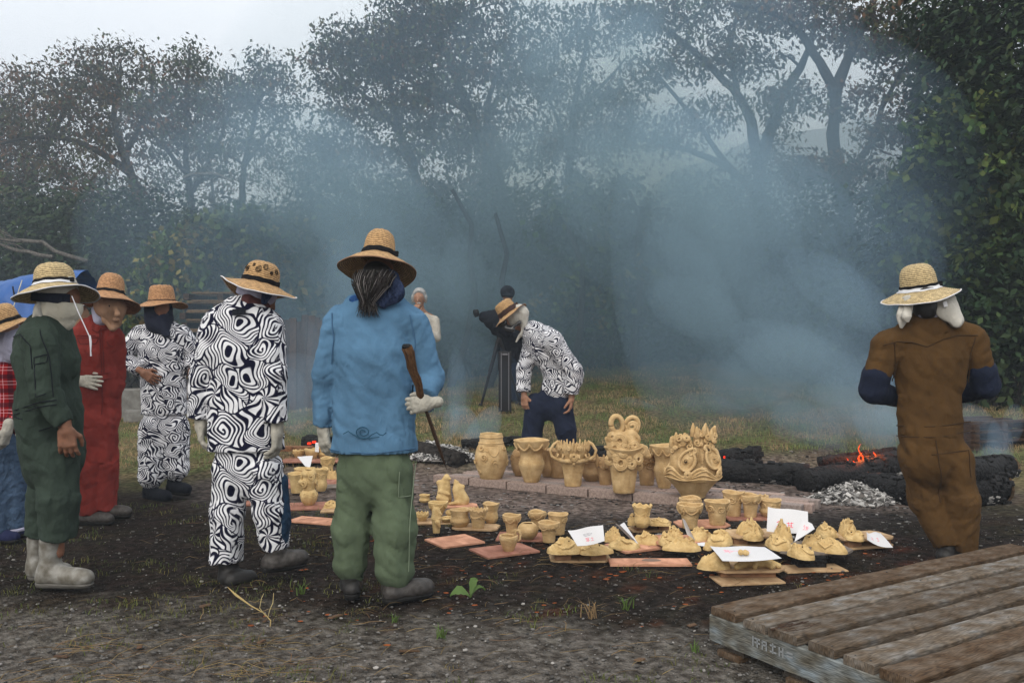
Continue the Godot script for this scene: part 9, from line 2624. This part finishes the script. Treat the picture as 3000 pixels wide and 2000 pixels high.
func ash_heap(label: String, at: Vector3, w: float, hgt: float, d: float, count: int, sd: int, group := "") -> void:
	var t := thing("ash_heap", label, "ash heap", at, 0.0, group)
	var p := PackedVector3Array()
	var cols := PackedColorArray()
	for j in 15:
		for i in 25:
			var a := TAU * (i % 24) / 24.0
			var q := 1.0 - j / 14.0
			var y := hgt * pow(1.0 - q, 1.1) * (0.8 + 0.4 * lump_noise.get_noise_3d(cos(a) * 2 + sd, sin(a) * 2, q * 3)) - 0.01
			var k := 1.0 + 0.2 * lump_noise.get_noise_2d(cos(a) * 2 + sd, sin(a) * 2)
			p.push_back(Vector3(cos(a) * q * w * k, y, sin(a) * q * d * k))
			var c := 0.2 + 0.16 * lump_noise.get_noise_3d(cos(a) * q * 5 + sd, sin(a) * q * 5, 9)
			cols.push_back(Color(c, c * 0.93, c * 0.88))
	var mb := MB.new()
	mb.grid(p, 25, 15, true, true, Color.WHITE, PackedVector2Array(), cols)
	part(t, "heap", mb.mesh(), M.ash)
	var fb := MB.new()
	var r := RandomNumberGenerator.new()
	r.seed = sd
	for k in int(count * 2.2):
		var a := r.randf_range(0, TAU)
		var q := sqrt(r.randf_range(0, 1.1))
		var y := hgt * maxf(0.0, 1.0 - q) * 0.95
		var s := 0.006 + 0.026 * pow(r.randf(), 2.0)
		var g := r.randf_range(0.16, 0.55) if r.randf() < 0.7 else r.randf_range(0.03, 0.12)
		fb.box(Vector3(s * 1.7, s * 0.4, s), Transform3D(Basis.from_euler(Vector3(r.randf_range(-0.9, 0.9), r.randf_range(0, TAU), r.randf_range(-0.9, 0.9))), Vector3(cos(a) * q * w, y + 0.008, sin(a) * q * d)), Color(g, g * 0.98, g * 0.96), s * 0.1)
	stuff(part(t, "ash_flakes", fb.mesh(), M.ash))


func flame(parent: Node3D, at: Vector3, hgt: float, w: float, sd: float) -> void:
	var mb := MB.new()
	var path := PackedVector3Array()
	var rad := PackedFloat32Array()
	for k in 9:
		var s := k / 8.0
		path.push_back(at + Vector3(0.02 * sin(s * 7.0 + sd), hgt * s, 0.012 * cos(s * 6.0 + sd)))
		rad.push_back(w * pow(sin(PI * clampf(0.16 + 0.84 * s, 0, 1)), 0.8) * (1.0 - 0.45 * s))
	mb.tube(path, rad, 7, Color.WHITE, 0.5)
	part(parent, "flame", mb.mesh(), M.flame)


func make_fire() -> void:
	var yy := 0.09
	burnt_log("burnt_log", "long blackened log lying across the back of the ash, behind the flame-crested bowl", V(1.804, 0.094, -8.319), V(2.717, 0.09, -7.951), 0.11, 0.1, M.char)
	burnt_log("burnt_log", "short charred log with ashy squares, resting on the long blackened log", V(2.033, 0.167, -8.586), V(2.44, 0.216, -8.538), 0.07, 0.075, M.char)
	burnt_log("burnt_log", "charred log meeting the fire from the right, flames on its end", V(2.544, 0.08, -7.611), V(3.77, 0.142, -8.394), 0.1, 0.12, M.char)
	burnt_log("burnt_log", "black log in front of the flames reaching behind the brown coverall", V(3.03, 0.09, -7.451), V(3.338, 0.1, -6.791), 0.1, 0.125, M.char)
	burnt_log("burnt_log", "sawn log end jutting out to the right of the brown coverall", V(3.401, 0.13, -6.918), V(3.984, 0.12, -7.082), 0.14, 0.135, M.char, true)
	burnt_log("burnt_log", "upper black log right of the brown coverall", V(3.462, 0.28, -6.834), V(4.164, 0.26, -7.298), 0.1, 0.1, M.char, true)
	burnt_log("burnt_log", "thin blackened pole behind the flames", V(2.96, 0.148, -8.414), V(3.732, 0.236, -8.45), 0.045, 0.05, M.char)
	burnt_log("burnt_log", "smouldering log left behind the tall jar, mostly ash", V(-1.034, 0.205, -9.074), V(-0.492, 0.127, -8.63), 0.085, 0.08, M.bark)
	burnt_log("burnt_log", "dark thin log lying behind the bending person's feet", V(-0.536, 0.22, -9.254), V(0.09, 0.247, -9.434), 0.05, 0.045, M.char)
	burnt_log("burnt_log", "black log between the crown-rimmed pot and the tallest vase, at the back", V(0.721, 0.176, -8.794), V(1.078, 0.188, -8.842), 0.07, 0.07, M.char)
	burnt_log("burnt_log", "dark smouldering log with glowing spots at the left, behind the crowd of pots", V(-2.22, 0.217, -9.454), V(-1.923, 0.216, -9.294), 0.085, 0.08, M.char)
	burnt_log("burnt_log", "black log far right of the ash in the smoke", V(1.092, 0.122, -8.606), V(1.553, 0.105, -8.539), 0.06, 0.06, M.char)
	for k in 2:
		var a: Vector3 = [V(-2.333, 0.218, -8.962), V(-1.983, 0.231, -8.998)][k]
		var mb := MB.new()
		mb.box(Vector3(0.36 if k == 0 else 0.2, 0.045, 0.12), Transform3D(Basis(Vector3.UP, 0.05), Vector3(0.1, 0, 0)), Color.WHITE, 0.004)
		var o := part(self, "plank_end", mb.mesh(), M.plank_orange)
		o.position = a
		tag(o, ["orange-brown plank lying left of the smouldering log", "orange-brown plank end right of the smouldering log"][k], "plank")
	ash_heap("big heap of white ash and charcoal left of the brown coverall", V(2.805, -0, -7.163), 0.36, 0.17, 0.24, 420, 3)
	ash_heap("low bank of pale ash along the long blackened log", V(2.466, 0.004, -8.311), 0.6, 0.06, 0.18, 260, 5)
	ash_heap("bank of white ash flakes left of the tall jar", V(-0.669, 0.132, -8.866), 0.42, 0.09, 0.2, 360, 7)
	ash_heap("grey ash right beside the blue jacket's stick", V(-0.879, 0.166, -9.206), 0.4, 0.1, 0.25, 240, 11)
	ash_heap("small ash heap left of the flame-crested bowl's log", V(2.031, 0.024, -8.399), 0.3, 0.05, 0.14, 120, 13)
	ash_heap("ash heap behind the flames right of the big white heap", V(3.587, 0.004, -8.311), 0.3, 0.12, 0.2, 120, 17)
	# embers and flames
	var em := thing("ember_patch", "glowing embers at the end of the long blackened log", "embers", V(2.904, 0.024, -8.399))
	for k in 9:
		var mb := MB.new()
		mb.box(Vector3(rnd(0.015, 0.05), 0.012, rnd(0.015, 0.03)), Transform3D(Basis.from_euler(Vector3(0, rnd(0, 3), 0.3)), Vector3(rnd(-0.16, 0.1), rnd(0.0, 0.04), rnd(0.0, 0.06))), Color.WHITE, 0.003)
		part(em, "ember", mb.mesh(), M.ember)
	em = thing("ember_patch", "two glowing embers on the smouldering log at the left", "embers", V(-2.029, 0.265, -9.062))
	for k in 4:
		var mb := MB.new()
		mb.box(Vector3(0.035, 0.02, 0.02), Transform3D(Basis(Vector3.UP, k), Vector3(-0.07 + 0.05 * k, 0.015 * (k % 2), 0.05)), Color.WHITE, 0.003)
		part(em, "ember", mb.mesh(), M.ember)
	em = thing("ember_patch", "red embers between the ashy squares of the short charred log", "embers", V(2.205, 0.167, -8.586))
	for k in 6:
		var mb := MB.new()
		mb.box(Vector3(0.02, 0.045, 0.012), Transform3D(Basis(Vector3.UP, k), Vector3(-0.2 + 0.07 * k, 0.01 * (k % 2), 0.085)), Color.WHITE, 0.003)
		part(em, "ember", mb.mesh(), M.ember)
	var fa: Vector3 = V(3.332, 0.061, -8.347)
	var fl := thing("fire", "orange flames licking the charred log left of the brown coverall", "fire", fa)
	for q in [[-0.14, 0.02, 0.2, 0.03], [-0.07, 0.04, 0.15, 0.024], [0.0, 0.03, 0.27, 0.03], [0.05, 0.05, 0.16, 0.022], [0.13, 0.06, 0.24, 0.024], [0.28, 0.1, 0.12, 0.02], [0.2, 0.12, 0.1, 0.018], [-0.02, 0.08, 0.34, 0.018]]:
		flame(fl, Vector3(q[0], q[1], q[1]), q[2] * 0.62, q[3] * 0.55, q[0] * 30.0)
	var om := OmniLight3D.new()
	om.name = "flame_light"
	om.light_color = Color(1.0, 0.45, 0.15)
	om.light_energy = 0.25
	om.light_size = 0.1
	om.omni_range = 6.0
	om.omni_attenuation = 2.0
	om.shadow_enabled = true
	om.position = fa + Vector3(0.02, 0.2, 0.16)
	add_child(om)


func puff(parent: Node3D, m: FogMaterial, at: Vector3, size: Vector3, tilt := Vector3.ZERO) -> void:
	var f := FogVolume.new()
	f.name = "puff"
	f.shape = RenderingServer.FOG_VOLUME_SHAPE_ELLIPSOID
	f.size = size
	f.material = m
	f.position = at
	f.rotation = tilt
	parent.add_child(f, true)


func make_smoke() -> void:
	var lev := []
	for k in 4:
		var m := FogMaterial.new()
		m.resource_name = "smoke"
		m.density = [0.06, 0.13, 0.21, 0.45][k]
		m.albedo = Color(0.74, 0.905, 1.06)
		lev.push_back(m)
	var r := RandomNumberGenerator.new()
	r.seed = 12
	# each plume: a chain of points with a width; puffs are strewn along it
	var plumes := [
		["smoke_plume", "blue smoke rising from the flames and drifting left across the trees", [[V(3.842, 0.136, -8.9), 0.45], [V(3.714, 0.55, -9.3), 0.8], [V(3.62, 1.095, -10), 1.2], [V(3.433, 1.793, -11), 1.7], [V(2.954, 2.827, -12.2), 2.2], [V(2.141, 4.012, -13.2), 2.6], [V(1.57, 5.301, -14), 2.8]], 24],
		["smoke_plume", "pale smoke lying low over the grass bank left of the brown coverall", [[V(3.834, 0.236, -9.2), 0.7], [V(3.518, 0.445, -10), 1.0], [V(3.101, 0.748, -11), 1.2], [V(2.544, 0.94, -12), 1.3]], 12],
		["smoke_plume", "smoke from the smouldering log at the left drifting up between the two backs", [[V(-2.025, 0.307, -9.4), 0.5], [V(-2.137, 0.932, -10.4), 0.9], [V(-2.297, 1.821, -11.6), 1.5], [V(-2.856, 2.903, -12.8), 2.0], [V(-3.896, 4.038, -14), 2.4]], 13],
		["smoke_plume", "smoke rising behind the blue jacket towards the bending person", [[V(-0.78, 0.213, -9.4), 0.45], [V(-0.655, 0.568, -10.4), 0.7], [V(-0.595, 1.115, -12.4), 1.0], [V(-1.314, 2.309, -13.4), 1.8]], 10],
		["smoke_plume", "wisp of white smoke right of the brown coverall's legs", [[V(4.786, -0.04, -8.6), 0.25], [V(4.864, 0.162, -8.7), 0.35], [V(4.831, 0.528, -9), 0.6]], 6],
		["smoke_plume", "bright streak of smoke slanting across the upper middle of the trees", [[V(0.362, 4.188, -13.4), 1.3], [V(0.899, 5.128, -13.4), 1.5], [V(1.799, 6.278, -13.6), 1.6]], 8]]
	for pl in plumes:
		var t := Node3D.new()
		t.name = numbered(pl[0])
		add_child(t)
		tag(t, pl[1], "smoke")
		stuff(t)
		var pts: Array = pl[2]
		for k in int(pl[3]):
			var s := (k + r.randf()) / float(pl[3]) * (pts.size() - 1)
			var i := mini(int(s), pts.size() - 2)
			var c: Vector3 = pts[i][0].lerp(pts[i + 1][0], s - i)
			var w: float = lerpf(pts[i][1], pts[i + 1][1], s - i)
			var dir: Vector3 = (pts[i + 1][0] - pts[i][0]).normalized()
			var at := c + Vector3(r.randfn() * 0.4, r.randfn() * 0.34, r.randfn() * 0.3) * w
			var big := r.randf()
			var sz := w * (0.55 + 0.9 * big * big)
			var lv := 3 if (w < 0.7 and big < 0.6) else 2 if (w < 1.4 and big < 0.55) else 1 if big < 0.5 else 0
			var ang := atan2(dir.y, dir.x) + r.randfn() * 0.35
			puff(t, lev[lv], at, Vector3(sz * r.randf_range(1.3, 2.3), sz * r.randf_range(0.5, 0.95), sz * r.randf_range(1.2, 2.0)), Vector3(0, r.randf_range(-0.3, 0.3), ang))
	# thin smoke hanging over the whole middle
	var t := Node3D.new()
	t.name = "smoke_veil"
	add_child(t)
	tag(t, "thin blue smoke hanging in front of the trees", "smoke")
	stuff(t)
	for q in [[V(0.906, 2.694, -14.6), Vector3(13, 4.4, 4.0)], [V(3.021, 3.005, -13.6), Vector3(8, 5.0, 5.0)], [V(-2.709, 3.107, -14.4), Vector3(9, 4.2, 4.4)], [V(0.028, 1.661, -14.2), Vector3(11, 2.6, 3)], [V(2.369, 5.254, -14.6), Vector3(7.5, 6, 5)], [V(-0.946, 4.987, -15), Vector3(9, 7, 4)], [V(4.854, 3.114, -13.4), Vector3(5, 6, 4)]]:
		puff(t, lev[0], q[0], q[1])
	# morning mist: a thin bank among the trees, a deep one before the hill
	t = Node3D.new()
	t.name = "mist"
	add_child(t)
	tag(t, "pale mist among the trees and in front of the hill", "mist")
	stuff(t)
	var mm := FogMaterial.new()
	mm.density = 0.02
	mm.albedo = Color(0.82, 0.9, 0.97)
	puff(t, mm, Vector3(-1, 3.0, -18.5), Vector3(50, 15, 11))
	var far := FogMaterial.new()
	far.density = 0.009
	far.albedo = Color(0.93, 0.96, 0.99)
	puff(t, far, Vector3(75, 5, -95), Vector3(240, 80, 90))


func _ready() -> void:
	rng.seed = 2024
	var cam := Camera3D.new()
	cam.name = "camera"
	cam.fov = 42.81
	cam.position = Vector3(0, 1.27, 0)
	cam.rotation.x = 0.0055
	cam.near = 0.1
	cam.far = 900.0
	add_child(cam)
	cam.current = true
	var we := WorldEnvironment.new()
	we.name = "environment"
	var env := Environment.new()
	env.background_mode = Environment.BG_SKY
	var sm := ProceduralSkyMaterial.new()
	sm.sky_top_color = Color(1.1, 1.115, 1.135)
	sm.sky_horizon_color = Color(0.78, 0.79, 0.805)
	sm.sky_curve = 1.0
	sm.sky_energy_multiplier = 1.0
	sm.ground_bottom_color = Color(0.3, 0.29, 0.27)
	sm.ground_horizon_color = Color(0.75, 0.76, 0.77)
	sm.sun_angle_max = 30.0
	var sky := Sky.new()
	sky.sky_material = sm
	env.sky = sky
	env.tonemap_mode = Environment.TONE_MAPPER_LINEAR
	env.tonemap_exposure = 1.8
	env.sdfgi_enabled = true
	env.ssao_enabled = true
	env.ssil_enabled = true
	env.volumetric_fog_enabled = true
	env.volumetric_fog_density = 0.0
	env.fog_enabled = true
	env.fog_density = 0.003
	env.fog_light_color = Color(0.86, 0.92, 0.98)
	we.environment = env
	add_child(we)
	var sun := DirectionalLight3D.new()
	sun.name = "overcast_sun"
	sun.light_energy = 0.5
	sun.light_color = Color(1.0, 0.98, 0.95)
	sun.light_angular_distance = 60.0
	sun.shadow_enabled = true
	sun.rotation_degrees = Vector3(-42, -22, 0)
	add_child(sun)
	make_materials()
	make_ground()
	make_plants()
	make_pallets()
	make_people()
	var y := make_bricks()
	make_big_pots(y)
	make_small_pots()
	make_fire()
	make_litter()
	finish_jobs()
	finish_seams()
	make_smoke()
